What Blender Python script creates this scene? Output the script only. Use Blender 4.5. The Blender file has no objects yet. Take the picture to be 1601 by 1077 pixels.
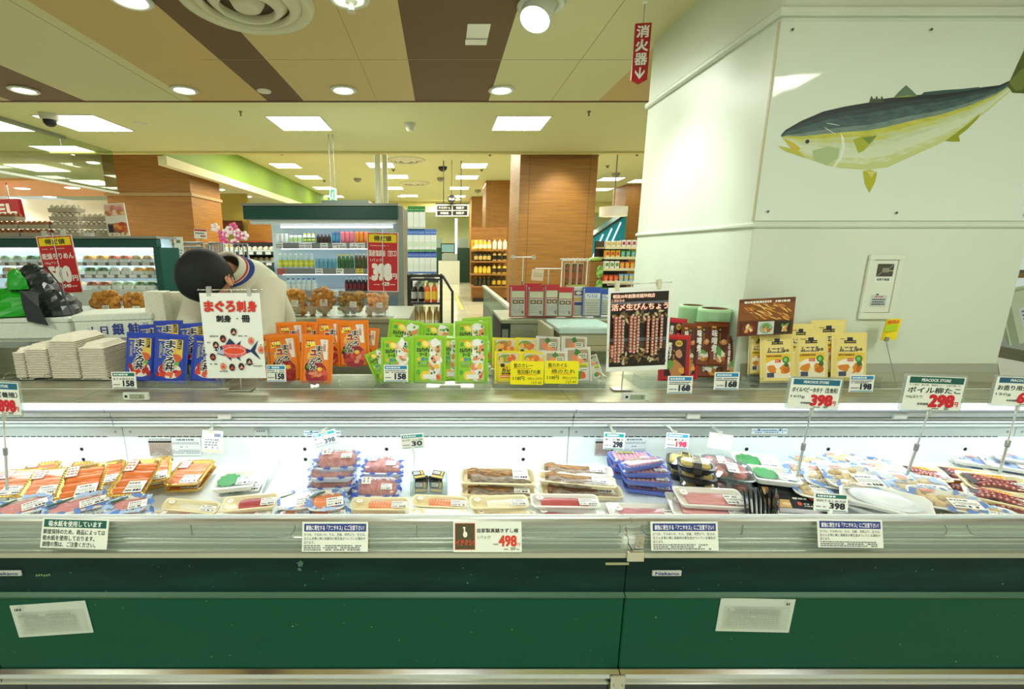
import bpy, math, random
from mathutils import Vector, Matrix
SC = bpy.context.scene
COL = SC.collection
PI = math.pi
# ---------------------------------------------------------------- camera
FOC, CX, CY, PITCH, EYE = 711.0, 690.0, 538.5, math.radians(11.6), 1.36
cam_data = bpy.data.cameras.new('camera'); cam = bpy.data.objects.new('camera', cam_data); COL.objects.link(cam)
cam_data.sensor_width = 36.0; cam_data.lens = FOC * 36.0 / 1601.0
cam_data.shift_x = (800.5 - CX) / 1601.0
cam_data.clip_start = 0.05; cam_data.clip_end = 200
cam.location = (0, 0, EYE); cam.rotation_euler = (PI/2 - PITCH, 0, 0)
SC.camera = cam
# ---------------------------------------------------------------- world, exposure, big lights
SC.view_settings.view_transform = 'Standard'; SC.view_settings.look = 'None'
SC.view_settings.gamma = 1.0; SC.view_settings.use_curve_mapping = False
SC.view_settings.exposure = 0.0
W = bpy.data.worlds.new('store_air'); SC.world = W; W.use_nodes = True
W.node_tree.nodes['Background'].inputs[0].default_value = (0.83, 0.96, 0.80, 1)
W.node_tree.nodes['Background'].inputs[1].default_value = 0.66
def area(name, loc, sx, sy, power, col, rot=(0, 0, 0), spread=PI):
    d = bpy.data.lights.new(name, 'AREA'); d.shape = 'RECTANGLE'; d.size = sx; d.size_y = sy
    d.energy = power; d.color = col; d.spread = spread
    o = bpy.data.objects.new(name, d); COL.objects.link(o); o.location = loc; o.rotation_euler = rot
    return o
def spot(name, loc, target, power, col, ang=50, blend=.5, rad=.05):
    d = bpy.data.lights.new(name, 'SPOT'); d.energy = power; d.color = col
    d.spot_size = math.radians(ang); d.spot_blend = blend; d.shadow_soft_size = rad
    o = bpy.data.objects.new(name, d); COL.objects.link(o); o.location = loc
    o.rotation_euler = (Vector(target) - Vector(loc)).to_track_quat('-Z', 'Y').to_euler()
    return o
LAMP_WHITE = (0.96, 1.0, 0.88); LAMP_COOL = (0.86, 0.97, 1.0); LAMP_WARM = (1.0, 0.93, 0.70)
# shop lamps over the customer aisle (behind and above the camera), over the middle and far floor, and the case's own tubes
for i, (lx, ly) in enumerate(((-2.4, .2), (0, .2), (2.4, .2), (-2.4, -1.6), (0, -1.6), (2.4, -1.6))):
    area('aisle_lamp', (lx, ly, 2.58), .5, .5, 26, LAMP_WHITE)
for lx in (-3.6, -1.0, 1.6, 4.2): area('middle_lamp', (lx, 6.4, 2.96), .8, .8, 42, LAMP_WHITE)
for lx, ly in ((-3.2, 11), (.2, 11), (4, 11), (-2, 16), (2, 16), (0, 20.5), (5, 20)): area('far_lamp', (lx, ly, 3.5), 1.2, 1.2, 150, LAMP_WARM)
for lx, ly in ((-8, 9), (-9, 6.5), (-11, 9)): area('left_shop_lamp', (lx, ly, 2.53 if ly > 8.3 else 2.9), .8, .8, 60, LAMP_WARM)
area('back_aisle_lamp', (-1.5, 3.6, 2.56), .5, .5, 26, LAMP_WHITE); area('back_aisle_lamp', (.5, 3.6, 2.56), .5, .5, 26, LAMP_WHITE)
spot('wood_pillar_spot', (2.05, 7.6, 2.93), (2.05, 8.4, 1.9), 60, LAMP_WARM, 75, .8, .08)
for x in (-9.8, -8.3): spot('tenant_spot', (x, 10.2, 2.5), (x, 11.3, 1.5), 40, LAMP_WHITE, 70, .8, .08)
area('case_tube', (.5, 1.60, .735), 5.4, .05, 8.5, LAMP_COOL, (math.radians(-12), 0, 0))
spot('pillar_spot', (.52, 2.45, 2.5), (1.40, 2.60, 1.15), 64, (.84, 1.0, .95), 64, .9, .08)
# ---------------------------------------------------------------- pixel helpers (authoring only: a ray met with a plane)
_c, _s = math.cos(PITCH), math.sin(PITCH)
def ray(px, py):
    a = (px - CX) / FOC; b = -(py - CY) / FOC
    return Vector((a, _c + b*_s, b*_c - _s))
def atY(px, py, Y):
    r = ray(px, py); return Vector((0, 0, EYE)) + r * (Y / r.y)
def atZ(px, py, Z):
    r = ray(px, py); return Vector((0, 0, EYE)) + r * ((Z - EYE) / r.z)
def zof(py, Y): return atY(CX, py, Y).z
def xof(px, py, Y): return atY(px, py, Y).x
def depth(p): return p[1]*_c - (p[2]-EYE)*_s
# ---------------------------------------------------------------- materials
def lin(h):
    if isinstance(h, str):
        h = h.lstrip('#'); c = [int(h[i:i+2], 16)/255 for i in (0, 2, 4)]
        return tuple(x/12.92 if x <= .04045 else ((x+.055)/1.055)**2.4 for x in c)
    return tuple(h[:3])
MATS = {}
def mat(name, col=None, rough=.5, metal=0., spec=.5, noise=None, emit=0., coat=0.):
    """noise = (scale, second colour, stretch(x,y,z), detail, lo, hi)"""
    if name in MATS: return MATS[name]
    m = bpy.data.materials.new(name); m.use_nodes = True
    b = m.node_tree.nodes['Principled BSDF']; N = m.node_tree.nodes; L = m.node_tree.links
    c = lin(col); b.inputs['Base Color'].default_value = (*c, 1)
    b.inputs['Roughness'].default_value = rough; b.inputs['Metallic'].default_value = metal
    b.inputs['Specular IOR Level'].default_value = spec
    if coat: b.inputs['Coat Weight'].default_value = coat; b.inputs['Coat Roughness'].default_value = .08
    if emit:
        b.inputs['Emission Color'].default_value = (*c, 1); b.inputs['Emission Strength'].default_value = emit
    if noise:
        sc, c2, st, det, lo, hi = noise
        tc = N.new('ShaderNodeTexCoord'); mp = N.new('ShaderNodeMapping'); mp.inputs['Scale'].default_value = st
        nz = N.new('ShaderNodeTexNoise'); nz.inputs['Scale'].default_value = sc; nz.inputs['Detail'].default_value = det
        rp = N.new('ShaderNodeValToRGB'); rp.color_ramp.elements[0].position = lo; rp.color_ramp.elements[1].position = hi
        rp.color_ramp.elements[0].color = (*c, 1); rp.color_ramp.elements[1].color = (*lin(c2), 1)
        L.new(tc.outputs['Object'], mp.inputs[0]); L.new(mp.outputs[0], nz.inputs['Vector'])
        L.new(nz.outputs['Fac'], rp.inputs[0]); L.new(rp.outputs[0], b.inputs['Base Color'])
    MATS[name] = m; return m
def clear(name, tint='#ffffff', gloss=.12, rough=.03, dens=0., dcol='#ffffff'):
    """thin clear plastic or glass: transparent with a glossy and a little milky share"""
    if name in MATS: return MATS[name]
    m = bpy.data.materials.new(name); m.use_nodes = True; N = m.node_tree.nodes; L = m.node_tree.links
    N.remove(N['Principled BSDF']); out = N['Material Output']
    t = N.new('ShaderNodeBsdfTransparent'); t.inputs[0].default_value = (*lin(tint), 1)
    g = N.new('ShaderNodeBsdfGlossy'); g.inputs['Roughness'].default_value = rough
    mx = N.new('ShaderNodeMixShader'); mx.inputs[0].default_value = gloss
    L.new(t.outputs[0], mx.inputs[1]); L.new(g.outputs[0], mx.inputs[2]); last = mx
    if dens:
        d = N.new('ShaderNodeBsdfDiffuse'); d.inputs[0].default_value = (*lin(dcol), 1)
        m2 = N.new('ShaderNodeMixShader'); m2.inputs[0].default_value = dens
        L.new(mx.outputs[0], m2.inputs[1]); L.new(d.outputs[0], m2.inputs[2]); last = m2
    L.new(last.outputs[0], out.inputs[0]); MATS[name] = m; return m
def ink(h, rough=.45):
    """plain printed colour by hex"""
    return mat('ink_' + h.lstrip('#'), h, rough)
def hexmat(m): return ink(m) if isinstance(m, str) else m
# ---------------------------------------------------------------- text outlines (one curve per string, triangulated, cached)
_TXT = {}
def text_mesh(s):
    k = s
    if k in _TXT: return _TXT[k]
    cu = bpy.data.curves.new('t', 'FONT'); cu.body = s; cu.size = 1.0; cu.resolution_u = 2
    ob = bpy.data.objects.new('t', cu); COL.objects.link(ob)
    dg = bpy.context.evaluated_depsgraph_get(); dg.update()
    me = ob.evaluated_get(dg).to_mesh()
    vs = [(v.co.x, v.co.y) for v in me.vertices]; fs = [tuple(p.vertices) for p in me.polygons]
    ob.evaluated_get(dg).to_mesh_clear()
    bpy.data.objects.remove(ob); bpy.data.curves.remove(cu)
    if not vs: vs = [(0, 0)]
    x0 = min(v[0] for v in vs); x1 = max(v[0] for v in vs); y0 = min(v[1] for v in vs); y1 = max(v[1] for v in vs)
    _TXT[k] = (vs, fs, x0, x1, y0, y1); return _TXT[k]
# ---------------------------------------------------------------- 2-D artwork in metres, later laid on a surface
class Art:
    """every shape gets its own tiny height (l, in layers) so that nothing is coplanar"""
    def __init__(s): s.ops = []; s.l = 1.
    def up(s): s.l += .6; return s
    def put(s, pts, fs, m): s.ops.append((pts, fs, m, s.l)); s.l += .12
    def poly(s, pts, m): s.put(pts, [tuple(range(len(pts)))], m); return s
    def rect(s, x0, y0, x1, y1, m): return s.poly([(x0, y0), (x1, y0), (x1, y1), (x0, y1)], m)
    def ell(s, cx, cy, rx, ry, m, rot=0., n=14):
        c, d = math.cos(rot), math.sin(rot); P = []
        for i in range(n):
            a, b = rx*math.cos(2*PI*i/n), ry*math.sin(2*PI*i/n); P.append((cx + a*c - b*d, cy + a*d + b*c))
        return s.poly(P, m)
    def blob(s, cx, cy, r, m, rng, asp=1., n=9, j=.3):
        a0 = rng.random()*6; P = []
        for i in range(n):
            q = r*(1 + rng.uniform(-j, j)); a = 2*PI*i/n
            x, y = q*math.cos(a)*asp, q*math.sin(a)
            P.append((cx + x*math.cos(a0) - y*math.sin(a0), cy + x*math.sin(a0) + y*math.cos(a0)))
        return s.poly(P, m)
    def text(s, t, x, y, h, m, al='c', w=None, bold=0., rot=0.):
        """t centred (or l / r) at x with its ink box from y to y+h; w = wanted width"""
        vs, fs, x0, x1, y0, y1 = text_mesh(t)
        if not fs: return s
        k = h / max(y1 - y0, 1e-6); kx = k if w is None else w / max(x1 - x0, 1e-6)
        W_ = (x1 - x0)*kx; ox = {'c': -W_/2, 'l': 0, 'r': -W_}[al]
        c, d = math.cos(rot), math.sin(rot); B = bold*k*.8; BX = bold*min(k, kx)*.8
        for ex, ey in (((0, 0),) if bold < .015 else ((-1, -.7), (1, -.7), (-1, .7), (1, .7)) if bold < .06 else ((-1, -.8), (1, -.8), (-1, .8), (1, .8), (0, -1), (0, 1), (-1, 0), (1, 0))):
            P = []
            for vx, vy in vs:
                a, b = ox + (vx - x0)*kx + ex*BX, (vy - y0)*k + ey*B; P.append((x + a*c - b*d, y + a*d + b*c))
            s.put(P, fs, m)
        return s
    def vtext(s, t, x, y, h, m, step=None, w=None, bold=0.):
        """vertical writing from the top y downwards, each character h high"""
        for i, ch in enumerate(t):
            hh = h*.55 if ch in 'ゃゅょっャュョッ' else (h*.85 if ch in 'のたれぐいろ' else h)
            s.text(ch, x, y - (step or h*1.08)*i - h, hh, m, 'c', (w or h) if ch not in 'ぐ1い' else (w or h)*.7, bold)
        return s
    def bars(s, x0, y0, x1, y1, rows, m, rng=None, fill=.55, word=.012):
        """tiny unreadable print: rows of short dashes"""
        rng = rng or random.Random(int((x0+y0+x1)*9e4)); st = (y1 - y0)/rows
        for r in range(rows):
            y = y1 - (r + 1)*st + st*(1-fill)/2; x = x0
            while x < x1 - word*.4:
                w = word*rng.uniform(.4, 1.2); e = min(x1, x + w)
                if rng.random() < .9: s.rect(x, y, e, y + st*fill, m)
                x = e + word*.22
        return s
# ---------------------------------------------------------------- mesh builder
class MB:
    def __init__(s): s.v = []; s.f = []; s.m = []; s.sm = []; s.mats = []; s.T = None
    def mi(s, m):
        m = hexmat(m)
        if m not in s.mats: s.mats.append(m)
        return s.mats.index(m)
    def add(s, vs, fs, m, smooth=False):
        k = s.mi(m); b = len(s.v)
        s.v.extend([(s.T @ Vector(p)) if s.T is not None else Vector(p) for p in vs])
        for f in fs: s.f.append(tuple(b + i for i in f)); s.m.append(k); s.sm.append(smooth)
        return s
    def box(s, x0, y0, z0, x1, y1, z1, m, bev=0.):
        if bev <= 0:
            vs = [(x0,y0,z0),(x1,y0,z0),(x1,y1,z0),(x0,y1,z0),(x0,y0,z1),(x1,y0,z1),(x1,y1,z1),(x0,y1,z1)]
            return s.add(vs, [(3,2,1,0),(4,5,6,7),(0,1,5,4),(1,2,6,5),(2,3,7,6),(3,0,4,7)], m)
        b = min(bev, (x1-x0)*.45, (y1-y0)*.45, (z1-z0)*.45); R = []
        for z, i in ((z0, b), (z0+b, 0), (z1-b, 0), (z1, b)):
            R.append([(x0+i+b*(i == 0), y0+i, z), (x1-i-b*(i == 0), y0+i, z), (x1-i, y0+i+b*(i == 0), z), (x1-i, y1-i-b*(i == 0), z),
                      (x1-i-b*(i == 0), y1-i, z), (x0+i+b*(i == 0), y1-i, z), (x0+i, y1-i-b*(i == 0), z), (x0+i, y0+i+b*(i == 0), z)])
        return s.loft(R, m, True, True)
    def loft(s, rings, m, cap0=False, cap1=False, closed=True, smooth=False):
        n = len(rings[0]); vs = [p for r in rings for p in r]; fs = []
        for i in range(len(rings)-1):
            for j in range(n if closed else n-1):
                k = (j+1) % n; fs.append((i*n+j, i*n+k, (i+1)*n+k, (i+1)*n+j))
        s.add(vs, fs, m, smooth)
        if cap0: s.add(rings[0], [tuple(reversed(range(n)))], m)
        if cap1: s.add(rings[-1], [tuple(range(n))], m)
        return s
    def lathe(s, prof, m, n=20, c=(0, 0, 0), smooth=True, cap0=True, cap1=True):
        R = [[(c[0]+r*math.cos(2*PI*i/n), c[1]+r*math.sin(2*PI*i/n), c[2]+z) for i in range(n)] for r, z in prof]
        return s.loft(R, m, cap0, cap1, smooth=smooth)
    def tube(s, pts, r, m, n=8, closed=False):
        P = [Vector(p) for p in pts]; R = []; k = len(P)
        up = Vector((0.01, 0.02, 1))
        for i, p in enumerate(P):
            a = P[i-1] if i or closed else p; b = P[(i+1) % k] if i < k-1 or closed else p
            d = (b - a).normalized(); x = d.cross(up)
            if x.length < .05: x = d.cross(Vector((1, 0.01, 0)))
            x.normalize(); y = d.cross(x)
            R.append([p + x*r*math.cos(2*PI*j/n) + y*r*math.sin(2*PI*j/n) for j in range(n)])
        if closed: R.append(R[0])
        return s.loft(R, m, not closed, not closed, smooth=True)
    def extr(s, poly, x0, x1, m, caps=True):
        """profile of (y, z) pushed along X from x0 to x1"""
        A = [(x0, y, z) for y, z in poly]; B = [(x1, y, z) for y, z in poly]
        s.loft([A, B], m, False, False)
        if caps: s.add(A, [tuple(range(len(A)))], m); s.add(B, [tuple(reversed(range(len(B))))], m)
        return s
    def prism(s, poly, z0, z1, m):
        return s.loft([[(x, y, z0) for x, y in poly], [(x, y, z1) for x, y in poly]], m, True, True)
    def sphere(s, c, r, m, n=12, k=8, sc=(1, 1, 1)):
        pr = [(r*math.sin(PI*i/k), -r*math.cos(PI*i/k)) for i in range(k+1)]
        R = [[(c[0]+max(a, 1e-5)*math.cos(2*PI*i/n)*sc[0], c[1]+max(a, 1e-5)*math.sin(2*PI*i/n)*sc[1], c[2]+z*sc[2]) for i in range(n)] for a, z in pr]
        return s.loft(R, m, smooth=True)
    def art(s, A, fn):
        for P, fs, m, l in A.ops: s.add([fn(x, y, l) for x, y in P], fs, m)
        return s
    def build(s, name, parent=None, loc=None, rot=None):
        me = bpy.data.meshes.new(name); me.from_pydata([tuple(v) for v in s.v], [], s.f)
        for m in s.mats: me.materials.append(m)
        me.polygons.foreach_set('material_index', s.m); me.polygons.foreach_set('use_smooth', s.sm); me.update()
        o = bpy.data.objects.new(name, me); COL.objects.link(o)
        if parent is not None: o.parent = parent
        if loc is not None: o.location = loc
        if rot is not None: o.rotation_euler = rot
        return o
EPS = .00022
def on_front(y=0., x=0., z=0.): return lambda a, b, l: (x + a, y - l*EPS, z + b)      # artwork on a face that looks to -Y
def on_top(z=0., x=0., y=0.): return lambda a, b, l: (x + a, y + b, z + l*EPS)       # artwork on a face that looks up
# ---------------------------------------------------------------- tagging
def tag(o, label, cat, group=None):
    o['label'] = label; o['category'] = cat
    if group: o['group'] = group
    return o
def thing(name, label, cat, loc=(0, 0, 0), rot=(0, 0, 0), group=None):
    o = bpy.data.objects.new(name, None); COL.objects.link(o); o.empty_display_size = .02
    o.location = loc; o.rotation_euler = rot
    return tag(o, label, cat, group)
def struct(o): o['kind'] = 'structure'; return o
def stuff(o): o['kind'] = 'stuff'; return o
KIDS = {}
def kids(o):
    return [c for c in bpy.data.objects if c.parent == o]
def dup(src, loc, rot=None, label=None, group=None, scale=None):
    r = src.copy(); COL.objects.link(r); r.location = loc
    if rot is not None: r.rotation_euler = rot
    if scale is not None: r.scale = scale
    if label: r['label'] = label
    if group: r['group'] = group
    if src.name not in KIDS: KIDS[src.name] = [(c, kids(c)) for c in kids(src)]
    for c, gs in KIDS[src.name]:
        n = c.copy(); COL.objects.link(n); n.parent = r
        for g in gs:
            q = g.copy(); COL.objects.link(q); q.parent = n
    return r
ORD = ['first', 'second', 'third', 'fourth', 'fifth', 'sixth', 'seventh', 'eighth', 'ninth', 'tenth', 'eleventh', 'twelfth', 'thirteenth',
       'fourteenth', 'fifteenth', 'sixteenth', 'seventeenth', 'eighteenth', 'nineteenth', 'twentieth', 'twenty-first', 'twenty-second',
       'twenty-third', 'twenty-fourth', 'twenty-fifth', 'twenty-sixth', 'twenty-seventh', 'twenty-eighth', 'twenty-ninth', 'thirtieth']
def lr(i, n):
    if n == 1: return 'the'
    if i == 0: return 'leftmost'
    if i == n-1: return 'rightmost'
    return ORD[i] + ' from left'
def tb(i, n):
    if n == 1: return 'the'
    if i == 0: return 'topmost'
    if i == n-1: return 'bottom'
    return ORD[i] + ' from top'
STEEL = mat('brushed_steel', '#c9cbc4', .28, 1., noise=(6, '#b5b7ae', (1, 30, 30), 3, .35, .65))
CHROME = mat('chrome', '#dcdedb', .14, 1.)
WHITE = mat('white_plastic', '#eef0ec', .35); PAPER = mat('white_paper', '#f1f2ea', .6)
BLACK = mat('black_plastic', '#15171a', .4); GREY = mat('grey_plastic', '#8c9090', .45)
ACRYL = clear('clear_acrylic', '#f2f6f4', .10, .03, .03)
FILM = clear('clear_film', '#fbfdfd', .07, .06, .02)
# ================================================================ THE SETTING
H1, H2, H3 = 2.61, 3.0, 3.56            # striped near ceiling, middle ceiling, far ceiling
CREAM = mat('ceiling_cream', '#d4d1a2', .6); TAN = mat('ceiling_tan', '#c9ae72', .6); TAN2 = mat('ceiling_light_tan', '#cdb882', .6)
BROWN = mat('ceiling_brown', '#6b5131', .6, noise=(60, '#664c2d', (1, 1, 1), 2, .3, .7))
CEILW = mat('ceiling_white', '#d8d9a4', .7); REDTRIM = mat('dark_red_trim', '#5a2417', .5)
PILLARW = mat('pillar_white', '#d9e2d0', .38, noise=(3, '#d3dccb', (1, 1, .4), 3, .3, .7))
WOOD = mat('wood_panel', '#a87636', .5, noise=(7, '#8c6028', (.35, .35, 9), 4, .35, .7))
WOODD = mat('wood_dark', '#a87a42', .42, noise=(9, '#7f5327', (.35, .35, 9), 4, .35, .7))
GREENW = mat('green_bulkhead', '#86a83a', .6); CREAMB = mat('bulkhead_cream', '#e6e2bd', .6)
FLOORM = mat('floor_tile', '#d8d6bf', .12, noise=(1.2, '#cbc7ad', (1, 1, 1), 3, .3, .7))
FARG = mat('far_wall_green', '#c5cf9f', .6)
b = MB(); b.box(-16, -6, -.1, 16, 32, 0, FLOORM); struct(b.build('floor'))
# faint tile joints and yellow queue marks on the aisle floor
b = MB()
for i in range(24): b.box(-3, 3.5 + i*.9, 0, 4, 3.506 + i*.9, .0015, '#b9b49b')
for i in range(8): b.box(-3 + i*.9, 3.5, 0, -2.994 + i*.9, 25, .0015, '#b9b49b')
struct(b.build('floor_joints'))
a = Art(); YEL = '#d8c23a'
for px, py, qx, qy in ((713, 463, 723, 484), (700, 464, 726, 463), (708, 495, 716, 495), (738, 495, 748, 495)):
    p, q = atZ(px, py, .002), atZ(qx, qy, .002); d = (q - p).normalized(); n = Vector((-d.y, d.x, 0))*.035
    a.poly([(p.x+n.x, p.y+n.y), (p.x-n.x, p.y-n.y), (q.x-n.x, q.y-n.y), (q.x+n.x, q.y+n.y)], YEL)
b = MB(); b.art(a, on_top(.003)); o = b.build('floor_marking'); struct(o)
# near ceiling with its painted stripes
b = MB(); YE = 4.2
bd = [(-9, TAN2), (18, BROWN), (133, CREAM), (302, TAN), (418, BROWN), (475, TAN2), (649, BROWN), (764, CREAM), (935, TAN), (1120, BROWN), (1240, CREAM), (1420, TAN2)]
xs = [-14] + [xof(p, 158, YE) for p, _ in bd[1:]] + [14]
for (p, m), x0, x1 in zip(bd, xs, xs[1:]): b.box(x0, -6, H1, x1, YE, H1 + .06, m)
struct(b.build('ceiling_striped'))
b = MB()
for x0, y0, x1, y1 in ((-2.2, 0, -2.196, YE), (-.55, 0, -.546, YE), (.93, 0, .934, YE), (1.6, 3.1, 3.0, 3.104), (-1.6, 3.35, 1.5, 3.354)):
    b.box(x0, y0, H1 - .001, x1, y1, H1 + .001, '#a08c58')
struct(b.build('ceiling_joints'))
b = MB(); b.box(-14, YE, H1 - .004, 14, YE + .03, H2, REDTRIM); struct(b.build('trim_1'))
# middle ceiling, its back lip, and the far ceiling
b = MB(); b.box(-14, YE, H2, 14, 8.2, H2 + .06, CEILW); struct(b.build('ceiling_middle'))
b = MB(); b.box(-14, 8.12, H2 - .03, 14, 8.24, H3, mat('lip_cream', '#d8cf8f', .6)); struct(b.build('trim_2'))
XG = -4.74
b = MB(); b.box(XG, 8.24, H3, 14, 32, H3 + .06, CEILW); struct(b.build('ceiling_far'))
b = MB(); b.box(XG - .03, 8.24, 2.95, XG, 32, H3, GREENW); struct(b.build('wall_green_bulkhead'))
b = MB(); b.box(-14, 8.24, 3.26, XG - .03, 32, 3.32, CREAMB); b.box(XG - .10, 8.24, 2.80, XG + .05, 32, 2.95, CREAMB); struct(b.build('ceiling_left_far'))
b = MB(); b.box(-14, 8.3, 2.56, -6.85, 10.6, 2.6, mat('orange_ceiling', '#c98a3e', .5)); struct(b.build('ceiling_orange'))
b = MB(); R = []
for z in (0, 2.56):
    R.append([(-14, 10.7, z), (-11.6, 10.6, z), (-10.3, 10.9, z), (-9.0, 11.4, z), (-7.2, 11.5, z), (-7.2, 11.6, z), (-14, 11.6, z)])
b.loft(R, mat('tenant_wall', '#e6e5d4', .5), True, True)
struct(b.build('wall_left_tenant'))
b = MB(); b.box(-16, 24, 0, 16, 24.2, H3, FARG); struct(b.build('wall_far'))
b = MB(); b.box(-14, 21.5, 3.1, 14, 21.8, H3, mat('far_beam', '#d8d28c', .6)); struct(b.build('ceiling_far_beam'))
# white pillar on the right
PY = 1.97
PXL, PXR = xof(1159, 500, PY), xof(1572, 520, PY)
PD = PXL*FOC/(994 - CX); PYB = (PD + (0))/(_c)          # far corner of its left face
PZT = 2.61
b = MB(); b.box(PXL, PY, 0, PXR, PYB, H1 + .02, PILLARW, .006); struct(b.build('pillar_white'))
def pillar_rail(name, py, h, d):
    z = zof(py, PY); b = MB()
    prof = [(0, -h/2), (d*.7, -h/2), (d, -h*.2), (d, h*.25), (d*.6, h/2), (0, h/2)]
    R = []
    for (x, y), (nx, ny) in (((PXL, PYB), (-1, 0)), ((PXL, PY), (-1, -1)), ((PXR, PY), (1, -1)), ((PXR, PYB), (1, 0))):
        R.append([(x + nx*(q - .002), y + ny*(q - .002), z + w) for q, w in prof])
    b.loft(R, PILLARW, False, False); struct(b.build(name))
pillar_rail('trim_3', 19, .035, .022); pillar_rail('trim_4', 352, .020, .014)
# wood-clad pillars: front at Y, left / right pixel edges of the front face
def wood_pillar(l, r, py, Y, deep, ztop, name='pillar_wood', lines=True, z0=0):
    x0, x1 = xof(l, py, Y), xof(r, py, Y); b = MB()
    b.box(x0, Y, z0, x1, Y + deep, ztop, WOOD)
    if lines:
        for t in (.12, .9): b.box(x0 + (x1-x0)*t, Y - .002, z0, x0 + (x1-x0)*t + .012, Y, ztop, '#7a5a30')
    struct(b.build(name)); return x0, x1
wood_pillar(812, 932, 300, 8.35, 1.15, H3)
px0, px1 = wood_pillar(166, 298, 300, 9.5, 1.25, 3.26, lines=False)
b = MB(); zz = zof(304, 9.5); b.box(px0 - .03, 9.47, zz - .03, px1 + .03, 10.78, zz + .03, mat('rail_wood', '#a98f60', .4)); struct(b.build('trim_5'))
wood_pillar(760, 802, 300, 15.2, 1.2, H3); wood_pillar(737, 765, 330, 19.5, 1.2, H3); wood_pillar(976, 1030, 340, 16, 1.2, H3)
b = MB(); q = atY(330, 340, 13); b.box(-7.6, 13, 0, xof(905 / 5.337 + 220, 360, 13), 13.1, 2.9, mat('shop_wall_yellow', '#c9bf62', .6)); struct(b.build('wall_left_shop'))
b = MB(); b.box(xof(388, 360, 12), 12, 0, xof(475, 360, 12), 12.6, 2.5, WOOD); struct(b.build('wall_wood_left'))
# hanging smoke-barrier glass on the left
GX = -5.5
b = MB()
GLS = clear('barrier_glass', '#dde7d8', .10, .02, .03, '#c4d2b8')
ztop, zbot = H2, zof(268, 6.05)
cuts = [4.3, 7.02, 8.1]
for i, (y0, y1) in enumerate(zip(cuts, cuts[1:])):
    g = MB(); g.box(GX - .004, y0 + .004, zbot, GX + .004, y1 - .004, ztop - .002, GLS)
    o = struct(g.build('window_%d' % (i + 1)))
b.box(GX - .02, 4.3, zbot - .03, GX + .02, 8.1, zbot, '#c9d0c9'); b.box(GX - .03, 4.3, ztop - .045, GX + .03, 7.1, ztop, '#8d9484'); struct(b.build('trim_6'))
# ---------------------------------------------------------------- lamps of the ceilings
DISC = mat('lamp_disc', '#fbfff4', .4, emit=9.0); PANEL = mat('lamp_panel', '#fdfff2', .4, emit=7.0)
RING = mat('lamp_ring', '#d9ddcf', .35); LOUV = mat('lamp_louvre', '#eef2e2', .3, emit=2.2)
def downlight(px, py, label, z=H1, r=.085, group='round ceiling downlights', power=14, light=True, tilt=False):
    p = atZ(px, py, z); t = thing('ceiling_downlight', label, 'ceiling light', (p.x, p.y, z), group=group)
    b = MB(); b.lathe([(r*.86, .0), (r*1.2, -.001), (r*1.25, -.006), (r*1.05, -.016), (r*.9, -.012), (r*.84, .03)], RING, 28, cap0=False, cap1=False); b.build('trim_ring', t)
    if tilt:
        b = MB(); c = MB(); b.T = c.T = Matrix.Rotation(math.radians(tilt), 4, 'Y') @ Matrix.Rotation(math.radians(-18), 4, 'X')
        b.lathe([(r*.75, .03), (r*.8, -.05), (r*.84, -.10), (r*.78, -.10)], RING, 24, cap1=False); b.build('lamp_head', t)
        c.lathe([(1e-4, -.096), (r*.76, -.096)], DISC, 24, cap0=False, cap1=False); c.build('lamp', t)
    else:
        b = MB(); b.lathe([(1e-4, -.003), (r*.84, -.003)], DISC, 24, cap0=False, cap1=False); b.build('lamp', t)
    return p
SPOTS = []
for i, px in enumerate((37, 288, 537, 784)):
    SPOTS.append(downlight(px, 140, ('leftmost', 'second from left', 'third from left', 'rightmost')[i] + ' downlight in the row along the striped ceiling edge'))
for i, (px, py, tl) in enumerate(((204, -2, 0), (545, -4, 0), (846, 6, 22))):
    SPOTS.append(downlight(px, py, ('downlight cut by the frame top at far left', 'downlight at frame top just right of the round air vent', 'tilted white spotlight on cream stripe at top')[i], tilt=tl, r=.1 if i == 2 else .085))
def panel_light(px, py, z, label, w=.62, d=.62, group='square ceiling light panels', cells=3):
    p = atZ(px, py, z); t = thing('ceiling_light_panel', label, 'ceiling light', (p.x, p.y, z), group=group)
    b = MB(); e = .02
    for x0, y0, x1, y1 in ((-w/2-e, -d/2-e, w/2+e, -d/2), (-w/2-e, d/2, w/2+e, d/2+e), (-w/2-e, -d/2, -w/2, d/2), (w/2, -d/2, w/2+e, d/2)): b.box(x0, y0, -.006, x1, y1, .0, RING)
    b.build('frame', t)
    b = MB(); b.box(-w/2, -d/2, -.003, w/2, d/2, -.001, PANEL); b.build('diffuser', t)
    if cells:
        for i in range(1, cells):
            b = MB(); b.box(-w/2 + w*i/cells - .006, -d/2, -.012, -w/2 + w*i/cells + .006, d/2, -.003, LOUV); b.build('louvre_blade', t)
    return p
MIDP = [panel_light(134, 193, H2, 'light panel on middle ceiling beside the dome camera', .75, .75), panel_light(470, 193, H2, 'light panel on middle ceiling left of the smoke detector', .66, .66),
        panel_light(813, 193, H2, 'light panel on middle ceiling right of the smoke detector', .66, .66)]
for i, (px, py, w) in enumerate(((104, 234, .75), (60, 263, .8), (-60, 268, .8), (0, 196, .7), (150, 286, .7))):
    panel_light(px, py, H2 if i in (0, 3) else H2 - .012*0, 'light panel seen through the hanging glass, ' + ('nearest the pillar', 'upper of the far pair', 'lower of the far pair', 'at the frame edge', 'low by the pillar')[i], w, .6, 'ceiling lights behind the hanging glass', 0) if py < 240 else \
    panel_light(px, py, 3.25, 'light panel seen through the hanging glass, ' + ('nearest the pillar', 'upper of the far pair', 'lower of the far pair', 'at the frame edge', 'low by the pillar')[i], .8, .9, 'ceiling lights behind the hanging glass', 0)
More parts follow.
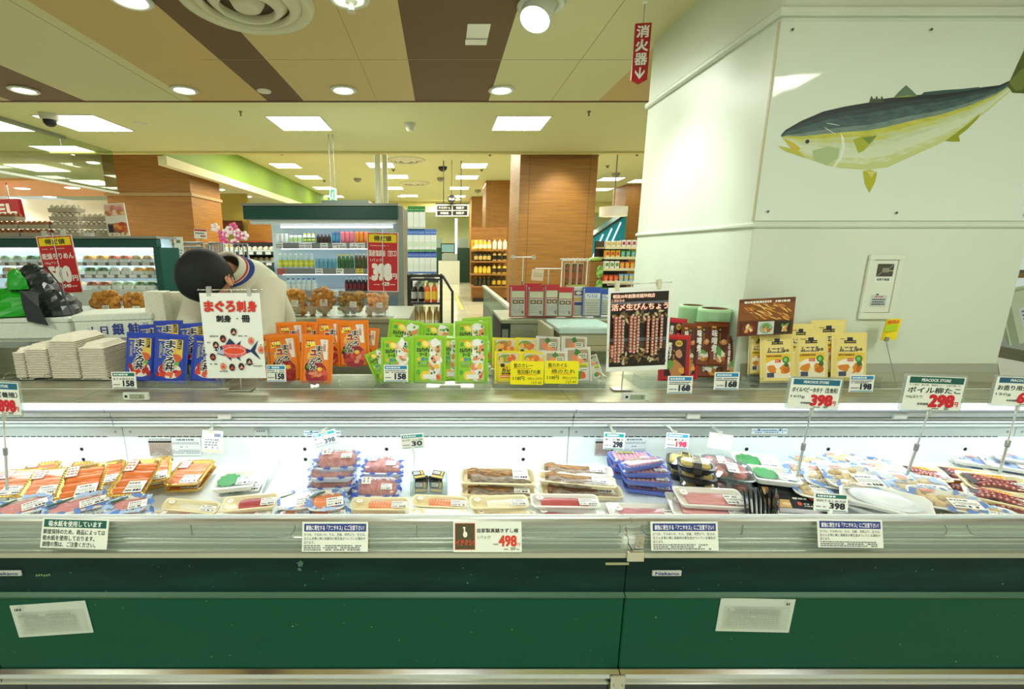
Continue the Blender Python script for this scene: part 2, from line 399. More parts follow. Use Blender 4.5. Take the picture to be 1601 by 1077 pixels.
far = [(595, 258), (741, 259), (447, 259), (955, 280), (620, 276), (730, 277), (483, 277), (941, 296), (615, 294), (718, 294), (507, 294), (1003, 283), (640, 306), (714, 307), (523, 307)]
for i, (px, py) in enumerate(far):
    lab = 'far ceiling light panel %s' % ['above left of the drinks fridge canopy', 'just left of the wood pillar top', 'above the left end of the fridge canopy', 'right of the big wood pillar, nearer one', 'second row left of the sign', 'second row left of the wood pillar',
          'second row above the fridge canopy', 'right of the big wood pillar, farther one', 'third row beside the white posts', 'third row near the second wood pillar', 'third row above the exit sign', 'partly behind the white pillar',
          'fourth row beyond the white posts', 'fourth row over the aisle sign', 'fourth row above the fridge middle'][i]
    panel_light(px, py, H3, lab, .66, .66, 'far ceiling light panels', 0)
for i, (px, py) in enumerate(((345, 297), (360, 310), (343, 325), (370, 330), (388, 308), (146, 255), (113, 294), (35, 295), (78, 308), (23, 310), (155, 329))):
    p = atZ(px, py, 3.25 if 300 < px or i == 5 else 2.556)
    b = MB(); b.lathe([(1e-4, -.004), (.1, -.004), (.12, .002)], DISC, 16, cap0=False, cap1=False)
    o = b.build('ceiling_downlight', loc=(p.x, p.y, p.z)); tag(o, 'small round downlight over the left shops, ' + ('upper left one right of pillar', 'second one right of pillar', 'lowest one beside pillar', 'lower one by the fridge top', 'topmost beneath green bulkhead', 'bright one behind glass', 'right one on orange ceiling', 'left one on orange ceiling', 'middle one low on orange ceiling', 'by the red sign', 'far right by the wood pillar')[i], 'ceiling light', 'left shop downlights')
for i, (px, py) in enumerate(((629, 307), (634, 316), (673, 322), (721, 307), (713, 312), (970, 318))):
    p = atZ(px, py, H3 - .004)
    b = MB(); b.lathe([(1e-4, -.004), (.16, -.004), (.19, .003)], DISC, 16, cap0=False, cap1=False)
    o = b.build('ceiling_downlight', loc=(p.x, p.y, p.z)); tag(o, 'far round downlight ' + ('above the aisle, upper', 'above the aisle, lower', 'left of the hanging aisle sign', 'right of the round aisle number', 'behind the round aisle number', 'between wood pillar and white pillar')[i], 'ceiling light', 'far round downlights')
# air diffusers
def diffuser(px, py, z, r, label, detail=True):
    p = atZ(px, py, z); t = thing('air_diffuser', label, 'air vent', (p.x, p.y, z))
    D = mat('diffuser_white', '#d3d3b4', .35)
    b = MB(); b.lathe([(r, .0), (r*.98, -r*.05), (r*.9, -r*.09), (r*.82, -r*.05), (r*.80, .0)], D, 40, cap0=False, cap1=False); b.build('outer_ring', t)
    for k in ((.66, .08), (.44, .10)):
        b = MB(); b.lathe([(r*(k[0]+.16), -r*.0), (r*(k[0]+.1), -r*k[1]*.6), (r*k[0], -r*k[1]*1.3), (r*(k[0]-.04), -r*k[1]*1.2), (r*(k[0]-.02), .0)], D, 36, cap0=False, cap1=False); b.build('cone_ring', t)
    b = MB(); b.lathe([(r*.26, 0), (r*.2, -r*.1), (r*.1, -r*.13), (1e-4, -r*.1)], D, 24, cap0=False, cap1=False); b.build('centre_cone', t)
    b = MB(); b.lathe([(1e-4, -.001), (r*.84, -.001)], mat('vent_dark', '#4a3a22', .7), 30, cap0=False, cap1=False); b.build('duct', t)
diffuser(386, 2, H1, .335, 'large round stepped air diffuser at top of photo')
diffuser(635, 250, H3, .48, 'far round air diffuser beside first ceiling lights'); diffuser(648, 286, H3, .5, 'far round air diffuser behind the other one')
# ================================================================ THE REFRIGERATED FISH CASE
YF, YW, YK, YL = 1.12, 1.75, 1.67, 1.71       # front panel, back wall, counter edge, louvres
Z_TOP = zof(627, YK)                          # counter top
DECK = zof(725, YW)
GREENP = mat('case_green', '#004a33', .5, spec=.2, noise=(5, '#004c34', (.5, 1, 2.5), 4, .3, .75))
GREEND = mat('case_dark_green', '#002a26', .5, spec=.2, noise=(7, '#003d38', (.5, 1, 2.2), 5, .42, .8))
DECKM = mat('deck_white', '#e9f1f2', .4); BACKM = mat('back_wall_white', '#e4eeee', .35); BACKG = mat('back_wall_grey', '#b9c0bb', .35, .2)
RAILG = mat('rail_aluminium', '#c4c9bf', .3, .85); RAILW = mat('ledge_white', '#eef3ea', .35)
HOLE = mat('hole_black', '#0b0f10', .7); LAMP = mat('case_lamp_cover', '#eef6ff', .35, emit=1.25)
GUARD = clear('front_guard', '#f6faf6', .06, .04, .03, '#e8f0e8')
MOD = [(-3.12, -1.30), (-1.30, .521), (.521, 2.341), (2.341, 4.16)]
which = ['left', 'middle', 'right', 'end']
for (x0, x1), wh in zip(MOD, which):
    lab = {'left': 'green refrigerated fish case section at far left, mostly cut off', 'middle': 'long green refrigerated fish case section, left of the front joint', 'right': 'green refrigerated fish case section right of the joint, under white pillar', 'end': 'green refrigerated fish case section at far right, only its back corner in view'}[wh]
    t = thing('refrigerated_case', lab, 'display case', (x0, YF, 0), group='green refrigerated fish cases'); w = x1 - x0; g = .0015
    def part(name, fn, p=t):
        b = MB(); b.T = Matrix.Translation((0, -YF, 0)); fn(b); return b.build(name, p)
    Z = lambda py, Y: zof(py, Y)
    part('plinth', lambda b: b.box(g, YF + .06, 0, w - g, YW + .1, Z(1043, YF + .02), mat('plinth_grey', '#4d5350', .5)))
    zp0, zp1, zu1 = Z(1044, YF), Z(932, YF), Z(873, YF)
    part('front_panel', lambda b: b.box(g, YF, zp0, w - g, YF + .05, zp1, GREENP, .003))
    part('upper_panel', lambda b: b.box(g, YF + .008, zp1, w - g, YF + .05, zu1 + .01, GREEND))
    part('ridge', lambda b: b.extr([(YF + .01, zp1 - .004), (YF - .003, zp1 - .004), (YF - .003, zp1 + .001), (YF + .01, zp1 + .008)], g, w - g, mat('ridge_green', '#3a5f49', .4, .1)))
    def kick(b):
        zb = Z(1044, YF)
        b.extr([(YF + .06, zb), (YF - .004, zb), (YF - .016, zb - .006), (YF - .02, zb - .016), (YF - .012, zb - .024), (YF - .004, zb - .027), (YF - .004, zb - .032), (YF - .014, zb - .036), (YF - .014, zb - .043), (YF, zb - .05), (YF + .06, zb - .05)], g, w - g, CHROME)
    part('kick_rail', kick)
    zb0, zb1 = Z(873, YF - .02), Z(861, YF - .02)
    part('bumper', lambda b: b.extr([(YF + .03, zb0), (YF - .018, zb0), (YF - .022, zb0 + .003), (YF - .022, zb1 - .006), (YF - .012, zb1 - .004), (YF - .012, zb1), (YF + .03, zb1)], g, w - g, RAILG))
    # inner sill with product rails seen through the clear guard
    yt = YF + .075; zt = Z(812, YF + .02)
    def sill(b):
        zq = lambda q: zb1 + (zt - zb1)*q; yq = lambda q: YF + .01 + (yt - YF)*q*.9
        P = [(yq(0), zq(0))]
        for q in (.18, .36, .5, .58):
            P += [(yq(q) - .012, zq(q)), (yq(q) - .012, zq(q) + .004), (yq(q) + .008, zq(q) + .005)]
        P += [(yq(.62), zq(.62)), (yq(.64), zq(.78)), (yt - .02, zq(.80)), (yt - .02, zb0), (yq(0) + .02, zb0)]
        b.extr(P, g, w - g, RAILW)
    part('inner_sill', sill)
    part('front_guard', lambda b: b.extr([(YF - .014, zb1 - .002), (YF - .010, zb1 - .002), (YF + .012, zt), (YF + .008, zt)], .03, w - .02, GUARD))
    part('top_rail', lambda b: b.extr([(YF + .0, zt - .004), (YF + .002, zt + .006), (YF + .008, zt + .010), (YF + .018, zt + .009), (YF + .022, zt + .001), (YF + .014, zt - .004)], g, w - g, STEEL))
    part('front_inner_wall', lambda b: b.box(g, YF + .06, DECK - .02, w - g, YF + .066, zt - .012, DECKM))
    for py in (841, 847, 853): part('product_rail', lambda b: b.box(.02, YF + .004, Z(py + 1.6, YF + .004), w - .02, YF + .012, Z(py, YF + .004), STEEL, .001))
    for k in range(2):
        def wire(b):
            xa, xb = .04 + k*w/2, w/2 - .02 + k*w/2; z0_, z1_ = Z(834, YF + .02), Z(818, YF + .02); rr = (z1_ - z0_)/2; P = []
            for i in range(9):
                a = PI/2 + PI*i/8; P.append((xa + rr + rr*math.cos(a), YF + .022 + .01*math.sin(a), (z0_+z1_)/2 + rr*math.sin(a)))
            for i in range(9):
                a = -PI/2 + PI*i/8; P.append((xb - rr + rr*math.cos(a), YF + .022 + .01*math.sin(a), (z0_+z1_)/2 + rr*math.sin(a)))
            b.tube(P, .0014, GREY, 6, True)
            for q in (.33, .66): b.box(xa + (xb-xa)*q - .001, YF + .02, z0_ - .012, xa + (xb-xa)*q + .001, YF + .024, z1_, GREY)
        part('guard_wire', wire)
    part('deck', lambda b: b.box(g, YF + .06, DECK - .025, w - g, YW, DECK, DECKM))
    zs = Z(683, YW); zl = Z(664, YW)
    def back(b):
        b.box(g, YW, DECK - .02, w - g, YW + .03, zs + .004, BACKM); b.box(g, YW - .004, zs + .004, w - g, YW + .03, zl + .06, BACKG)
        n = int((w - .12)/.0262)
        for i in range(n):
            x = .06 + i*(w - .12)/n
            if .45*w < x < .455*w + .02: continue
            b.box(x, YW - .0046, zs + .002, x + (w - .12)/n*.72, YW - .003, zs + .0052, HOLE)
    bw = part('back_wall', back)
    for f in (.1, .405, .59, .9):
        for j, py in enumerate((702, 718)):
            if wh != 'middle' and f in (.405,) and j: continue
            part('shelf_hole', lambda b: b.loft([[(w*f + .0075*math.cos(2*PI*i/14), YW - .0012, Z(py, YW) + .0075*math.sin(2*PI*i/14)) for i in range(14)]], HOLE, True, False), bw)
    for x in (.03, w - .03):
        part('screw', lambda b: b.sphere((x, YW - .004, zs + .024), .006, GREY, 8, 6, (1, .4, 1)), bw)
    # air louvres: three rounded bars, then the upper white bar
    def louv(i):
        ya, yb = (665, 659.5), 0
        ys = [(666, 661), (660.5, 656), (655.5, 651.5)][i]
        z0_, z1_ = Z(ys[0], YL), Z(ys[1], YL); d = (z1_ - z0_)
        return lambda b: b.extr([(YW + .02, z0_), (YL - .006, z0_), (YL - .012, z0_ + d*.3), (YL - .010, z0_ + d*.75), (YL, z1_), (YW + .02, z1_)], g, w - g, mat('louvre_grey', '#d0d8d4', .3, .5))
    for i in range(3): part('air_louvre', louv(i))
    part('light_bar', lambda b: b.box(g, YL - .02, Z(652, YL - .02), w - g, YW, Z(643.5, YL - .02), mat('bar_white', '#dfe6e4', .3), .003))
    part('lamp_cover', lambda b: b.box(g, YK - .012, Z(641.5, YK - .012), w - g, YK + .03, min(Z(628, YK - .012), Z_TOP - .006), LAMP, .004))
    part('shadow_strip', lambda b: b.box(g, YK - .004, Z(645, YK), w - g, YK + .05, Z(642, YK), GREY))  # grey strip drawn in place of the thin shadow line below the lamp cover
    if wh in ('middle', 'right'):
        cx = {'middle': xof(350, 650, YL - .03) - x0, 'right': xof(1085, 650, YL - .03) - x0}[wh]
        for cx in ([cx] if wh == 'middle' else [cx, xof(1409, 650, YL - .03) - x0]):
            part('bar_clip', lambda b: b.box(cx - .026, YL - .032, Z(655, YL - .03), cx + .026, YL - .018, Z(645.5, YL - .03), WHITE, .003))
    # joint covers on the right end
    if wh == 'middle':
        def clip(b):
            b.box(w - .017, YF - .030, zb0 - .004, w + .03, YF - .0225, zb1 + .004, CHROME, .002); b.box(w + .005, YF - .020, zb1 + .004, w + .03, YF - .0165, zt - .02, STEEL, .001)
            for q in (.2, .8): b.sphere((w + .017, YF - .021, zb1 + .008 + (zt - zb1 - .03)*q*.6), .003, GREY, 8, 6)
        part('joint_clip', clip)
        def clip2(b):
            zk = Z(1044, YF); b.box(w - .03, YF - .029, zk - .06, w + .012, YF - .0205, zk + .002, CHROME, .003)
            for x in (w - .022, w + .003): b.sphere((x, YF - .030, zk - .03), .0028, GREY, 8, 6)
        part('rail_clip', clip2)
    # maker's badge: white plate, blue letters
    bx = {'left': None, 'end': None, 'middle': xof(8, 895, YF) - x0, 'right': xof(1044, 895, YF) - x0}[wh]
    if bx is not None:
        def badge(b):
            zc = Z(895, YF + .006); b.box(bx - .041, YF + .002, zc - .009, bx + .041, YF + .008, zc + .008, mat('badge_silver', '#c6cdc8', .25, .3), .0015)
            A = Art(); A.text('Nakano', 0, -.0048, .0096, '#15257c', 'c', .066, .03)
            b.art(A, on_front(YF + .0018, bx, zc))
        part('maker_badge', badge)
    # scuffs that belong to the panels
    rg = random.Random(len(wh))
    def scuff(b):
        A = Art()
        for _ in range(34): A.blob(rg.uniform(.05, w - .05), rg.uniform(zp0 + .02, zp1 - .01), rg.uniform(.0006, .0022), rg.choice(['#7fa08a', '#b8b79a', '#3f7a63']), rg, rg.uniform(.4, 1), 6)
        b.art(A, lambda x, y, l: (x, YF - .0004, y))
        A = Art()
        for _ in range(30): A.blob(rg.uniform(.05, w - .05), rg.uniform(zp1 + .01, zu1 - .01), rg.uniform(.0006, .003), rg.choice(['#5d8d80', '#3b7a70', '#2a6660']), rg, rg.uniform(.4, 1), 6)
        if wh == 'middle':
            A.blob(xof(468, 888, YF) - x0, Z(884, YF), .011, '#47786c', rg, .7, 12); A.blob(xof(467, 894, YF) - x0, Z(893, YF), .006, '#47786c', rg, .8, 10)
            A.rect(xof(948, 885, YF) - x0, Z(886, YF), xof(985, 885, YF) - x0, Z(882, YF), '#b5b58f')
            for k in range(6): A.rect(xof(52 + k*4, 900, YF) - x0, Z(904, YF) + .001*(k % 3), xof(54.5 + k*4, 900, YF) - x0, Z(901, YF) + .001*(k % 3), '#7d9a6a')
        b.art(A, lambda x, y, l: (x, YF + .0072, y))
    stuff(part('scuff_marks', scuff))
# log sheets on the front panel, tilted and laminated
def sheet(px, py, w, h, rot, label, corner):
    p = atY(px, py, YF); t = thing('log_sheet', label, 'paper', (p.x, YF - .0013, p.z), (0, rot, 0), 'log sheets on the green panel')
    b = MB(); b.box(-w/2, -.0012, -h/2, w/2, .0002, h/2, mat('laminate', '#c2cec2', .3)); b.build('laminated_sheet', t)
    A = Art(); A.rect(-w*.44, -h*.42, w*.46, h*.27, '#b4c2b4'); A.up()
    for i in range(9): A.rect(-w*.40, -h*.36 + i*h*.06, w*.36, -h*.36 + i*h*.06 + .0004, '#9aa898')
    for i in range(14): A.rect(-w*.40 + i*w*.054, -h*.36, -w*.40 + i*w*.054 + .0004, h*.12, '#9aa898')
    A.up(); A.bars(-w*.38, -h*.34, w*.33, h*.12, 8, '#a2aea4', None, .3, .006); A.bars(-w*.40, h*.15, w*.3, h*.25, 1, '#93a098', None, .6, .006)
    A.bars(corner*w, h*.36, corner*w + .02, h*.45, 1, '#4b5550', None, .8, .007)
    b = MB(); b.art(A, on_front(-.0012)); b.build('printed_form', t)
sheet(82, 967, .218, .106, math.radians(-4.5), 'white laminated log sheet stuck crookedly on the green panel at left', -.42)
sheet(1180, 961, .212, .110, math.radians(1.5), 'white laminated log sheet stuck straight on the green panel at right', .36)
# price-rail cards on the clear guard
def guard_card(px, py, wp, hp, label, draw, tilt=0):
    p = atY(px, py, YF - .016); k = depth(p)/FOC; w, h = wp*k, hp*k*1.19
    t = thing('rail_card', label, 'sign', (p.x, p.y, p.z), (math.radians(-16), math.radians(tilt), 0), 'notice cards on the front guard')
    b = MB(); b.box(-w/2, -.0008, -h/2, w/2, .0008, h/2, mat('card_white', '#e6ebdf', .4)); b.build('card', t)
    A = Art(); draw(A, w, h); b = MB(); b.art(A, on_front(-.001)); b.build('print', t); return t
def water(A, w, h):
    A.rect(-w*.47, h*.2, w*.47, h*.46, '#0b5b4c'); A.up(); A.text('吸水紙を使用しています', 0, h*.23, h*.19, '#f2f5ee', 'c', w*.8, .03)
    for s, i in (('鮮度保持のため、商品によっては', 0), ('吸水紙を使用しております。', 1), ('調理の際は、ご注意ください。', 2)):
        A.text(s, -w*.47, -h*(.03 + .21*i), h*.17, '#20302c', 'l', w*(.93, .78, .8)[i], .015)
guard_card(117, 834, 103, 38, 'green-headed notice card about absorbent paper on the front guard', water, 2)
def anis(A, w, h):
    A.rect(-w*.47, h*.18, w*.47, h*.44, '#2b3a86'); A.up(); A.text('鮮魚に寄生する「アニサキス」にご注意下さい！', 0, h*.22, h*.17, '#f4f5f2', 'c', w*.88, .03)
    for s, i in (('かつお、するめいか、たら、生鮭、天然ぶり、生さば、', 0), ('生さんま等に稀に渦巻状の寄生虫がついている場合が', 1), ('あります。', 2)):
        A.text(s, -w*.47, h*(.03 - .135*i), h*.10, '#2b3140', 'l', w*(.93, .93, .16)[i])
    A.bars(-w*.47, -h*.46, w*.4, -h*.26, 3, '#5a6068', None, .5, .008)
guard_card(524, 839, 103, 38, 'blue-headed parasite notice card left of the red price card', anis)
guard_card(1070, 838, 105, 37, 'blue-headed parasite notice card just right of the case joint', anis)
guard_card(1329, 834, 102, 36, 'blue-headed parasite notice card furthest right on the guard', anis, 1)
def ichi(A, w, h):
    A.rect(-w*.475, -h*.42, -w*.18, h*.45, '#c8402a'); A.up(); A.rect(-w*.465, -h*.40, -w*.19, h*.43, '#4d4a2e'); A.up()
    A.ell(-w*.325, h*.08, w*.032, h*.1, '#f0e6d8'); A.rect(-w*.345, h*.06, -w*.325, h*.30, '#f0e6d8'); A.ell(-w*.34, h*.3, w*.02, h*.03, '#e8e8e0')
    A.text('イチオシ!', -w*.328, -h*.28, h*.19, '#d5442e', 'c', w*.26, .04)
    A.text('自家製真鯖きずし柵', w*.15, h*.14, h*.14, '#33352c', 'c', w*.6, .02); A.text('1パック', -w*.14, -h*.07, h*.12, '#4a4b40', 'l')
    A.text('498', w*.42, -h*.3, h*.34, '#d23c22', 'r', w*.25, .05); A.text('円', w*.475, -h*.3, h*.1, '#d23c22', 'r')
    A.text('本体価格', w*.16, -h*.27, h*.06, '#44453a', 'r', w*.08); A.text('537', w*.41, -h*.42, h*.08, '#3a3a30', 'r', None, .03); A.bars(w*.24, -h*.42, w*.3, -h*.38, 1, '#66665a'); A.bars(w*.42, -h*.42, w*.46, -h*.38, 1, '#66665a')
guard_card(762, 839, 107, 39, 'price card reading 498 with red picture square on the front guard', ichi)
# labels stuck on the inside back wall
def wall_label(name, px, py, wp, hp, label, draw, cat='label'):
    p = atY(px, py, YW - .006); k = depth(p)/FOC; w, h = wp*k, hp*k
    A = Art(); b = MB(); b.box(-w/2, -.0004, -h/2, w/2, .0014, h/2, mat('sticker_white', '#dfe8ea', .4)); draw(A, w, h); b.art(A, on_front(-.0005))
    o = b.build(name, loc=tuple(p)); return tag(o, label, cat, 'stickers on the case back wall')
def grid(A, w, h):
    A.rect(-w/2, h*.2, w/2, h*.32, '#3d3b38'); A.up(); A.rect(-w/2, -h/2, w/2, h*.2, '#b9aba0'); A.up(); A.bars(-w*.45, -h*.45, w*.45, h*.15, 7, '#6d6560', None, .35, .01); A.bars(-w*.45, h*.36, w*.45, h*.46, 1, '#8a8a8a', None, .5, .01)
def warn(A, w, h):
    A.bars(-w*.3, h*.32, w*.35, h*.44, 1, '#7c8794', None, .8, .012); A.bars(-w*.46, h*.12, w*.46, h*.26, 2, '#8d98a6', None, .5, .01); A.bars(-w*.2, -h*.05, w*.1, h*.02, 1, '#8d98a6', None, .8, .01); A.bars(-w*.46, -h*.4, w*.46, -h*.15, 3, '#a3adba', None, .5, .01)
def load(A, w, h):
    A.rect(-w*.48, h*.02, w*.48, h*.12, '#2c6a9e')
    for x in (-w*.3, w*.3): A.poly([(x - w*.05, h*.42), (x + w*.05, h*.42), (x, h*.02)], '#2c6a9e')
    A.bars(-w*.4, -h*.34, w*.4, -h*.12, 1, '#5a86a8', None, .8, .01); A.bars(-w*.2, h*.16, w*.2, h*.3, 1, '#5a86a8', None, .8, .01)
wall_label('rating_label', 251, 698, 36, 31, 'grey rating-plate sticker on case back wall at left', grid); wall_label('warning_label', 291, 698, 46, 30, 'white warning sticker on case back wall at left', warn)
wall_label('rating_label', 943, 698, 25, 28, 'grey rating-plate sticker behind the hanging 298 card', grid); wall_label('warning_label', 991, 697, 40, 28, 'white warning sticker beside the hanging 298 card', warn)
wall_label('load_line_label', 504, 677, 58, 9, 'blue load line sticker behind the hanging 398 card', load); wall_label('load_line_label', 1203, 674, 56, 9, 'blue load line sticker left of the tall scallop price stand', load)
wall_label('load_line_label', 484, 676, 10, 6, 'small blue sticker piece on the grey back strip', load) if False else None
p = atY(409, 675, YW - .006); b = MB(); b.box(-.028, -.012, -.012, .028, .0015, .012, BACKG, .002)
A = Art()
for i in range(4): A.ell(-.012 + i*.009, .008, .0028, .0028, '#20282a')
b.art(A, on_front(-.0125)); o = b.build('sensor_cover', loc=tuple(p)); tag(o, 'small grey sensor cover with four holes on back strip', 'sensor cover')
# ---------------------------------------------------------------- stainless counter over the case
YB = 2.06
CSTEEL = mat('counter_steel', '#cdd0bb', .36, .7, noise=(5, '#a5a794', (1, 12, 1), 4, .3, .7))
t = thing('steel_counter', 'long stainless steel counter shelf above the refrigerated case', 'counter', (0, YK, Z_TOP))
zt_ = Z_TOP
b = MB(); b.box(-3.1, -.012, -.004, PXL - .02, YB - YK, 0, CSTEEL); b.box(PXL - .02, -.012, -.004, 4.15, PY - YK - .004, 0, CSTEEL); b.box(.72, YB - YK, -.004, PXL - .02, 2.26 - YK, 0, CSTEEL); b.build('counter_top', t)
yg = atZ(CX, 608, Z_TOP).y - YK
b = MB(); b.box(-3.1, yg - .0015, .0002, 4.15, yg + .0015, .0018, '#e2e4da'); b.build('front_groove', t)
for px in (137, 885, 1000):
    b = MB(); x = atZ(px, 618, Z_TOP).x; b.box(x - .0008, -.01, .0002, x + .0008, yg, .001, '#8a8c80'); b.build('seam', t)
b = MB(); zg = .075; b.extr([(PY - YK - .030, .0), (PY - YK - .026, .0), (PY - YK - .006, zg), (PY - YK - .004, zg), (PY - YK - .004, zg - .004)], PXL + .02, PXR - .005, mat('guard_steel', '#c6cbb9', .35, .7)); b.build('back_guard', t)
b = MB(); b.box(-3.1, YW - YK + .14, -Z_TOP + .005, 4.15, YW - YK + .19, -.004, STEEL); b.build('rear_panel', t)
def thermo(px, py, label):
    p = atY(px, py, YK - .016); t = thing('thermometer_display', label, 'thermometer', (p.x, p.y, p.z), group='digital thermometers on the counter edge')
    p.z = max(p.z, 0); b = MB(); b.box(-.049, -.006, -.014, .049, .006, .014, mat('thermo_grey', '#c5cec4', .35), .003); b.build('housing', t)
    b = MB(); b.box(-.021, -.0075, -.009, .034, -.0055, .009, mat('lcd_green', '#8f9b7d', .2)); A = Art(); A.text('0', .022, -.006, .012, '#3a4032'); b.art(A, on_front(-.0078)); b.build('screen', t)
    b = MB(); b.box(-.039, -.0075, -.004, -.030, -.0055, .005, BLACK); b.build('sensor_dot', t)
thermo(213, 619, 'small digital thermometer on counter edge below tuna sauce price tag'); thermo(993, 620, 'small digital thermometer on counter edge below the black poster stand')
# ================================================================ FOOD PACKS ON THE DECK
def rrect(w, l, r, z, ins=0., n=4, y0=0.):
    """rounded rectangle ring, x centred, y from y0 to y0+l, shrunk by ins"""
    w -= 2*ins; l -= 2*ins; r = max(.001, min(r, w*.49, l*.49)); P = []
    for cx, cy, a0 in ((w/2-r, l-r, 0), (-w/2+r, l-r, PI/2), (-w/2+r, r, PI), (w/2-r, r, 1.5*PI)):
        for i in range(n): a = a0 + PI/2*i/(n-1); P.append((cx + r*math.cos(a), y0 + ins + cy + r*math.sin(a), z))
    return P
def ring_in(w, l, r, z, ins): return rrect(w, l, r, z, ins)
FOAM_C = mat('foam_cream', '#f2e4bc', .5); FOAM_W = mat('foam_white', '#eeece4', .5); GOLD = mat('gold_foil', '#d9b45c', .25, .75)
CLEARP = clear('pack_plastic', '#f3f7f8', .10, .05, .05); BLACKT = mat('tray_black', '#17181b', .25)
SALMON = mat('salmon_flesh', '#e97420', .3, noise=(9, '#f0975a', (1, 8, 1), 2, .55, .75)); SALMON2 = mat('salmon_light', '#f08a54', .3, noise=(12, '#f7b898', (1, 7, 1), 2, .5, .7))
TUNA = mat('tuna_red', '#b23a42', .3, noise=(20, '#c65a5c', (1, 5, 1), 2, .4, .75)); TUNAP = mat('tuna_pink', '#d98a8c', .35, noise=(20, '#e3a5a2', (1, 5, 1), 2, .4, .7))
MINCE = mat('minced_tuna', '#dc9490', .5, noise=(90, '#c8706e', (1, 1, 1), 3, .4, .65)); SQUID = mat('squid_white', '#f1e8d2', .35)
SCAL = mat('scallop', '#dcc294', .45, noise=(30, '#c39a60', (1, 1, 1), 2, .45, .7)); OCTO = mat('octopus_red', '#7d2b2f', .35, noise=(40, '#a85a52', (1, 1, 1), 2, .45, .7))
EEL = mat('dried_fish', '#a8793f', .5, noise=(22, '#5f3f20', (2, 6, 1), 4, .42, .62)); EELG = mat('dried_fish_grey', '#9c8a76', .5, noise=(22, '#6b5d50', (2, 6, 1), 4, .42, .62))
LEAF = mat('shiso_leaf', '#3d9a52', .5); OMEL = mat('rolled_egg', '#d9b646', .4, noise=(18, '#e9d588', (1, 6, 1), 2, .4, .7)); CRABST = mat('crab_stick', '#e8a08c', .4, noise=(14, '#f3cdbf', (7, 1, 1), 2, .4, .7))
BLUEP = ink('#5f85c8'); BLUEL = ink('#a6c0e6')
def label_art(A, x, y, w, h, seed=0, big=True):
    """white price label with tiny print; (x, y) its lower left corner"""
    A.rect(x, y, x + w, y + h, '#f3f4f0'); A.up()
    A.bars(x + w*.06, y + h*.70, x + w*.7, y + h*.92, 1, '#6e7378', random.Random(seed), .6, w*.14)
    A.bars(x + w*.06, y + h*.36, x + w*.94, y + h*.64, 2, '#8a8f92', random.Random(seed + 1), .45, w*.1)
    if big: A.bars(x + w*.5, y + h*.08, x + w*.92, y + h*.30, 1, '#2a2c2e', random.Random(seed + 2), .8, w*.16)
    A.bars(x + w*.06, y + h*.1, x + w*.42, y + h*.26, 1, '#55595c', random.Random(seed + 3), .8, w*.03)
def shell(b, w, l, h, m, r=.018, rim=.006, slope=.012, floor=.004, mrim=None):
    R = [rrect(w, l, r, -h, slope), rrect(w, l, r, -.004, .001), rrect(w, l, r, 0, 0), rrect(w, l, r, 0, rim), rrect(w, l, r, -h + floor, slope + rim)]
    b.loft(R[:2], m, True, False); b.loft(R[1:4], mrim or m); b.loft(R[3:], m, False, True)
def slab(b, x0, y0, x1, y1, z0, z1, m, rng, j=.004, n=6):
    """uneven cut of fish lying along x"""
    R = []
    for i in range(n + 1):
        t = i/n; x = x0 + (x1-x0)*t; e = 1 if 0 < i < n else .8; k = rng.uniform(-j, j)*.5; zt = z1 - (1-e)*.4*(z1-z0) + rng.uniform(-.0015, .0015); yc = (y0+y1)/2; hy = (y1-y0)/2*e
        R.append([(x, yc - hy + k, z0), (x, yc - hy*.95 + k, zt - .003), (x, yc - hy*.6 + k, zt), (x, yc + hy*.6 + k, zt), (x, yc + hy*.95 + k, zt - .003), (x, yc + hy + k, z0)])
    b.loft(R, m, True, True, smooth=True)
NPK = [0]
SHIFT = {5: 0.055, 7: 0.02, 9: 0.005, 10: 0.06, 15: 0.02, 17: 0.01, 18: 0.03, 22: 0.04, 24: 0.06, 26: 0.03, 28: 0.03, 30: 0.03, 31: 0.06, 32: 0.06, 34: 0.02, 37: 0.04, 41: 0.035, 43: 0.04, 45: 0.045, 46: 0.06, 47: 0.06, 49: 0.06, 50: 0.06, 51: 0.06, 53: 0.06, 54: 0.06, 55: 0.06, 57: 0.06, 58: 0.05, 59: 0.06, 60: 0.06, 62: 0.06, 63: 0.06, 64: 0.005, 66: 0.06, 68: 0.055, 69: 0.04, 70: 0.06, 71: 0.06, 73: 0.06, 74: 0.055, 75: 0.06, 76: 0.06, 77: 0.06, 78: 0.06, 79: 0.025, 80: 0.06, 81: 0.055, 83: 0.035, 84: 0.01, 85: 0.06, 86: 0.06, 88: 0.06, 89: 0.06, 90: 0.035, 92: 0.06, 93: 0.035, 94: 0.06, 95: 0.06}   # how far a pack is moved up towards the front of its pile, in metres, so that piled packs rest on each other
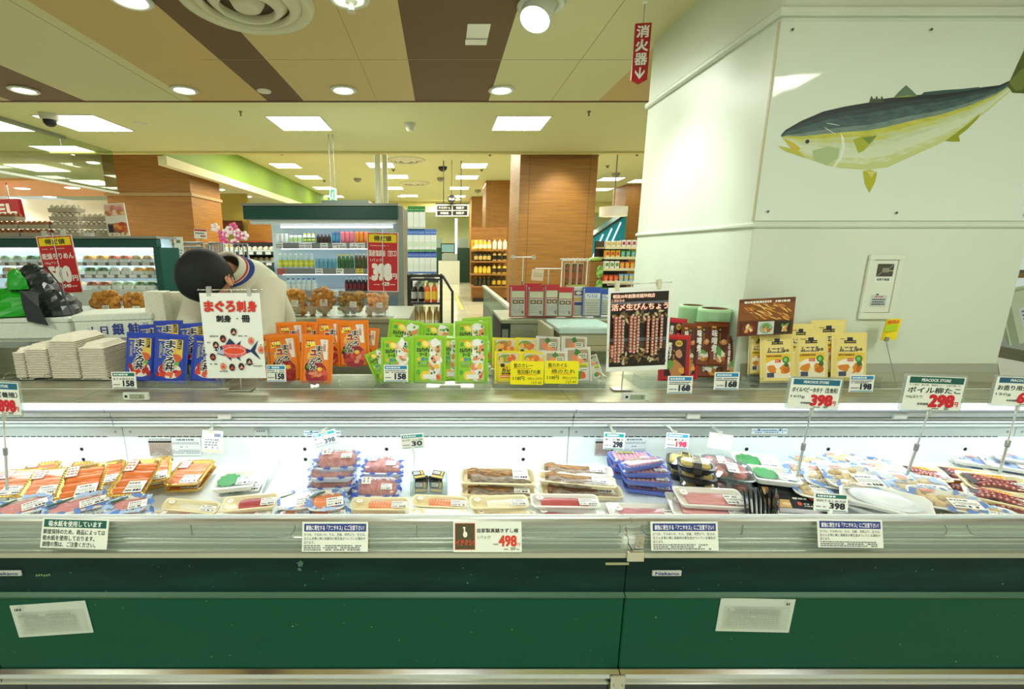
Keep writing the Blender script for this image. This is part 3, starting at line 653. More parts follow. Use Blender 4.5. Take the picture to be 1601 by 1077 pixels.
def pack(kind, f, bk, wpx, zf, zb, label, h=.028, group=None, extra=None):
    """f, bk: photo points of the middle of the front and back rim; zf, zb: their heights"""
    h = {'clam': .017, 'octo': .018, 'box': .017, 'gold': .018, 'wave': .019, 'cream': .022, 'squid': .022, 'white': .022, 'film': .02, 'clear': .022, 'leaf': .022, 'mince': .022, 'dried': .022}.get(kind, h)
    F = atZ(f[0], f[1], zf); B = atZ(bk[0], bk[1], zb); y = (B - F); l = y.length; y.normalize()
    sh = SHIFT.get(NPK[0] + 1, 0); F = F + (Vector((0, 0, EYE)) - F).normalized()*sh; B = B + (Vector((0, 0, EYE)) - B).normalized()*sh; l = (B - F).length
    w = wpx*depth(F)/FOC; x = Vector((y.y, -y.x, 0)).normalized(); z = x.cross(y)
    M = Matrix((x, y, z)).transposed(); NPK[0] += 1; rng = random.Random(NPK[0]*7 + 3)
    nm = {'gold': 'salmon_pack', 'wave': 'fish_pack', 'clam': 'shellfish_pack', 'cream': 'fish_block_pack', 'white': 'fish_block_pack', 'dried': 'dried_fish_pack', 'mince': 'minced_tuna_pack', 'crab': 'crab_stick_pack',
          'black': 'rolled_egg_pack', 'clear': 'sliced_fish_pack', 'leaf': 'herb_pack', 'octo': 'octopus_pack', 'squid': 'squid_pack', 'film': 'wrapped_fish_pack', 'box': 'seafood_pack'}[kind]
    t = thing(nm, label, 'food pack', tuple(F), M.to_euler(), group or {'gold': 'gold trays of salmon'}.get(kind)); t['pk'] = NPK[0]
    def part(name, fn):
        b = MB(); fn(b); return b.build(name, t)
    def film(m=FILM, up=.0015): part('film', lambda b: b.loft([rrect(w, l, .018, up*.4, .001), rrect(w, l, .018, up, .008)], m, False, True))
    def lab(x, y, lw, lh, up=.0024, seed=0, rot=0):
        A = Art(); label_art(A, 0, 0, lw, lh, NPK[0] + seed); c, s_ = math.cos(rot), math.sin(rot)
        part('price_label', lambda b: b.art(A, lambda a, q, k: (x + a*c - q*s_, y + a*s_ + q*c, up + k*EPS)))
    if kind == 'gold':
        part('tray', lambda b: shell(b, w, l, h, GOLD, .022, .008, .014))
        def bead(b):
            P = rrect(w, l, .022, .0, .003, 7); Q = []
            for i, p in enumerate(P):
                a = Vector(p); c = Vector(P[(i+1) % len(P)]); n = max(1, int((c-a).length/.005))
                Q += [a + (c-a)*k/n for k in range(n)]
            for i, p in enumerate(Q):
                d = (Q[(i+1) % len(Q)] - Q[i-1]).normalized(); o = Vector((d.y, -d.x, 0))*.0045*(1 if i % 2 else .45)
                b.add([p - d*.0026 - o, p + d*.0026 - o, p + d*.0026 + o, p - d*.0026 + o, p + Vector((0, 0, .0034))], [(0,1,4),(1,2,4),(2,3,4),(3,0,4)], GOLD)
        part('beaded_rim', bead)
        n = 7
        for i in range(n):
            y0 = l*.10 + l*.74*i/n
            part('salmon_slice', lambda b: slab(b, -w*.40 + rng.uniform(0, .006), y0, w*.40 - rng.uniform(0, .006), y0 + l*.17, -h*.75, -.001 - .0035*(i % 2), SALMON if extra != 'light' else SALMON2, rng, .006))
        film(); A = Art(); A.rect(-w*.42, l*.66, -w*.16, l*.95, '#e7dcd4'); A.up(); A.bars(-w*.40, l*.70, -w*.18, l*.93, 3, '#b5766a', rng, .5, .012); part('maker_label', lambda b: b.art(A, on_top(.0022)))
        lab(-w*.06, l*.06, w*.46, l*.30)
    elif kind in ('wave', 'clam'):
        part('tray', lambda b: shell(b, w, l, h, FOAM_W, .03, .006, .016))
        A = Art()
        for k in range(18):
            a = 2*PI*k/18 + rng.random()*.2; px_, py_ = math.cos(a)*w*.47, l/2 + math.sin(a)*l*.47
            if abs(math.cos(a)) > .4 or rng.random() < .5: A.blob(px_, py_, rng.uniform(.004, .010), BLUEP if rng.random() < .55 else BLUEL, rng, 1.8, 8, .4)
        part('blue_pattern', lambda b: b.art(A, on_top(.0008)))
        if kind == 'wave':
            for k in range(3): part('fish_cut', lambda b: slab(b, -w*.38 + k*w*.25, l*.14, -w*.12 + k*w*.25, l*.86, -h*.7, -.002, {'squid': SALMON2, None: TUNAP}.get(extra, TUNAP), rng))
        else:
            for k in range(16):
                cx, cy = rng.uniform(-w*.34, w*.30), rng.uniform(l*.16, l*.84)
                part('scallop', lambda b: b.sphere((cx, cy, -h*.45), rng.uniform(.011, .017), SCAL, 9, 6, (1, .9, .65)))
        film(clear('milky_film', '#fbfdfd', .06, .08, .10, '#f2f6fa') if extra == 'milky' else FILM)
        if kind == 'clam': A2 = Art(); A2.ell(-w*.2, l*.78, w*.11, l*.07, '#e9a79a'); A2.up(); A2.bars(-w*.28, l*.75, -w*.12, l*.81, 1, '#c0483a', rng, .5, .01); part('round_sticker', lambda b: b.art(A2, on_top(.0021)))
        else:
            A2 = Art(); A2.poly([(-w*.42, l*.6), (-w*.08, l*.86), (-w*.1, l*.93), (-w*.46, l*.7)], '#3c5a35'); part('sprig_strip', lambda b: b.art(A2, on_top(.0021)))
        lab(w*.02, l*.12, w*.42, l*.42, rot=.12)
    elif kind in ('cream', 'white', 'squid'):
        part('tray', lambda b: shell(b, w, l, h, FOAM_C if kind != 'white' else FOAM_W, .014, .006, .012))
        mm = {'salmon': SALMON2, 'tuna': TUNA, 'pink': TUNAP, 'squid': SQUID}[extra or 'tuna']
        part('fish_block', lambda b: slab(b, -w*.20 if kind != 'white' else -w*.34, l*.2, w*.30 if kind != 'white' else w*.34, l*.78, -h*.8, -.003, mm, rng, .003))
        if extra == 'salmon':
            A = Art()
            for k in range(9):
                x = -w*.19 + k*w*.052; A.poly([(x, l*.25), (x + .0016, l*.25), (x + w*.03 + .0016, l*.5), (x + .0016, l*.74), (x, l*.74), (x + w*.03, l*.5)], '#f8cdb4')
            part('fat_stripe', lambda b: b.art(A, on_top(-.0008)))
        film(); A2 = Art(); A2.ell(-w*.36, l*.66, w*.055, l*.14, '#f4f2ec', 0, 18); A2.up(); A2.poly([(-w*.385, l*.62), (-w*.36, l*.73), (-w*.335, l*.62), (-w*.36, l*.67)], '#d8472e'); part('round_sticker', lambda b: b.art(A2, on_top(.002)))
        lab(w*.20, l*.14, w*.27, l*.46)
    elif kind == 'dried':
        part('tray', lambda b: shell(b, w, l, h, FOAM_C if extra != 'white' else FOAM_W, .012, .006, .010))
        for k, m in ((0, EEL), (1, EELG)):
            def fish(b):
                R = []; yc = l*(.66 - .36*k); hx = w*.40
                for i in range(15):
                    t_ = i/14; x = -hx + w*.04*k + 2*hx*t_; th = (.013 + .006*math.sin(t_*PI*1.1))*(1.5 if t_ < .16 else 1)*(.35 if t_ > .9 else 1); yo = yc + .004*math.sin(t_*9 + k); zo = -h*.5
                    R.append([(x, yo + th*math.cos(a*PI/4), zo + th*.75*math.sin(a*PI/4) + .002*rng.random()) for a in range(8)])
                b.loft(R, m, True, True, smooth=True)
            part('dried_fish', fish)
        film(); lab(w*.20, l*.30, w*.20, l*.56)
    elif kind == 'mince':
        part('tray', lambda b: shell(b, w, l, h, mat('tray_blue_white', '#dfe6f4', .3), .02, .007, .012))
        A = Art()
        for cx, cy in ((-w*.44, l*.12), (w*.44, l*.12), (-w*.44, l*.88), (w*.44, l*.88), (-.2*w, l*.03), (.2*w, l*.03), (-w*.47, l*.5), (w*.47, l*.5)):
            for k in range(3): A.blob(cx + rng.uniform(-.006, .006), cy + rng.uniform(-.006, .006), rng.uniform(.004, .009), '#3450b4' if k else '#5f7fd0', rng, 1.5, 8, .4)
        part('blue_pattern', lambda b: b.art(A, on_top(.0008)))
        def mound(b):
            n = 16; rings = []
            for q, z in ((.44, -h*.8), (.44, -h*.1), (.38, .012), (.22, .017)):
                rings.append([(w*q*math.copysign(abs(math.cos(a))**.6, math.cos(a)), l/2 + l*q*.86*math.copysign(abs(math.sin(a))**.6, math.sin(a)), z + rng.uniform(-.001, .001)) for a in [2*PI*i/n for i in range(n)]])
            b.loft(rings, MINCE, False, True, smooth=True)
            for k in range(60):
                x, y_ = rng.uniform(-w*.34, w*.34), rng.uniform(l*.14, l*.8)
                b.tube([(x, y_, .0155 - .006*(abs(x)/w*2)**2), (x + rng.uniform(-.006, .006), y_ + .012, .0165 - .006*(abs(x)/w*2)**2)], .0016, MINCE, 5)
        part('minced_tuna', mound)
        part('lid', lambda b: b.loft([rrect(w, l, .02, .001, 0), rrect(w, l, .02, .020, .008), rrect(w, l, .02, .022, .014)], CLEARP, False, True))
        A2 = Art(); A2.rect(-w*.34, l*.52, -w*.14, l*.9, '#eeeade'); A2.up(); A2.vtext('まぐろ', -w*.20, l*.87, l*.09, '#26221e', bold=.03); A2.vtext('たたき', -w*.285, l*.87, l*.09, '#26221e', bold=.03); part('name_label', lambda b: b.art(A2, on_top(.0225)))
        lab(w*.10, l*.24, w*.24, l*.30, .0225)
    elif kind == 'crab':
        part('tray', lambda b: shell(b, w, l, h, mat('tray_blue', '#6a80d4', .3), .016, .007, .010))
        for k in range(9): part('crab_stick', lambda b: b.tube([(-w*.38 + w*.095*k, l*.1, -h*.15), (-w*.38 + w*.095*k + .004, l*.9, -h*.15)], w*.046, CRABST, 8))
        part('film', lambda b: b.loft([rrect(w, l, .016, .001, 0), rrect(w, l, .016, .007, .008)], clear('blue_film', '#e6e9fb', .1, .06, .05, '#aab6ee'), False, True))
        A2 = Art(); A2.rect(-w*.3, l*.68, w*.12, l*.84, '#b9b66a'); A2.up(); A2.bars(-w*.28, l*.7, w*.1, l*.82, 1, '#4c4f38', rng, .7, .012); part('maker_label', lambda b: b.art(A2, on_top(.0075))); lab(w*.16, l*.08, w*.26, l*.24, .0075)
    elif kind == 'black':
        part('tray', lambda b: shell(b, w, l, h, BLACKT, .022, .008, .014))
        for k in range(2): part('rolled_egg', lambda b: b.box(-w*.40 + k*w*.42, l*.16, -h*.7, -w*.04 + k*w*.42, l*.84, .010, OMEL, .008))
        part('lid', lambda b: b.loft([rrect(w, l, .022, .001, 0), rrect(w, l, .022, .014, .010), rrect(w, l, .02, .016, .016)], CLEARP, False, True))
        def band(b):
            R = []
            for x in (-w*.10, w*.12): R.append([(x, -.002, -h*.8), (x, -.002, .002), (x, .010, .0168), (x, l - .010, .0168), (x, l + .001, .002)])
            b.loft(R, mat('band_black', '#1f1c16', .35), closed=False)
            A = Art()
            for x in (-w*.10, w*.107): A.rect(x, .010, x + .003, l - .01, '#d8b83a')
            A.bars(-w*.06, l*.3, w*.08, l*.7, 3, '#d8b83a', rng, .5, .01); b.art(A, on_top(.017)); A = Art(); A.rect(-w*.09, -h*.6, w*.11, -h*.1, '#c9a92e' if rng.random() < .4 else '#2c2822'); b.art(A, on_front(-.0024))
        part('paper_band', band)
    elif kind == 'clear':
        part('tray', lambda b: shell(b, w, l, h, clear('smoke_tray', '#cfd6d8', .2, .06, .25, '#8a9496'), .03, .006, .016))
        for k in range(2):
            for q in range(3): part('fish_slice', lambda b: b.sphere((-w*.2 + k*w*.42 + rng.uniform(-.005, .005), l*(.3 + .2*q), -h*.2), .022, mat('slice_red', '#cc6a62', .35, noise=(30, '#e8b0a4', (1, 4, 1), 2, .45, .7)), 10, 6, (1, .8, .55)))
        part('lid', lambda b: b.loft([rrect(w, l, .03, .001, 0), rrect(w, l, .03, .018, .012), rrect(w, l, .02, .021, .022)], CLEARP, False, True))
        lab(-w*.10, l*.1, w*.24, l*.5, .0216)
    elif kind == 'leaf':
        part('tray', lambda b: shell(b, w, l, h, FOAM_W, .014, .006, .010))
        def leaf(b):
            n = 22; P = []
            for i in range(n):
                a = 2*PI*i/n; q = 1 + (.14 if i % 2 else -.06); P.append((-w*.13 + w*.27*q*math.cos(a), l*.56 + l*.34*q*math.sin(a)*(1 - .25*math.cos(a)), -.004))
            b.add(P + [(-w*.13, l*.56, .002)], [(i, (i+1) % n, n) for i in range(n)], LEAF)
        part('shiso_leaf', leaf); film(); lab(w*.06, l*.14, w*.36, l*.42)
    elif kind == 'octo':
        part('tray', lambda b: shell(b, w, l, h, FOAM_C, .014, .006, .012))
        for k in range(3):
            def arm(b):
                P = []; 
                for i in range(9):
                    t_ = i/8; P.append((-w*.34 + w*.62*t_, l*(.30 + .2*k) + .012*math.sin(t_*4 + k), -h*.35 + .004*math.sin(t_*PI)))
                b.tube(P, .010, OCTO, 8)
                for p in P[1:-1]: b.sphere((p[0], p[1] - .007, p[2] + .006), .0042, mat('sucker_pink', '#d9a79c', .4), 7, 5)
            part('tentacle', arm)
        film(); A2 = Art(); A2.rect(-w*.22, l*.62, w*.16, l*.90, '#eeb02a'); A2.up(); A2.bars(-w*.2, l*.65, w*.14, l*.87, 2, '#b3511c', rng, .5, .012); A2.rect(-w*.42, l*.3, -w*.30, l*.85, '#2f2a2a'); part('yellow_label', lambda b: b.art(A2, on_top(.0021))); lab(w*.16, l*.14, w*.3, l*.42)
    elif kind == 'film':
        part('tray', lambda b: shell(b, w, l, h, FOAM_W, .03, .006, .016))
        part('wrapped_fish', lambda b: b.sphere((0, l/2, -h*.3), .5, mat('wrapped_white', '#e9edf0', .3, noise=(14, '#d3dbe4', (1, 1, 1), 3, .4, .7)), 18, 8, (w*.80, l*.80, h*1.1)))
        film(clear('milky_film', '#fbfdfd', .06, .08, .10, '#f2f6fa')); A2 = Art(); A2.ell(-w*.26, l*.68, w*.07, l*.07, '#e9b0a4'); A2.up(); A2.ell(-w*.26, l*.68, w*.055, l*.05, '#f2e6e2'); part('round_sticker', lambda b: b.art(A2, on_top(.0135)))
    elif kind == 'box':
        part('tray', lambda b: shell(b, w, l, h, FOAM_W, .016, .006, .010))
        part('seafood', lambda b: slab(b, -w*.38, l*.14, w*.38, l*.86, -h*.8, -.002, mat('blue_wrap', '#7f97cf', .4, noise=(16, '#e6ebf6', (1, 1, 1), 3, .42, .6)), rng))
        film(); A2 = Art(); A2.ell(-w*.1, l*.74, w*.10, l*.08, '#e2786a'); A2.up(); A2.bars(-w*.17, l*.72, -w*.03, l*.77, 1, '#f5e4e0', rng, .6, .01); A2.bars(-w*.4, l*.3, -w*.05, l*.4, 1, '#3a3a3c', rng, .8, .012); part('round_sticker', lambda b: b.art(A2, on_top(.0022))); lab(w*.1, l*.14, w*.32, l*.4)
    return t
D = DECK
# salmon in gold trays, left
pack('gold', (55, 745), (72, 722), 48, D+.055, D+.075, 'gold salmon tray at back wall, leftmost, half hidden behind two others', extra='light')
pack('gold', (108, 745), (124, 722), 46, D+.055, D+.075, 'gold salmon tray at back wall, second, mostly behind front ones', extra='light')
pack('gold', (166, 757), (172, 721), 46, D+.035, D+.075, 'gold salmon tray leaning at back between the two darkest orange ones')
pack('gold', (238, 762), (246, 724), 45, D+.03, D+.045, 'lower gold tray of the pair stacked at back against the sticker', extra='light')
pack('gold', (240, 753), (245, 716), 45, D+.062, D+.085, 'upper gold salmon tray of the pair stacked below rating sticker', extra='light')
pack('gold', (-3, 778), (38, 733), 66, D+.045, D+.085, 'gold salmon tray cut by left frame edge behind the sign pole', extra='light')
pack('gold', (57, 778), (88, 732), 60, D+.045, D+.085, 'pale salmon gold tray second from left in the front row', extra='light')
pack('gold', (118, 780), (138, 725), 62, D+.06, D+.115, 'deep orange salmon gold tray in middle of the front row')
pack('gold', (192, 782), (227, 727), 58, D+.03, D+.08, 'gold tray underneath the rightmost deep orange salmon tray')
pack('gold', (193, 775), (229, 718), 58, D+.065, D+.115, 'deep orange salmon gold tray tilted right, on another tray')
pack('gold', (283, 767), (314, 727), 58, D+.03, D+.045, 'lower gold tray of the pair standing alone at right')
pack('gold', (281, 758), (312, 719), 57, D+.062, D+.080, 'upper salmon gold tray of the pair standing alone at right', extra='light')
# tuna in white and blue trays, left front
for i, (f, bk, w_, zf) in enumerate((((22, 812), (30, 795), 74, .03), ((118, 812), (124, 796), 96, .03), ((206, 812), (212, 797), 64, .03), ((32, 804), (36, 777), 76, .062), ((122, 799), (126, 774), 92, .064), ((196, 801), (208, 774), 62, .062))):
    pack('wave', f, bk, w_, D + zf, D + zf + .02, ('lower', 'upper')[i // 3] + ' white-and-blue tuna tray, ' + ('leftmost stack by the sign pole', 'middle stack of the left front', 'right stack beside cream trays')[i % 3], group='white and blue tuna trays')
# leaf trays behind, then acrylic dividers
pack('leaf', (372, 776), (390, 738), 68, D+.03, D+.035, 'lower white clear-lidded tray with greens behind the cream trays')
pack('leaf', (362, 763), (373, 736), 64, D+.062, D+.07, 'upper white clear-lidded tray with greens, left of clear divider')
# cream trays with tuna, front left of centre
pack('cream', (270, 816), (282, 795), 100, D+.028, D+.033, 'cream tuna tray in front row, left one, half under the steel rail', extra='pink')
pack('cream', (292, 800), (304, 781), 96, D+.03, D+.05, 'cream tray behind the left tuna tray, contents pale', extra='squid')
pack('cream', (376, 816), (384, 795), 88, D+.028, D+.033, 'cream tuna tray in front row, right one, half under the steel rail', extra='pink')
pack('cream', (388, 796), (394, 773), 84, D+.03, D+.045, 'cream tray with bright red tuna block, behind front tuna trays', extra='tuna')
pack('wave', (458, 815), (464, 790), 62, D+.03, D+.035, 'lower blue-rimmed squid tray, left stack under minced tuna', extra='squid')
pack('wave', (512, 815), (516, 790), 64, D+.03, D+.035, 'lower blue-rimmed squid tray, right stack under minced tuna', extra='squid')
pack('wave', (460, 795), (468, 768), 60, D+.066, D+.075, 'upper blue-rimmed squid tray, left stack under minced tuna', extra='squid')
pack('wave', (509, 797), (514, 766), 62, D+.066, D+.080, 'upper blue-rimmed squid tray, right stack under minced tuna', extra='squid')
# minced tuna
pack('mince', (514, 776), (526, 742), 72, D+.03, D+.03, 'bottom minced tuna pack of the left tall stack')
pack('mince', (514, 764), (525, 734), 72, D+.062, D+.062, 'second from bottom minced tuna pack of the left tall stack')
pack('mince', (516, 748), (525, 722), 74, D+.094, D+.10, 'second from top minced tuna pack of the left tall stack')
pack('mince', (525, 732), (530, 707), 70, D+.128, D+.138, 'topmost minced tuna pack of the left tall stack')
pack('mince', (594, 756), (600, 733), 66, D+.035, D+.035, 'lower minced tuna pack at back of the right short stack')
pack('mince', (595, 741), (601, 718), 66, D+.070, D+.080, 'upper minced tuna pack at back of the right short stack')
pack('mince', (588, 778), (592, 748), 72, D+.034, D+.07, 'minced tuna pack tilted forward in front of right short stack')
# salmon and squid blocks
pack('cream', (588, 816), (592, 797), 94, D+.028, D+.033, 'cream salmon tray at front rail right of the squid stack', extra='salmon')
pack('cream', (593, 797), (596, 777), 92, D+.034, D+.05, 'cream salmon tray with glare in front of minced tuna', extra='salmon')
pack('cream', (684, 816), (686, 795), 94, D+.028, D+.033, 'cream salmon tray at front rail below the black packets', extra='salmon')
pack('cream', (687, 793), (689, 774), 88, D+.034, D+.05, 'cream striped-salmon tray just in front of black packets', extra='salmon')
pack('squid', (788, 816), (786, 795), 98, D+.028, D+.033, 'cream squid tray at front rail left of the red tuna', extra='squid')
pack('squid', (782, 794), (778, 774), 94, D+.034, D+.05, 'cream squid tray in front of the dried fish, upper', extra='squid')
pack('white', (894, 816), (888, 794), 112, D+.028, D+.033, 'white tray with red tuna block at the front rail', extra='tuna')
pack('white', (886, 793), (880, 772), 108, D+.034, D+.05, 'white tray with pale pink tuna block behind the front one', extra='tuna')
# dried fish
pack('dried', (780, 776), (779, 756), 122, D+.03, D+.045, 'cream dried fish tray, left column, front one')
pack('dried', (779, 757), (777, 730), 120, D+.045, D+.075, 'cream dried fish tray, left column, rear one with pale belly')
pack('dried', (900, 741), (897, 726), 116, D+.048, D+.06, 'dried fish tray, right column, rearmost and greyish', extra='white')
pack('dried', (902, 757), (900, 741), 120, D+.04, D+.05, 'dried fish tray, right column, middle one')
pack('dried', (912, 776), (905, 756), 128, D+.03, D+.04, 'dried fish tray, right column, front one above pink tuna')
# crab sticks
for i in range(3): pack('crab', (988 + i*3, 746 - i*12), (980, 718 - i*6), 66, D+.026+.031*i, D+.027+.031*i, tb(2-i, 3) + ' blue pack of crab sticks in the rear left stack', h=.02)
for i in range(4): pack('crab', (1016 - i*1, 768 - i*13.5), (1004 - i*2, 737 - i*6.5), 74, D+.024+.031*i, D+.026+.031*i, tb(3-i, 4) + ' blue pack of crab sticks in the front right stack', h=.02)
# rolled egg in black trays
for i in range(2): pack('black', (1072 - i*3, 745 - i*16), (1070, 722 - i*10), 52, D+.03+.044*i, D+.031+.044*i, ('lower', 'upper')[i] + ' black tray of rolled egg at the back, half hidden', h=.026)
for i in range(3): pack('black', (1094 - i*2, 765 - i*16), (1090 - i*2, 741 - i*12), 54, D+.03+.044*i, D+.031+.044*i, tb(2-i, 3) + ' black gold-banded rolled egg tray in the front stack', h=.026)
# sliced fish in clear packs, herbs
pack('clear', (1146, 768), (1135, 735), 66, D+.03, D+.035, 'lower clear smoky pack of red fish slices beside herb trays')
pack('clear', (1147, 750), (1135, 720), 66, D+.064, D+.075, 'upper front clear pack of red fish slices beside herb trays')
pack('clear', (1128, 734), (1120, 712), 50, D+.068, D+.085, 'clear pack of red fish slices at back under blank card')
pack('leaf', (1190, 732), (1176, 708), 66, D+.055, D+.075, 'white tray with green leaf at the back wall')
pack('leaf', (1222, 766), (1205, 736), 66, D+.03, D+.035, 'lower white leaf tray beneath the front one')
pack('leaf', (1220, 753), (1200, 729), 66, D+.06, D+.065, 'front white tray with green leaf on top of another')
# white tuna trays in front
pack('white', (1022, 816), (1004, 786), 124, D+.026, D+.035, 'white tray with violet tuna block at rail right of red tuna', extra='pink')
pack('white', (1120, 812), (1100, 776), 124, D+.03, D+.034, 'lower white pink-fish tray at rail left of black packets', extra='pink')
pack('white', (1120, 792), (1100, 762), 104, D+.062, D+.078, 'upper white pink tuna tray tilted on another, by rolled eggs', extra='pink')
# scallops
pack('clam', (1280, 732), (1258, 711), 62, D+.075, D+.085, 'scallop tray at back, leftmost, behind the tall price stand', extra='milky')
pack('clam', (1332, 725), (1308, 707), 58, D+.078, D+.088, 'scallop tray at back, second from left', extra='milky')
pack('clam', (1382, 733), (1358, 715), 50, D+.06, D+.07, 'scallop tray at back, third, mostly behind others')
pack('clam', (1264, 753), (1248, 724), 48, D+.055, D+.075, 'scallop tray leaning left behind the tall price stand', extra='milky')
pack('clam', (1275, 778), (1258, 744), 52, D+.035, D+.06, 'scallop tray in the left pile, lowest by the small price card')
pack('clam', (1296, 762), (1280, 726), 56, D+.055, D+.085, 'scallop tray in the left pile, between price stand and big one')
pack('clam', (1356, 792), (1330, 748), 86, D+.03, D+.04, 'scallop tray underneath the large one in the centre pile')
pack('clam', (1350, 766), (1318, 724), 84, D+.068, D+.10, 'large scallop tray on top of the centre pile')
pack('clam', (1400, 752), (1372, 722), 66, D+.06, D+.085, 'scallop tray behind and right of the centre pile')
pack('film', (1388, 808), (1386, 782), 112, D+.03, D+.034, 'lower white film-wrapped tray at rail beside 398 small card')
pack('film', (1386, 796), (1380, 762), 112, D+.062, D+.075, 'large white film-wrapped tray on top beside 398 small card', extra='milky')
pack('clam', (1452, 778), (1420, 740), 86, D+.05, D+.075, 'scallop tray under the second tall price stand', extra='milky')
pack('clam', (1470, 815), (1470, 790), 90, D+.026, D+.03, 'shellfish tray at rail beneath the milky wrapped one')
pack('clam', (1494, 798), (1466, 763), 92, D+.06, D+.085, 'shellfish tray with brown meat leaning right near the rail', extra='milky')
pack('clam', (1535, 810), (1522, 784), 96, D+.042, D+.055, 'shellfish tray with yellow meat at rail, right part')
# octopus and blue-white packs, right
pack('octo', (1458, 750), (1436, 729), 58, D+.04, D+.055, 'cream octopus tray at back, leftmost, behind second stand')
pack('octo', (1528, 754), (1500, 731), 74, D+.04, D+.055, 'cream octopus tray at back with orange label, second')
pack('octo', (1506, 772), (1490, 750), 66, D+.035, D+.045, 'cream octopus tray in middle, mostly under the large one')
pack('octo', (1578, 770), (1544, 740), 92, D+.05, D+.075, 'large cream octopus tray with sliced tentacles at right')
pack('octo', (1572, 788), (1560, 766), 84, D+.04, D+.05, 'cream octopus tray in front of the large one at right')
pack('octo', (1606, 808), (1592, 782), 84, D+.035, D+.04, 'cream octopus tray at the rail, cut by right frame edge')
for i, (f, bk, w_, zf) in enumerate((((1535, 736), (1515, 720), 60, .035), ((1584, 742), (1565, 722), 60, .035), ((1538, 727), (1520, 711), 62, .062), ((1590, 734), (1568, 715), 62, .064), ((1600, 722), (1585, 709), 56, .085))):
    pack('box', f, bk, w_, D + zf, D + zf + .01, ('lower left', 'lower right', 'upper left', 'upper right', 'topmost rear')[i] + ' white pack with blue print in the back right stack')
# black vinegared-mackerel packets fanned out: file-like edges at left, faces at right
rng = random.Random(5)
def packet(loc, rot, label, i, w, h):
    t = thing('fish_packet', label, 'food packet', loc, rot, 'black vacuum fish packets')
    b = MB(); b.loft([[(-w/2, 0, 0), (w/2, 0, 0), (w/2, .001, 0), (-w/2, .001, 0)], [(-w/2, -.0025, h*.2), (w/2, -.0025, h*.2), (w/2, .0025, h*.2), (-w/2, .0025, h*.2)], [(-w/2, -.0025, h*.8), (w/2, -.0025, h*.8), (w/2, .0025, h*.8), (-w/2, .0025, h*.8)], [(-w/2, 0, h), (w/2, 0, h), (w/2, .001, h), (-w/2, .001, h)]], mat('packet_black', '#1c1f24', .22), True, True)
    b.build('pouch', t)
    A = Art(); A.rect(-w*.44, h*.22, -w*.12, h*.60, ['#c9a35c', '#a9b4b8', '#dfe2dc'][i % 3]); A.up(); A.ell(w*.32, h*.72, .009, .006, '#d9532e'); A.ell(w*.05, h*.45, .007, .007, '#d9532e'); A.ell(-w*.2, h*.40, .014, .006, '#e2c79a'); A.bars(-w*.05, h*.62, w*.22, h*.76, 1, '#e8e6de', rng, .6, .012); A.bars(w*.12, h*.3, w*.42, h*.5, 2, '#b9bcb8', rng, .5, .01)
    b = MB(); b.art(A, on_front(-.0029)); b.build('printed_front', t)
for i in range(8):
    p = atZ(1177 + i*7.5, 815, D + .036); packet((p.x, p.y + .03, p.z), (math.radians(-14), math.radians(-30 + rng.uniform(-3, 3)), math.radians(66 - i*1.5)), lr(i, 8) + ' of the black packets seen edge-on in a file-like row', i, .085, .085)
for i in range(7):
    p = atZ(1264 + (i % 3)*10 - 8, 806, D + .004); packet((p.x, p.y + .012 + .019*i, p.z + .0045*i), (math.radians(-54), 0, math.radians(-9 + 2*(i % 3))), ORD[i] + ' from the front of the black packets lying like shingles by the 398 card', i + 9, .165, .075)
# black-and-yellow sauce packets in the small acrylic box
p0 = atZ(670, 776, D); t = thing('acrylic_box', 'small clear acrylic box holding black-and-yellow sachets', 'acrylic box', tuple(p0))
k = depth(p0)/FOC; bw, bl, bh = 58*k, .07, .055
for nm, (x0, y0, z0, x1, y1, z1) in (('front_pane', (-bw/2, 0, 0, bw/2, .002, bh)), ('back_pane', (-bw/2, bl, 0, bw/2, bl + .002, bh)), ('side_pane', (-bw/2, .0022, 0, -bw/2 + .002, bl, bh)), ('side_pane', (bw/2 - .002, .0022, 0, bw/2, bl, bh)), ('base_pane', (-bw/2 + .002, .0022, 0, bw/2 - .002, bl, .002))):
    b = MB(); b.box(x0, y0, z0, x1, y1, z1, ACRYL); b.build(nm, t)
for i in range(12):
    if i < 10: x, y, zz = p0.x + (-.026 if i % 2 else .026) + rng.uniform(-.004, .004), p0.y + .016 + .0105*(i//2), p0.z + .006; rt = (math.radians(-9), math.radians(rng.uniform(-7, 7)), math.radians(rng.uniform(-2, 2)))
    else: x, y, zz = p0.x + (-.03 if i == 10 else .028), p0.y + .022, p0.z + .0585 + .002*i*0; rt = (math.radians(-76), math.radians(rng.uniform(-3, 3)), math.radians(20 if i == 10 else -15))
    t = thing('sauce_sachet', 'black-and-yellow sachet in the acrylic box, ' + ('%s from the front' % ORD[i]), 'sachet', (x, y, zz), rt, 'sauce sachets in the acrylic box')
    b = MB(); b.box(-.022, -.0015, 0, .022, .0015, .042, mat('sachet_black', '#2e3130', .3), .0014); b.build('sachet_body', t)
    A = Art(); A.rect(-.02, .004, .02, .014, '#c8a83c'); A.rect(-.018, .022, .006, .036, '#cfd2c6'); A.rect(.010, .018, .018, .038, '#c8a83c'); A.up(); A.bars(-.016, .024, .004, .034, 2, '#2e3130', rng, .5, .006); b = MB(); b.art(A, on_front(-.0016)); b.build('printed_front', t)
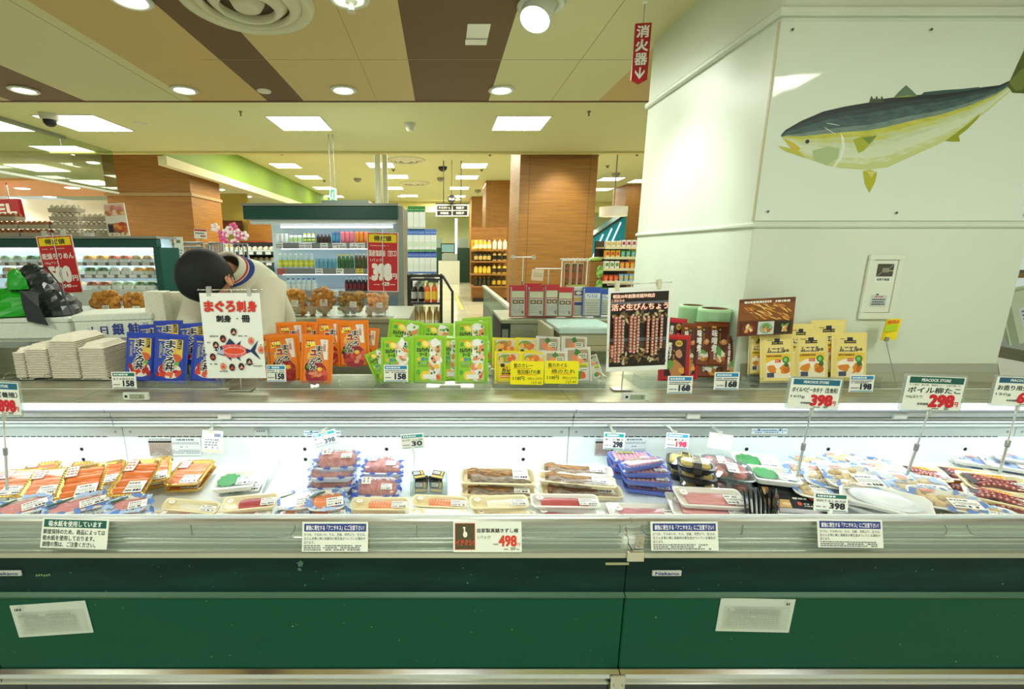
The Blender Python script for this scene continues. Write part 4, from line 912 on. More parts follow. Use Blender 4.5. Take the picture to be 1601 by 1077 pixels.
# clear divider plates standing on the deck
for i, (pts, lab) in enumerate(((((413, 770), (437, 725)), 'left of the minced tuna, low one'), (((468, 772), (487, 715)), 'against the minced tuna stack'), (((549, 780), (562, 715)), 'between the two minced tuna stacks'), (((700, 775), (696, 728)), 'right of the sachet box'))):
    f = atZ(pts[0][0], pts[0][1], D + .001); q = atY(pts[1][0], pts[1][1], min(f.y + .26, YW - .02)); 
    b = MB(); x0, x1 = 0, q.x - f.x; L_ = q.y - f.y; hh = max(.03, min(.11, q.z - f.z))
    b.loft([[(0, 0, 0), (.002, 0, 0), (.002, 0, hh*.35), (0, 0, hh*.35)], [(x1, L_, 0), (x1 + .002, L_, 0), (x1 + .002, L_, hh), (x1, L_, hh)]], ACRYL, True, True)
    o = b.build('divider_plate', loc=tuple(f)); tag(o, 'clear acrylic divider plate ' + lab, 'divider', 'clear divider plates')
# ================================================================ POUCHES, TAGS AND STANDS ON THE STEEL COUNTER
ZC = Z_TOP + .003
def frame_from(B, T):
    """matrix of a board whose foot is B and head T, facing the customer"""
    z = (T - B).normalized(); x0 = Vector((1, 0, 0)); y = z.cross(x0).normalized(); x = y.cross(z)
    return Matrix((x, y, z)).transposed().to_euler()
def glossy(name, h): return mat('foil_' + name, h, .28, coat=.4)
def pouch_body(b, w, h, m, seal, T=.009, top=None):
    def ring(i, y, zz=0): return [(-w/2 + i, y, i*zz), (w/2 - i, y, i*zz), (w/2 - i, y, h - i*1.4), (-w/2 + i, y, h - i*1.4)]
    F = [ring(0, -.0006), ring(.007, -.0012, .4), ring(.016, -T, .5)]; R = [ring(0, .0006), ring(.007, .0012, .4), ring(.018, T*.9, .5)]
    b.loft(F[:2], seal); b.loft(F[1:], m, False, True); b.loft(R[:2], seal); b.loft(R[1:], seal, False, True); b.loft([F[0], R[0]], seal)
def art_outline(A, ch, x, y, h, col, edge, w=None, o=.075):
    A.text(ch, x, y, h, edge, 'c', w, o); A.up(); A.text(ch, x, y, h, col, 'c', w, .05)
def vt(A, s, x, y, h, col, edge=None, w=None, step=1.04, bold=.05):
    l0 = A.l
    if edge:
        A.vtext(s, x, y, h, edge, h*step, w, .10 + bold); A.up()
    A.vtext(s, x, y, h, col, h*step, w, bold)
def d_tuna(A, w, h, r):
    A.rect(w*.06, h*.52, w*.46, h*.96, '#e3bf4e'); A.rect(-w*.46, h*.90, -w*.05, h*.93, '#d6c25a'); A.up()
    A.ell(w*.02, h*.22, w*.44, h*.19, '#e8e4da'); A.rect(w*.26, h*.74, w*.41, h*.95, '#23252e'); A.ell(w*.22, h*.52, w*.22, h*.10, '#d2622a'); A.up()
    for k in range(13): A.blob(r.uniform(-.36, .42)*w, h*r.uniform(.10, .30), w*.085, r.choice(['#c22c22', '#d8402c', '#a81e1e', '#e2664a']), r, 1.5)
    A.up(); A.blob(w*.16, h*.37, w*.10, '#4f9a2e', r); A.blob(w*.30, h*.40, w*.07, '#6fb53c', r); A.blob(w*.24, h*.33, w*.05, '#f0d23c', r)
    A.bars(-w*.40, h*.50, -w*.28, h*.86, 12, '#c8c46e', r, .6, w*.05); A.bars(-w*.25, h*.56, -w*.16, h*.86, 10, '#d9d8c0', r, .6, w*.05); A.bars(w*.28, h*.76, w*.40, h*.93, 4, '#d8c25a', r, .6, w*.05)
    A.up(); vt(A, 'まぐろ丼', w*.02, h*.93, h*.175, '#15161a', '#f6f4ee', w*.36); vt(A, 'のたれ', -w*.17, h*.44, h*.07, '#1d1d22', '#f0eee6')
def d_yukke(A, w, h, r):
    A.poly([(w*.12, h*.97), (w*.42, h*.97), (w*.44, h*.50), (w*.30, h*.50)], '#e7e4da'); A.ell(-w*.1, h*.56, w*.26, h*.16, '#f5b63a'); A.up()
    A.blob(w*.02, h*.17, w*.40, '#96242a', r, 1.1, 14, .1); A.blob(-w*.30, h*.30, w*.15, '#2e2c20', r); A.up()
    for k in range(16): A.blob(r.uniform(-.30, .40)*w, h*r.uniform(.05, .28), w*.07, r.choice(['#c23a32', '#d85a44', '#a82a2a', '#e08868']), r, 1.8)
    A.blob(-w*.32, h*.32, w*.08, '#6d8a2e', r); A.up(); A.ell(w*.14, h*.27, w*.10, h*.05, '#f2c22e'); A.ell(w*.11, h*.285, w*.03, h*.012, '#fbe79a')
    for k in range(8): A.ell(r.uniform(-.2, .4)*w, h*r.uniform(.05, .24), w*.016, w*.016, '#6fae3a')
    A.up(); A.poly([(-w*.42, h*.76), (-w*.06, h*.82), (-w*.06, h*.90), (-w*.42, h*.84)], '#f4e04a'); A.bars(-w*.42, h*.92, -w*.12, h*.945, 1, '#5b3a10', r, .7, w*.06); A.up()
    A.text('ずぱぱぱ', -w*.24, h*.80, h*.05, '#7a4a10', 'c', w*.30, .06, .17) if False else A.bars(-w*.40, h*.79, -w*.08, h*.84, 1, '#8a5a18', r, .8, w*.07)
    for k in range(3): A.ell(-w*.34 + k*w*.1, h*.885 + k*h*.006, w*.04, w*.034, '#f8ecae')
    vt(A, 'ごま風', w*.30, h*.93, h*.075, '#d2705c', None, None, 1.1, .02); A.up()
    vt(A, 'まぐろ', w*.10, h*.82, h*.125, '#1a1512', '#f6efe0', w*.27); vt(A, 'ユッケ丼', -w*.11, h*.72, h*.115, '#2a1a14', '#f6efe0', w*.25); A.up()
    A.text('ユ', -w*.09, h*.595, h*.10, '#c22a1e', 'c', w*.22, .05); vt(A, 'のたれ', -w*.27, h*.50, h*.05, '#3a2a1a', '#f6efe0')
def d_carp(A, w, h, r):
    A.rect(w*.04, h*.03, w*.44, h*.97, '#c9cfc4'); A.up()
    for k in range(16):
        y = h*(.08 + .055*k); A.blob(w*(.22 + .10*math.sin(k*2.1)), y, w*.12, ['#e7e4dc', '#e28a5c', '#f0c8ae', '#eef0ea'][k % 4], r, 1.7)
    A.up()
    for k in range(12): A.blob(w*r.uniform(.08, .42), h*r.uniform(.06, .95), w*.045, r.choice(['#4f9a3a', '#3c8230', '#6db04a', '#2d2a24']), r)
    A.blob(w*.34, h*.10, w*.07, '#d9572c', r); A.blob(w*.30, h*.34, w*.08, '#f0c030', r, 1.4)
    A.ell(-w*.14, h*.87, w*.15, h*.085, '#f0cf2c', -.5); A.ell(-w*.36, h*.87, w*.07, h*.05, '#4fa832'); A.ell(-w*.14, h*.12, w*.17, h*.11, '#f2d22a', .4); A.ell(-w*.38, h*.20, w*.07, h*.06, '#56ad36'); A.up()
    A.ell(-w*.12, h*.875, w*.11, h*.06, '#f8e67c', -.5); A.poly([(-w*.42, h*.93), (-w*.16, h*.95), (-w*.16, h*.985), (-w*.42, h*.965)], '#e8a22c'); A.rect(-w*.40, h*.40, -w*.02, h*.435, '#2f8a34')
    for k, c in enumerate(('#f0c42c', '#3f8fd0', '#56ad3c')): A.ell(-w*.36 + k*w*.145, h*.51, w*.068, h*.042, c)
    A.up(); A.text('カルパッチョ', -w*.21, h*.68, h*.10, '#1c2216', 'c', w*.46, .07); A.text('ソース', -w*.20, h*.585, h*.075, '#1c2216', 'c', w*.27, .07); A.bars(-w*.38, h*.405, -w*.04, h*.43, 1, '#d9ecd0', r, .7, w*.06); A.bars(-w*.40, h*.32, -w*.02, h*.38, 2, '#6f9a3c', r, .4, w*.05)
    A.rect(-w*.20, h*.04, w*.28, h*.15, '#eceee6')
def d_curry(A, w, h, r):
    A.rect(-w*.46, h*.60, w*.46, h*.97, '#c9c4b4'); A.up(); A.ell(-w*.1, h*.78, w*.36, h*.15, '#6d9a34'); A.up()
    for k in range(9): A.blob(w*r.uniform(-.2, .4), h*r.uniform(.62, .86), w*.11, r.choice(['#e0872c', '#d8701f', '#eda04a', '#c9621f']), r)
    A.blob(-w*.30, h*.72, w*.13, '#e0b24a', r); A.up(); A.ell(-w*.26, h*.54, w*.11, h*.07, '#2c2820'); A.rect(-w*.36, h*.10, w*.2, h*.2, '#d9532c'); A.bars(-w*.34, h*.12, w*.18, h*.18, 1, '#f6e2b0', r, .7, w*.06)
    A.up(); A.text('さば', -w*.02, h*.44, h*.07, '#b06a1c', 'r', None, .05); A.text('カレー', 0, h*.32, h*.11, '#2a2218', 'c', w*.56, .08); A.text('竜田揚げ', -w*.02, h*.22, h*.07, '#3a2c1a', 'c', w*.6, .05)
def d_foil(A, w, h, r):
    A.rect(-w*.46, h*.55, w*.46, h*.97, '#a8927a'); A.up(); A.blob(-w*.1, h*.70, w*.22, '#e0885a', r); A.blob(w*.10, h*.66, w*.2, '#e8996c', r); A.blob(-w*.02, h*.90, w*.14, '#3c7a34', r); A.blob(w*.3, h*.72, w*.12, '#8a5a34', r)
    A.rect(w*.02, h*.68, w*.40, h*.84, '#dfe6d4'); A.up(); A.bars(w*.06, h*.70, w*.36, h*.82, 2, '#2f4a2c', r, .6, w*.08); A.poly([(w*.02, h*.36), (w*.44, h*.42), (w*.44, h*.54), (w*.02, h*.5)], '#d4d83a'); A.rect(w*.02, h*.26, w*.42, h*.34, '#f2f2ea'); A.up(); A.bars(w*.05, h*.38, w*.42, h*.48, 2, '#4a4a28', r, .5, w*.06); A.bars(w*.06, h*.28, w*.38, h*.33, 1, '#44443c', r, .6, w*.05)
    A.blob(0, h*.12, w*.2, '#3f9a4c', r); A.blob(w*.2, h*.12, w*.14, '#e0622c', r)
def d_miso(A, w, h, r):
    A.rect(-w*.05, h*.30, w*.46, h*.95, '#57260f'); A.up(); A.blob(w*.26, h*.55, w*.17, '#c98a52', r, 1.2); A.ell(w*.12, h*.17, w*.40, h*.13, '#3a2212'); A.up()
    A.blob(w*.24, h*.57, w*.09, '#e0b088', r); A.blob(w*.12, h*.15, w*.26, '#c88a3c', r, 1.2); A.up(); A.blob(w*.14, h*.20, w*.2, '#d9d4c6', r, 1.5); A.blob(w*.02, h*.30, w*.14, '#5fa03a', r, 2.); A.blob(w*.26, h*.11, w*.12, '#a8601f', r)
    A.rect(-w*.45, h*.90, -w*.2, h*.95, '#d8a84a'); A.ell(w*.02, h*.86, w*.13, h*.06, '#2c2a1c'); A.bars(w*.02, h*.45, w*.07, h*.78, 12, '#d8b44a', r, .6, w*.04); A.up(); A.text('10', w*.02, h*.845, h*.04, '#e4c84a', 'c', None, .05)
    vt(A, '味噌煮', -w*.28, h*.86, h*.18, '#f2efe6', '#4a2412', w*.30, 1.08); vt(A, 'のたれ', -w*.22, h*.30, h*.07, '#f2efe6')
def d_nituke(A, w, h, r):
    A.rect(-w*.43, h*.04, w*.43, h*.96, '#3a1a16'); A.up(); A.ell(w*.12, h*.62, w*.22, h*.11, '#231210'); A.ell(w*.02, h*.17, w*.38, h*.14, '#1f1512'); A.up(); A.blob(w*.14, h*.62, w*.16, '#c98a66', r); A.blob(w*.06, h*.18, w*.28, '#b9804a', r, 1.4); A.blob(w*.28, h*.2, w*.12, '#e0a040', r)
    A.blob(-w*.2, h*.33, w*.12, '#5f9a3c', r, 1.6); A.ell(w*.12, h*.86, w*.15, h*.08, '#d8b44a'); A.up(); A.bars(w*.02, h*.83, w*.22, h*.89, 2, '#3a2a14', r, .6, w*.05); vt(A, '煮付け', -w*.26, h*.88, h*.13, '#efe9dc', None, w*.2); A.bars(-w*.1, h*.4, -w*.04, h*.7, 10, '#d8b44a', r, .6, w*.05)
def d_meun(A, w, h, r):
    A.rect(-w*.46, h*.03, w*.46, h*.40, '#efe6cc'); A.rect(-w*.46, h*.40, w*.46, h*.60, '#e8c23c'); A.rect(-w*.14, h*.86, w*.06, h*.97, '#2a3048'); A.up()
    A.poly([(-w*.26, h*.83), (w*.20, h*.83), (w*.16, h*.865), (w*.20, h*.90), (-w*.26, h*.90), (-w*.22, h*.865)], '#2e2a22'); A.ell(-w*.02, h*.36, w*.40, h*.11, '#f6f0de'); A.up()
    A.blob(-w*.22, h*.25, w*.13, '#dd8a2c', r, 1.5); A.blob(w*.24, h*.24, w*.17, '#e08a24', r, 1.2); A.blob(0, h*.2, w*.10, '#f4e8b8', r); A.up(); A.blob(w*.28, h*.21, w*.1, '#c9701c', r, 1.4); A.blob(w*.32, h*.34, w*.09, '#4d6a2a', r)
    A.rect(-w*.12, h*.40, w*.10, h*.47, '#d8482c'); A.ell(w*.28, h*.46, w*.13, h*.085, '#2f8a3c'); A.poly([(-w*.44, h*.53), (w*.14, h*.53), (w*.12, h*.58), (-w*.44, h*.58)], '#b9902a'); A.up()
    A.ell(w*.27, h*.46, w*.07, h*.05, '#8fc46a'); A.bars(-w*.10, h*.42, w*.08, h*.45, 1, '#f6e0d0', r, .7, w*.06); A.bars(-w*.42, h*.54, w*.1, h*.57, 1, '#4a3a10', r, .6, w*.05); A.bars(-w*.2, h*.85, w*.15, h*.88, 1, '#d8c05a', r, .6, w*.06); A.bars(-w*.42, h*.92, -w*.2, h*.945, 1, '#8a6a20', r, .7, w*.05)
    art_outline(A, 'ムニエル', -w*.08, h*.63, h*.125, '#2e2416', '#fbf6e6', w*.66); A.text('の素', w*.30, h*.65, h*.065, '#4a3c22', 'c', None, .03); A.rect(-w*.42, h*.05, -w*.16, h*.16, '#4a5266')
KIND = {'tuna': (d_tuna, glossy('blue', '#2140b0'), 'sauce_pouch', 'blue tuna bowl sauce pouch'), 'yukke': (d_yukke, glossy('orange', '#ea7d14'), 'sauce_pouch', 'orange tuna sauce pouch'),
        'carp': (d_carp, glossy('green', '#93cc2c'), 'sauce_pouch', 'light green carpaccio sauce pouch'), 'curry': (d_curry, glossy('yellow', '#e6d42a'), 'sauce_pouch', 'yellow curry sauce pouch'),
        'foil': (d_foil, glossy('pale', '#d8d8cc'), 'sauce_pouch', 'pale salmon sauce pouch'), 'miso': (d_miso, glossy('brown', '#7a3a14'), 'sauce_pouch', 'brown miso sauce pouch'),
        'nituke': (d_nituke, glossy('red', '#c0202a'), 'sauce_pouch', 'red-edged dark sauce pouch'), 'meun': (d_meun, glossy('cream', '#ecd884'), 'sauce_pouch', 'pale yellow sauce pouch')}
def pouch(kind, bx, by, tx, ty, wpx, label, Y=None, zb=0., lean=.035, seed=0):
    """front row: foot seen at (bx, by) on the tray; back row: Y given, foot zb over the counter"""
    fn, m, nm, cat = KIND[kind]
    if Y is None: B = atZ(bx, by, ZC + .008)
    else: B = atY(bx, 540, Y); B.z = ZC + zb
    T = atY(tx, ty, B.y + lean); h = (T - B).length; w = wpx*depth(B)/FOC
    t = thing(nm, label, 'sauce pouch', tuple(B), frame_from(B, T), cat + 's on the counter')
    b = MB(); pouch_body(b, w, h, m, m); b.build('pouch', t)
    A = Art(); fn(A, w, h, random.Random(seed + int(bx))); b = MB(); b.art(A, lambda x, y, l: (x*.80, -.0092 - l*EPS, .012 + y*.86 + h*.015)); b.build('printed_front', t)
    return t
ST = .062; YB2 = 1.99
# blue
pouch('tuna', 219, 596, 222, 520, 47, 'blue tuna bowl pouch, front left one by the foam trays'); pouch('tuna', 265, 599, 270, 522, 52, 'blue tuna bowl pouch, front one left of the tuna poster')
pouch('tuna', 322, 598, 330, 526, 52, 'blue tuna bowl pouch, mostly behind the tuna poster')
pouch('tuna', 238, 0, 238, 507, 44, 'blue tuna bowl pouch at back left, only its top showing', YB2 + .03, ST); pouch('tuna', 262, 0, 263, 501, 46, 'blue tuna bowl pouch at back, leaning and tallest', YB2, ST + .008); pouch('tuna', 303, 0, 301, 505, 48, 'blue tuna bowl pouch at back beside the tuna poster', YB2, ST)
# orange
pouch('yukke', 448, 596, 441, 523, 52, 'orange tuna pouch behind the front left price tag'); pouch('yukke', 494, 600, 497, 523, 50, 'orange tuna pouch upright in the middle front'); pouch('yukke', 431, 592, 424, 522, 40, 'orange tuna pouch far left beside the tuna poster', lean=.05)
pouch('yukke', 456, 0, 455, 503, 48, 'orange tuna pouch at back left', YB2, ST); pouch('yukke', 512, 0, 518, 499, 46, 'orange tuna pouch at back middle, tilted to the right', YB2 - .012, ST); pouch('yukke', 553, 0, 551, 501, 50, 'orange tuna pouch at back right, full face visible', YB2 - .028, ST); pouch('yukke', 570, 0, 577, 512, 34, 'orange tuna pouch at far right back, edge only', YB2 + .02, ST); pouch('yukke', 487, 0, 490, 503, 44, 'orange tuna pouch hidden at back between two others', YB2 + .03, ST)
# green
pouch('carp', 621, 600, 620, 527, 49, 'green carpaccio pouch behind the 158 tag'); pouch('carp', 670, 600, 671, 524, 53, 'green carpaccio pouch in the front middle'); pouch('carp', 737, 600, 737, 525, 52, 'green carpaccio pouch at front right'); pouch('carp', 704, 596, 704, 525, 34, 'green carpaccio pouch sandwiched between middle and right ones', lean=.05)
pouch('carp', 628, 0, 636, 500, 54, 'green carpaccio pouch at back left, tilted', YB2, ST); pouch('carp', 683, 0, 684, 505, 50, 'green carpaccio pouch at back middle', YB2, ST); pouch('carp', 737, 0, 737, 502, 52, 'green carpaccio pouch at back right', YB2, ST); pouch('carp', 750, 0, 745, 496, 46, 'green carpaccio pouch behind the back right one', YB2 + .025, ST)
pouch('carp', 606, 596, 585, 548, 34, 'green carpaccio pouch lying over at far left', lean=.03)
# yellow and pale
pouch('curry', 794, 600, 794, 549, 42, 'yellow curry pouch at front left of the handwritten cards'); pouch('curry', 832, 600, 834, 550, 40, 'yellow curry pouch behind left handwritten card'); pouch('foil', 868, 600, 868, 549, 38, 'pale salmon pouch behind right handwritten card'); pouch('foil', 905, 598, 902, 543, 42, 'pale salmon pouch at front right of the handwritten cards'); pouch('foil', 934, 594, 922, 556, 22, 'pale salmon pouch fallen sideways at right end')
pouch('curry', 790, 0, 790, 528, 40, 'yellow curry pouch in back row, leftmost', YB2, ST - .02); pouch('curry', 824, 0, 824, 528, 36, 'yellow curry pouch in back row, second', YB2, ST - .02); pouch('foil', 857, 0, 857, 526, 38, 'pale salmon pouch in back row, third', YB2, ST - .02); pouch('foil', 899, 0, 898, 526, 40, 'pale salmon pouch in back row, rightmost', YB2, ST - .02)
# red-edged and brown
pouch('nituke', 1052, 596, 1056, 523, 48, 'red-edged dark pouch partly behind the black poster'); pouch('nituke', 1072, 592, 1076, 522, 36, 'red-edged dark pouch at front beside brown miso pouches', lean=.05); pouch('nituke', 1052, 0, 1058, 497, 34, 'red-edged dark pouch at back behind the poster edge', YB2, ST)
pouch('miso', 1105, 590, 1106, 524, 42, 'brown miso pouch at front left'); pouch('miso', 1142, 588, 1144, 525, 38, 'brown miso pouch at front right')
for i, (x, y) in enumerate(((1078, 505), (1099, 503), (1124, 503))): pouch('miso', x, 0, x, y, (24, 28, 34)[i], 'brown miso pouch in back row, ' + ('left', 'middle', 'right')[i] + ' one', YB2 - .03, ST)
# pale yellow
pouch('meun', 1214, 598, 1214, 522, 52, 'pale yellow pouch at front left, creased'); pouch('meun', 1267, 596, 1267, 520, 54, 'pale yellow pouch in the front middle'); pouch('meun', 1326, 596, 1328, 520, 55, 'pale yellow pouch at front right')
YB3 = 1.925
pouch('meun', 1295, 0, 1296, 500, 54, 'pale yellow pouch at back centre, highest', YB3 + .015, .034, .01); pouch('meun', 1252, 0, 1252, 506, 44, 'pale yellow pouch at back behind the middle one', YB3, .034, .02); pouch('meun', 1190, 0, 1186, 524, 30, 'pale yellow pouch at back left below the photo card', YB3, .034, .02)
# clear risers the pouches stand in
for i, (l, r, lab, yb) in enumerate(((229, 340, 'under the blue pouches', 2.03), (405, 586, 'under the orange pouches', 2.03), (590, 767, 'under the green pouches', 2.03), (772, 946, 'under the yellow pouches', 2.03), (1000, 1171, 'under the brown pouches', 2.03), (1186, 1376, 'under the pale yellow pouches', 1.932))):
    p0, p1 = atZ(l, 607, ZC), atZ(r, 607, ZC); w = p1.x - p0.x; y0 = p0.y
    t = thing('pouch_riser', 'clear acrylic riser tray ' + lab, 'display tray', ((p0.x + p1.x)/2, y0, Z_TOP + .0022), group='clear riser trays'); b = MB(); b.box(-w/2, 0, 0, w/2, yb - y0, .003, ACRYL); b.build('base', t)
    b = MB(); b.box(-w/2, -.002, 0, w/2, 0, .034, ACRYL); b.build('front_lip', t)
    for sx in (-w/2 - .002, w/2): b = MB(); b.box(sx, 0, 0, sx + .002, min(.07, yb - y0), .05, ACRYL); b.build('side_wall', t)
    b = MB(); st = (ST if i != 5 else .03) - (.02 if i == 3 else 0); b.box(-w/2 + .002, (YB2 if i != 5 else 1.91) - .03 - y0, st - .004, w/2 - .002, yb - y0, st - .001, ACRYL); b.build('step', t)
# ---------------------------------------------------------------- small price tags
def price_tag(px, py, wp, hp, label, num, head='#2a86b8', Y=None, rot=0, numcol='#1c2a3c', extra=None, yaw=0, pitch=-4, holder=True, grp='counter price tags'):
    Y = Y or min(atZ(px, 607, ZC).y - .006, atZ(px, py + hp/2 + .5, ZC).y - .002); p = atY(px, py - 2.5, Y); k = depth(p)/FOC; w, h = wp*k, hp*k
    t = thing('price_tag', label, 'price tag', tuple(p), (math.radians(pitch), math.radians(rot), math.radians(yaw)), grp)
    b = MB(); b.box(-w/2, -.0005, -h/2, w/2, .0008, h/2, mat('tag_white', '#eef0e6', .4)); b.build('card', t)
    A = Art(); A.rect(-w*.45, h*.24, w*.45, h*.44, head); A.up(); A.bars(-w*.40, h*.28, w*.2, h*.40, 1, '#e6f0f0', None, .8, w*.09)
    if extra: A.text(extra, 0, h*.02, h*.13, '#30343a', 'c', w*.86, .02)
    else: A.bars(-w*.44, h*.0, w*.42, h*.2, 2, '#4a5058', None, .5, w*.06)
    if num: A.text(num, w*.40, -h*.34, h*.32, numcol, 'r', w*.44, .06)
    A.bars(-w*.44, -h*.3, -w*.1, -h*.2, 1, '#7a8088', None, .6, w*.06); A.rect(-w*.45, -h*.46, w*.45, -h*.42, head)
    b = MB(); b.art(A, on_front(-.0006)); b.build('print', t); return t
GRN = '#1d6b5c'
price_tag(194, 597, 38, 27, 'white tag reading 158 with green heading under tuna pouches', '158', GRN, extra='まぐろ丼のたれ')
price_tag(432, 586, 30, 27, 'white tag reading 158 beside the tuna poster under orange pouches', '158'); price_tag(619, 586, 38, 27, 'white tag reading 158 in front of green pouches', '158')
price_tag(1063, 604, 39, 28, 'white tag reading 168 under red-edged pouches', '168'); price_tag(1136, 598, 39, 28, 'white tag reading 168 under brown miso pouches', '168'); price_tag(1347, 602, 38, 27, 'white tag reading 198 right of the pale yellow pouches', '198')
# yellow handwritten cards
def hand(px, py, wp, hp, label, l1, l2, l3):
    p = atY(px, py, atZ(px, 607, ZC).y - .006); k = depth(p)/FOC; w, h = wp*k, hp*k; t = thing('handwritten_card', label, 'price card', tuple(p), (math.radians(-6), math.radians(1), 0), 'yellow handwritten cards')
    b = MB(); b.loft([[(x, y, z) for x, _, z in [(q[0], 0, q[1] - h/2) for q in rrect(w, h, .006, 0)]] for y in (.0008, -.0006)], mat('card_yellow', '#f0e400', .45), True, True); b.build('card', t)
    A = Art(); A.text(l1, -w*.40, h*.22, h*.19, '#2a2a18', 'l', w*.56, .02); A.text(l2, -w*.3, -h*.04, h*.18, '#2a2a18', 'l', w*.70, .02); A.text('118円', -w*.42, -h*.32, h*.17, '#2a2a18', 'l', w*.34, .02); A.text(l3, w*.46, -h*.30, h*.12, '#2a2a18', 'r', w*.44); A.text('127.44', w*.44, -h*.46, h*.1, '#2a2a18', 'r', w*.3)
    for x0, y0, x1 in ((-.42, .17, .12), (-.3, -.09, .3)):
        for q in range(7): xa = w*(x0 + (x1-x0)*q/7); xb = w*(x0 + (x1-x0)*(q+1)/7); za = h*(y0 + .012*(q % 2)); zb = h*(y0 + .012*((q+1) % 2)); A.poly([(xa, za), (xb, zb), (xb, zb + h*.02), (xa, za + h*.02)], '#d85a1c')
    b = MB(); b.art(A, on_front(-.0007)); b.build('handwriting', t)
hand(824, 583, 52, 37, 'yellow handwritten price card on the left, curry sauce', '鮭のカレー', '竜田揚げの素', '（税込127円）'); hand(878, 582, 53, 36, 'yellow handwritten price card on the right, foil sauce', '鮭のホイル', '焼のたれ', '（税込127円）')
# ---------------------------------------------------------------- poster stands
def board_thing(name, label, cat, top, bot, wpx, Y, group=None, lean=.0, roll=0.):
    B = atY(bot[0], bot[1], Y); h = atY(bot[0], top[1], Y).z - B.z; r_ = math.radians(roll); T = B + Vector((h*math.sin(r_), lean, h*math.cos(r_))); w = wpx*depth(B)/FOC
    return thing(name, label, cat, tuple(B), frame_from(B, T), group), w, h, B
def stand_parts(t, w, h, B, zbase, pole_x=0., clips=(-.3, .3), over=.03, base=.05, clipm=None, rod_up=.012):
    M = Matrix.Translation(B) @ Matrix.LocRotScale(None, t.rotation_euler, None); inv = M.inverted()
    b = MB(); b.tube([(-w/2 - over*.2, .006, h + rod_up), (w/2 + over*.2, .006, h + rod_up)], .0022, CHROME, 8); 
    for s in (-1, 1): b.sphere((s*(w/2 + over*.2), .006, h + rod_up), .0035, CHROME, 8, 6)
    b.build('cross_rod', t)
    for c in clips:
        b = MB(); b.box(w*c - .008, -.006, h - .012, w*c + .008, .012, h + rod_up + .014, clipm or clear('clip_clear', '#e8ece4', .2, .1, .3, '#dfe3d8'), .002); b.build('clip', t)
    P0 = inv @ Vector((B.x + pole_x, B.y + .012, zbase)); b = MB(); b.tube([(pole_x*.6, .009, h + rod_up), (P0.x, P0.y, P0.z)], .0026, CHROME, 8); b.build('pole', t)
    b = MB(); b.T = inv @ Matrix.Translation((B.x + pole_x, B.y + .012, zbase)); b.box(-base, -base*.5, 0, base, base*.5, .004, STEEL); b.build('foot', t)
t, w, h, B = board_thing('tuna_poster', 'white poster of a cut-up tuna with red heading on chrome stand', 'poster', (359, 458), (371, 591), 91, 1.80)
b = MB(); b.box(-w/2, -.001, 0, w/2, .001, h, mat('poster_white', '#eef2ea', .35)); b.build('board', t); stand_parts(t, w, h, B, ZC, .008, (-.34, .33))
A = Art()
for i, ch in enumerate('まぐろ刺身'): A.text(ch, w*(-.36 + .18*i), h*.79, h*.115, '#c9ccc8', 'c', w*.14, .13)
A.up()
for i, ch in enumerate('まぐろ刺身'): A.text(ch, w*(-.36 + .18*i), h*.79, h*.115, '#d8321e', 'c', w*.14, .06)
A.text('刺身', -w*.13, h*.67, h*.075, '#22242a', 'c', w*.24, .06); A.text('・', w*.1, h*.70, h*.018, '#22242a', 'c'); A.text('冊', w*.24, h*.67, h*.075, '#22242a', 'c', w*.13, .06)
NAV = '#22315e'; x0 = -w*.30; cy = h*.33
A.poly([(-w*.34, cy + h*.01), (-w*.2, cy + h*.065), (-w*.17, cy - h*.06), (-w*.30, cy - h*.035), (-w*.27, cy - h*.012)], NAV)
A.poly([(-w*.19, cy + h*.065), (-w*.05, cy + h*.085), (w*.10, cy + h*.075), (w*.20, cy + h*.03), (w*.20, cy - h*.03), (w*.08, cy - h*.075), (-w*.06, cy - h*.085), (-w*.17, cy - h*.06)], '#e0605c'); A.poly([(w*.2, cy + h*.03), (w*.28, cy + h*.01), (w*.28, cy - h*.01), (w*.2, cy - h*.03)], NAV)
A.poly([(w*.28, cy + h*.015), (w*.42, cy + h*.13), (w*.35, cy), (w*.44, cy - h*.11), (w*.28, cy - h*.012)], NAV); A.poly([(-w*.14, cy + h*.075), (-w*.06, cy + h*.15), (w*.03, cy + h*.08)], NAV); A.poly([(w*.05, cy + h*.08), (w*.13, cy + h*.12), (w*.10, cy + h*.07)], NAV); A.poly([(-w*.14, cy - h*.07), (-w*.06, cy - h*.12), (-w*.07, cy - h*.08)], NAV); A.poly([(w*.02, cy - h*.08), (w*.10, cy - h*.12), (w*.07, cy - h*.07)], NAV)
A.up(); A.ell(0, cy, w*.19, h*.045, '#f6e2dc'); A.ell(-w*.26, cy + h*.025, w*.028, h*.02, '#eef0ee'); A.poly([(-w*.31, cy - h*.004), (-w*.18, cy + h*.02), (-w*.18, cy - h*.045), (-w*.28, cy - h*.03)], '#b9c2d4')
for xx in (-.08, .02, .12): A.rect(w*xx, cy - h*.075, w*xx + w*.004, cy + h*.078, '#f6e2dc')
A.up(); A.ell(0, cy, w*.18, h*.04, '#e5502e'); A.ell(-w*.26, cy + h*.025, w*.012, h*.009, '#22242a')
for i, (ex, ey) in enumerate(((.02, .555), (-.17, .475), (.30, .45), (-.30, .40), (.455, .345), (-.37, .26), (.24, .20), (-.21, .145), (-.06, .135), (.10, .145))):
    A.ell(w*ex, h*ey, w*.055, h*.047, '#d8c8bc'); 
    A.bars(w*(ex + (.07 if ex > 0 else -.22)), h*(ey + (.02 if i % 2 else -.055)), w*(ex + (.22 if ex > 0 else -.08)), h*(ey + (.04 if i % 2 else -.04)), 1, '#6a6e70', None, .7, w*.04)
A.up()
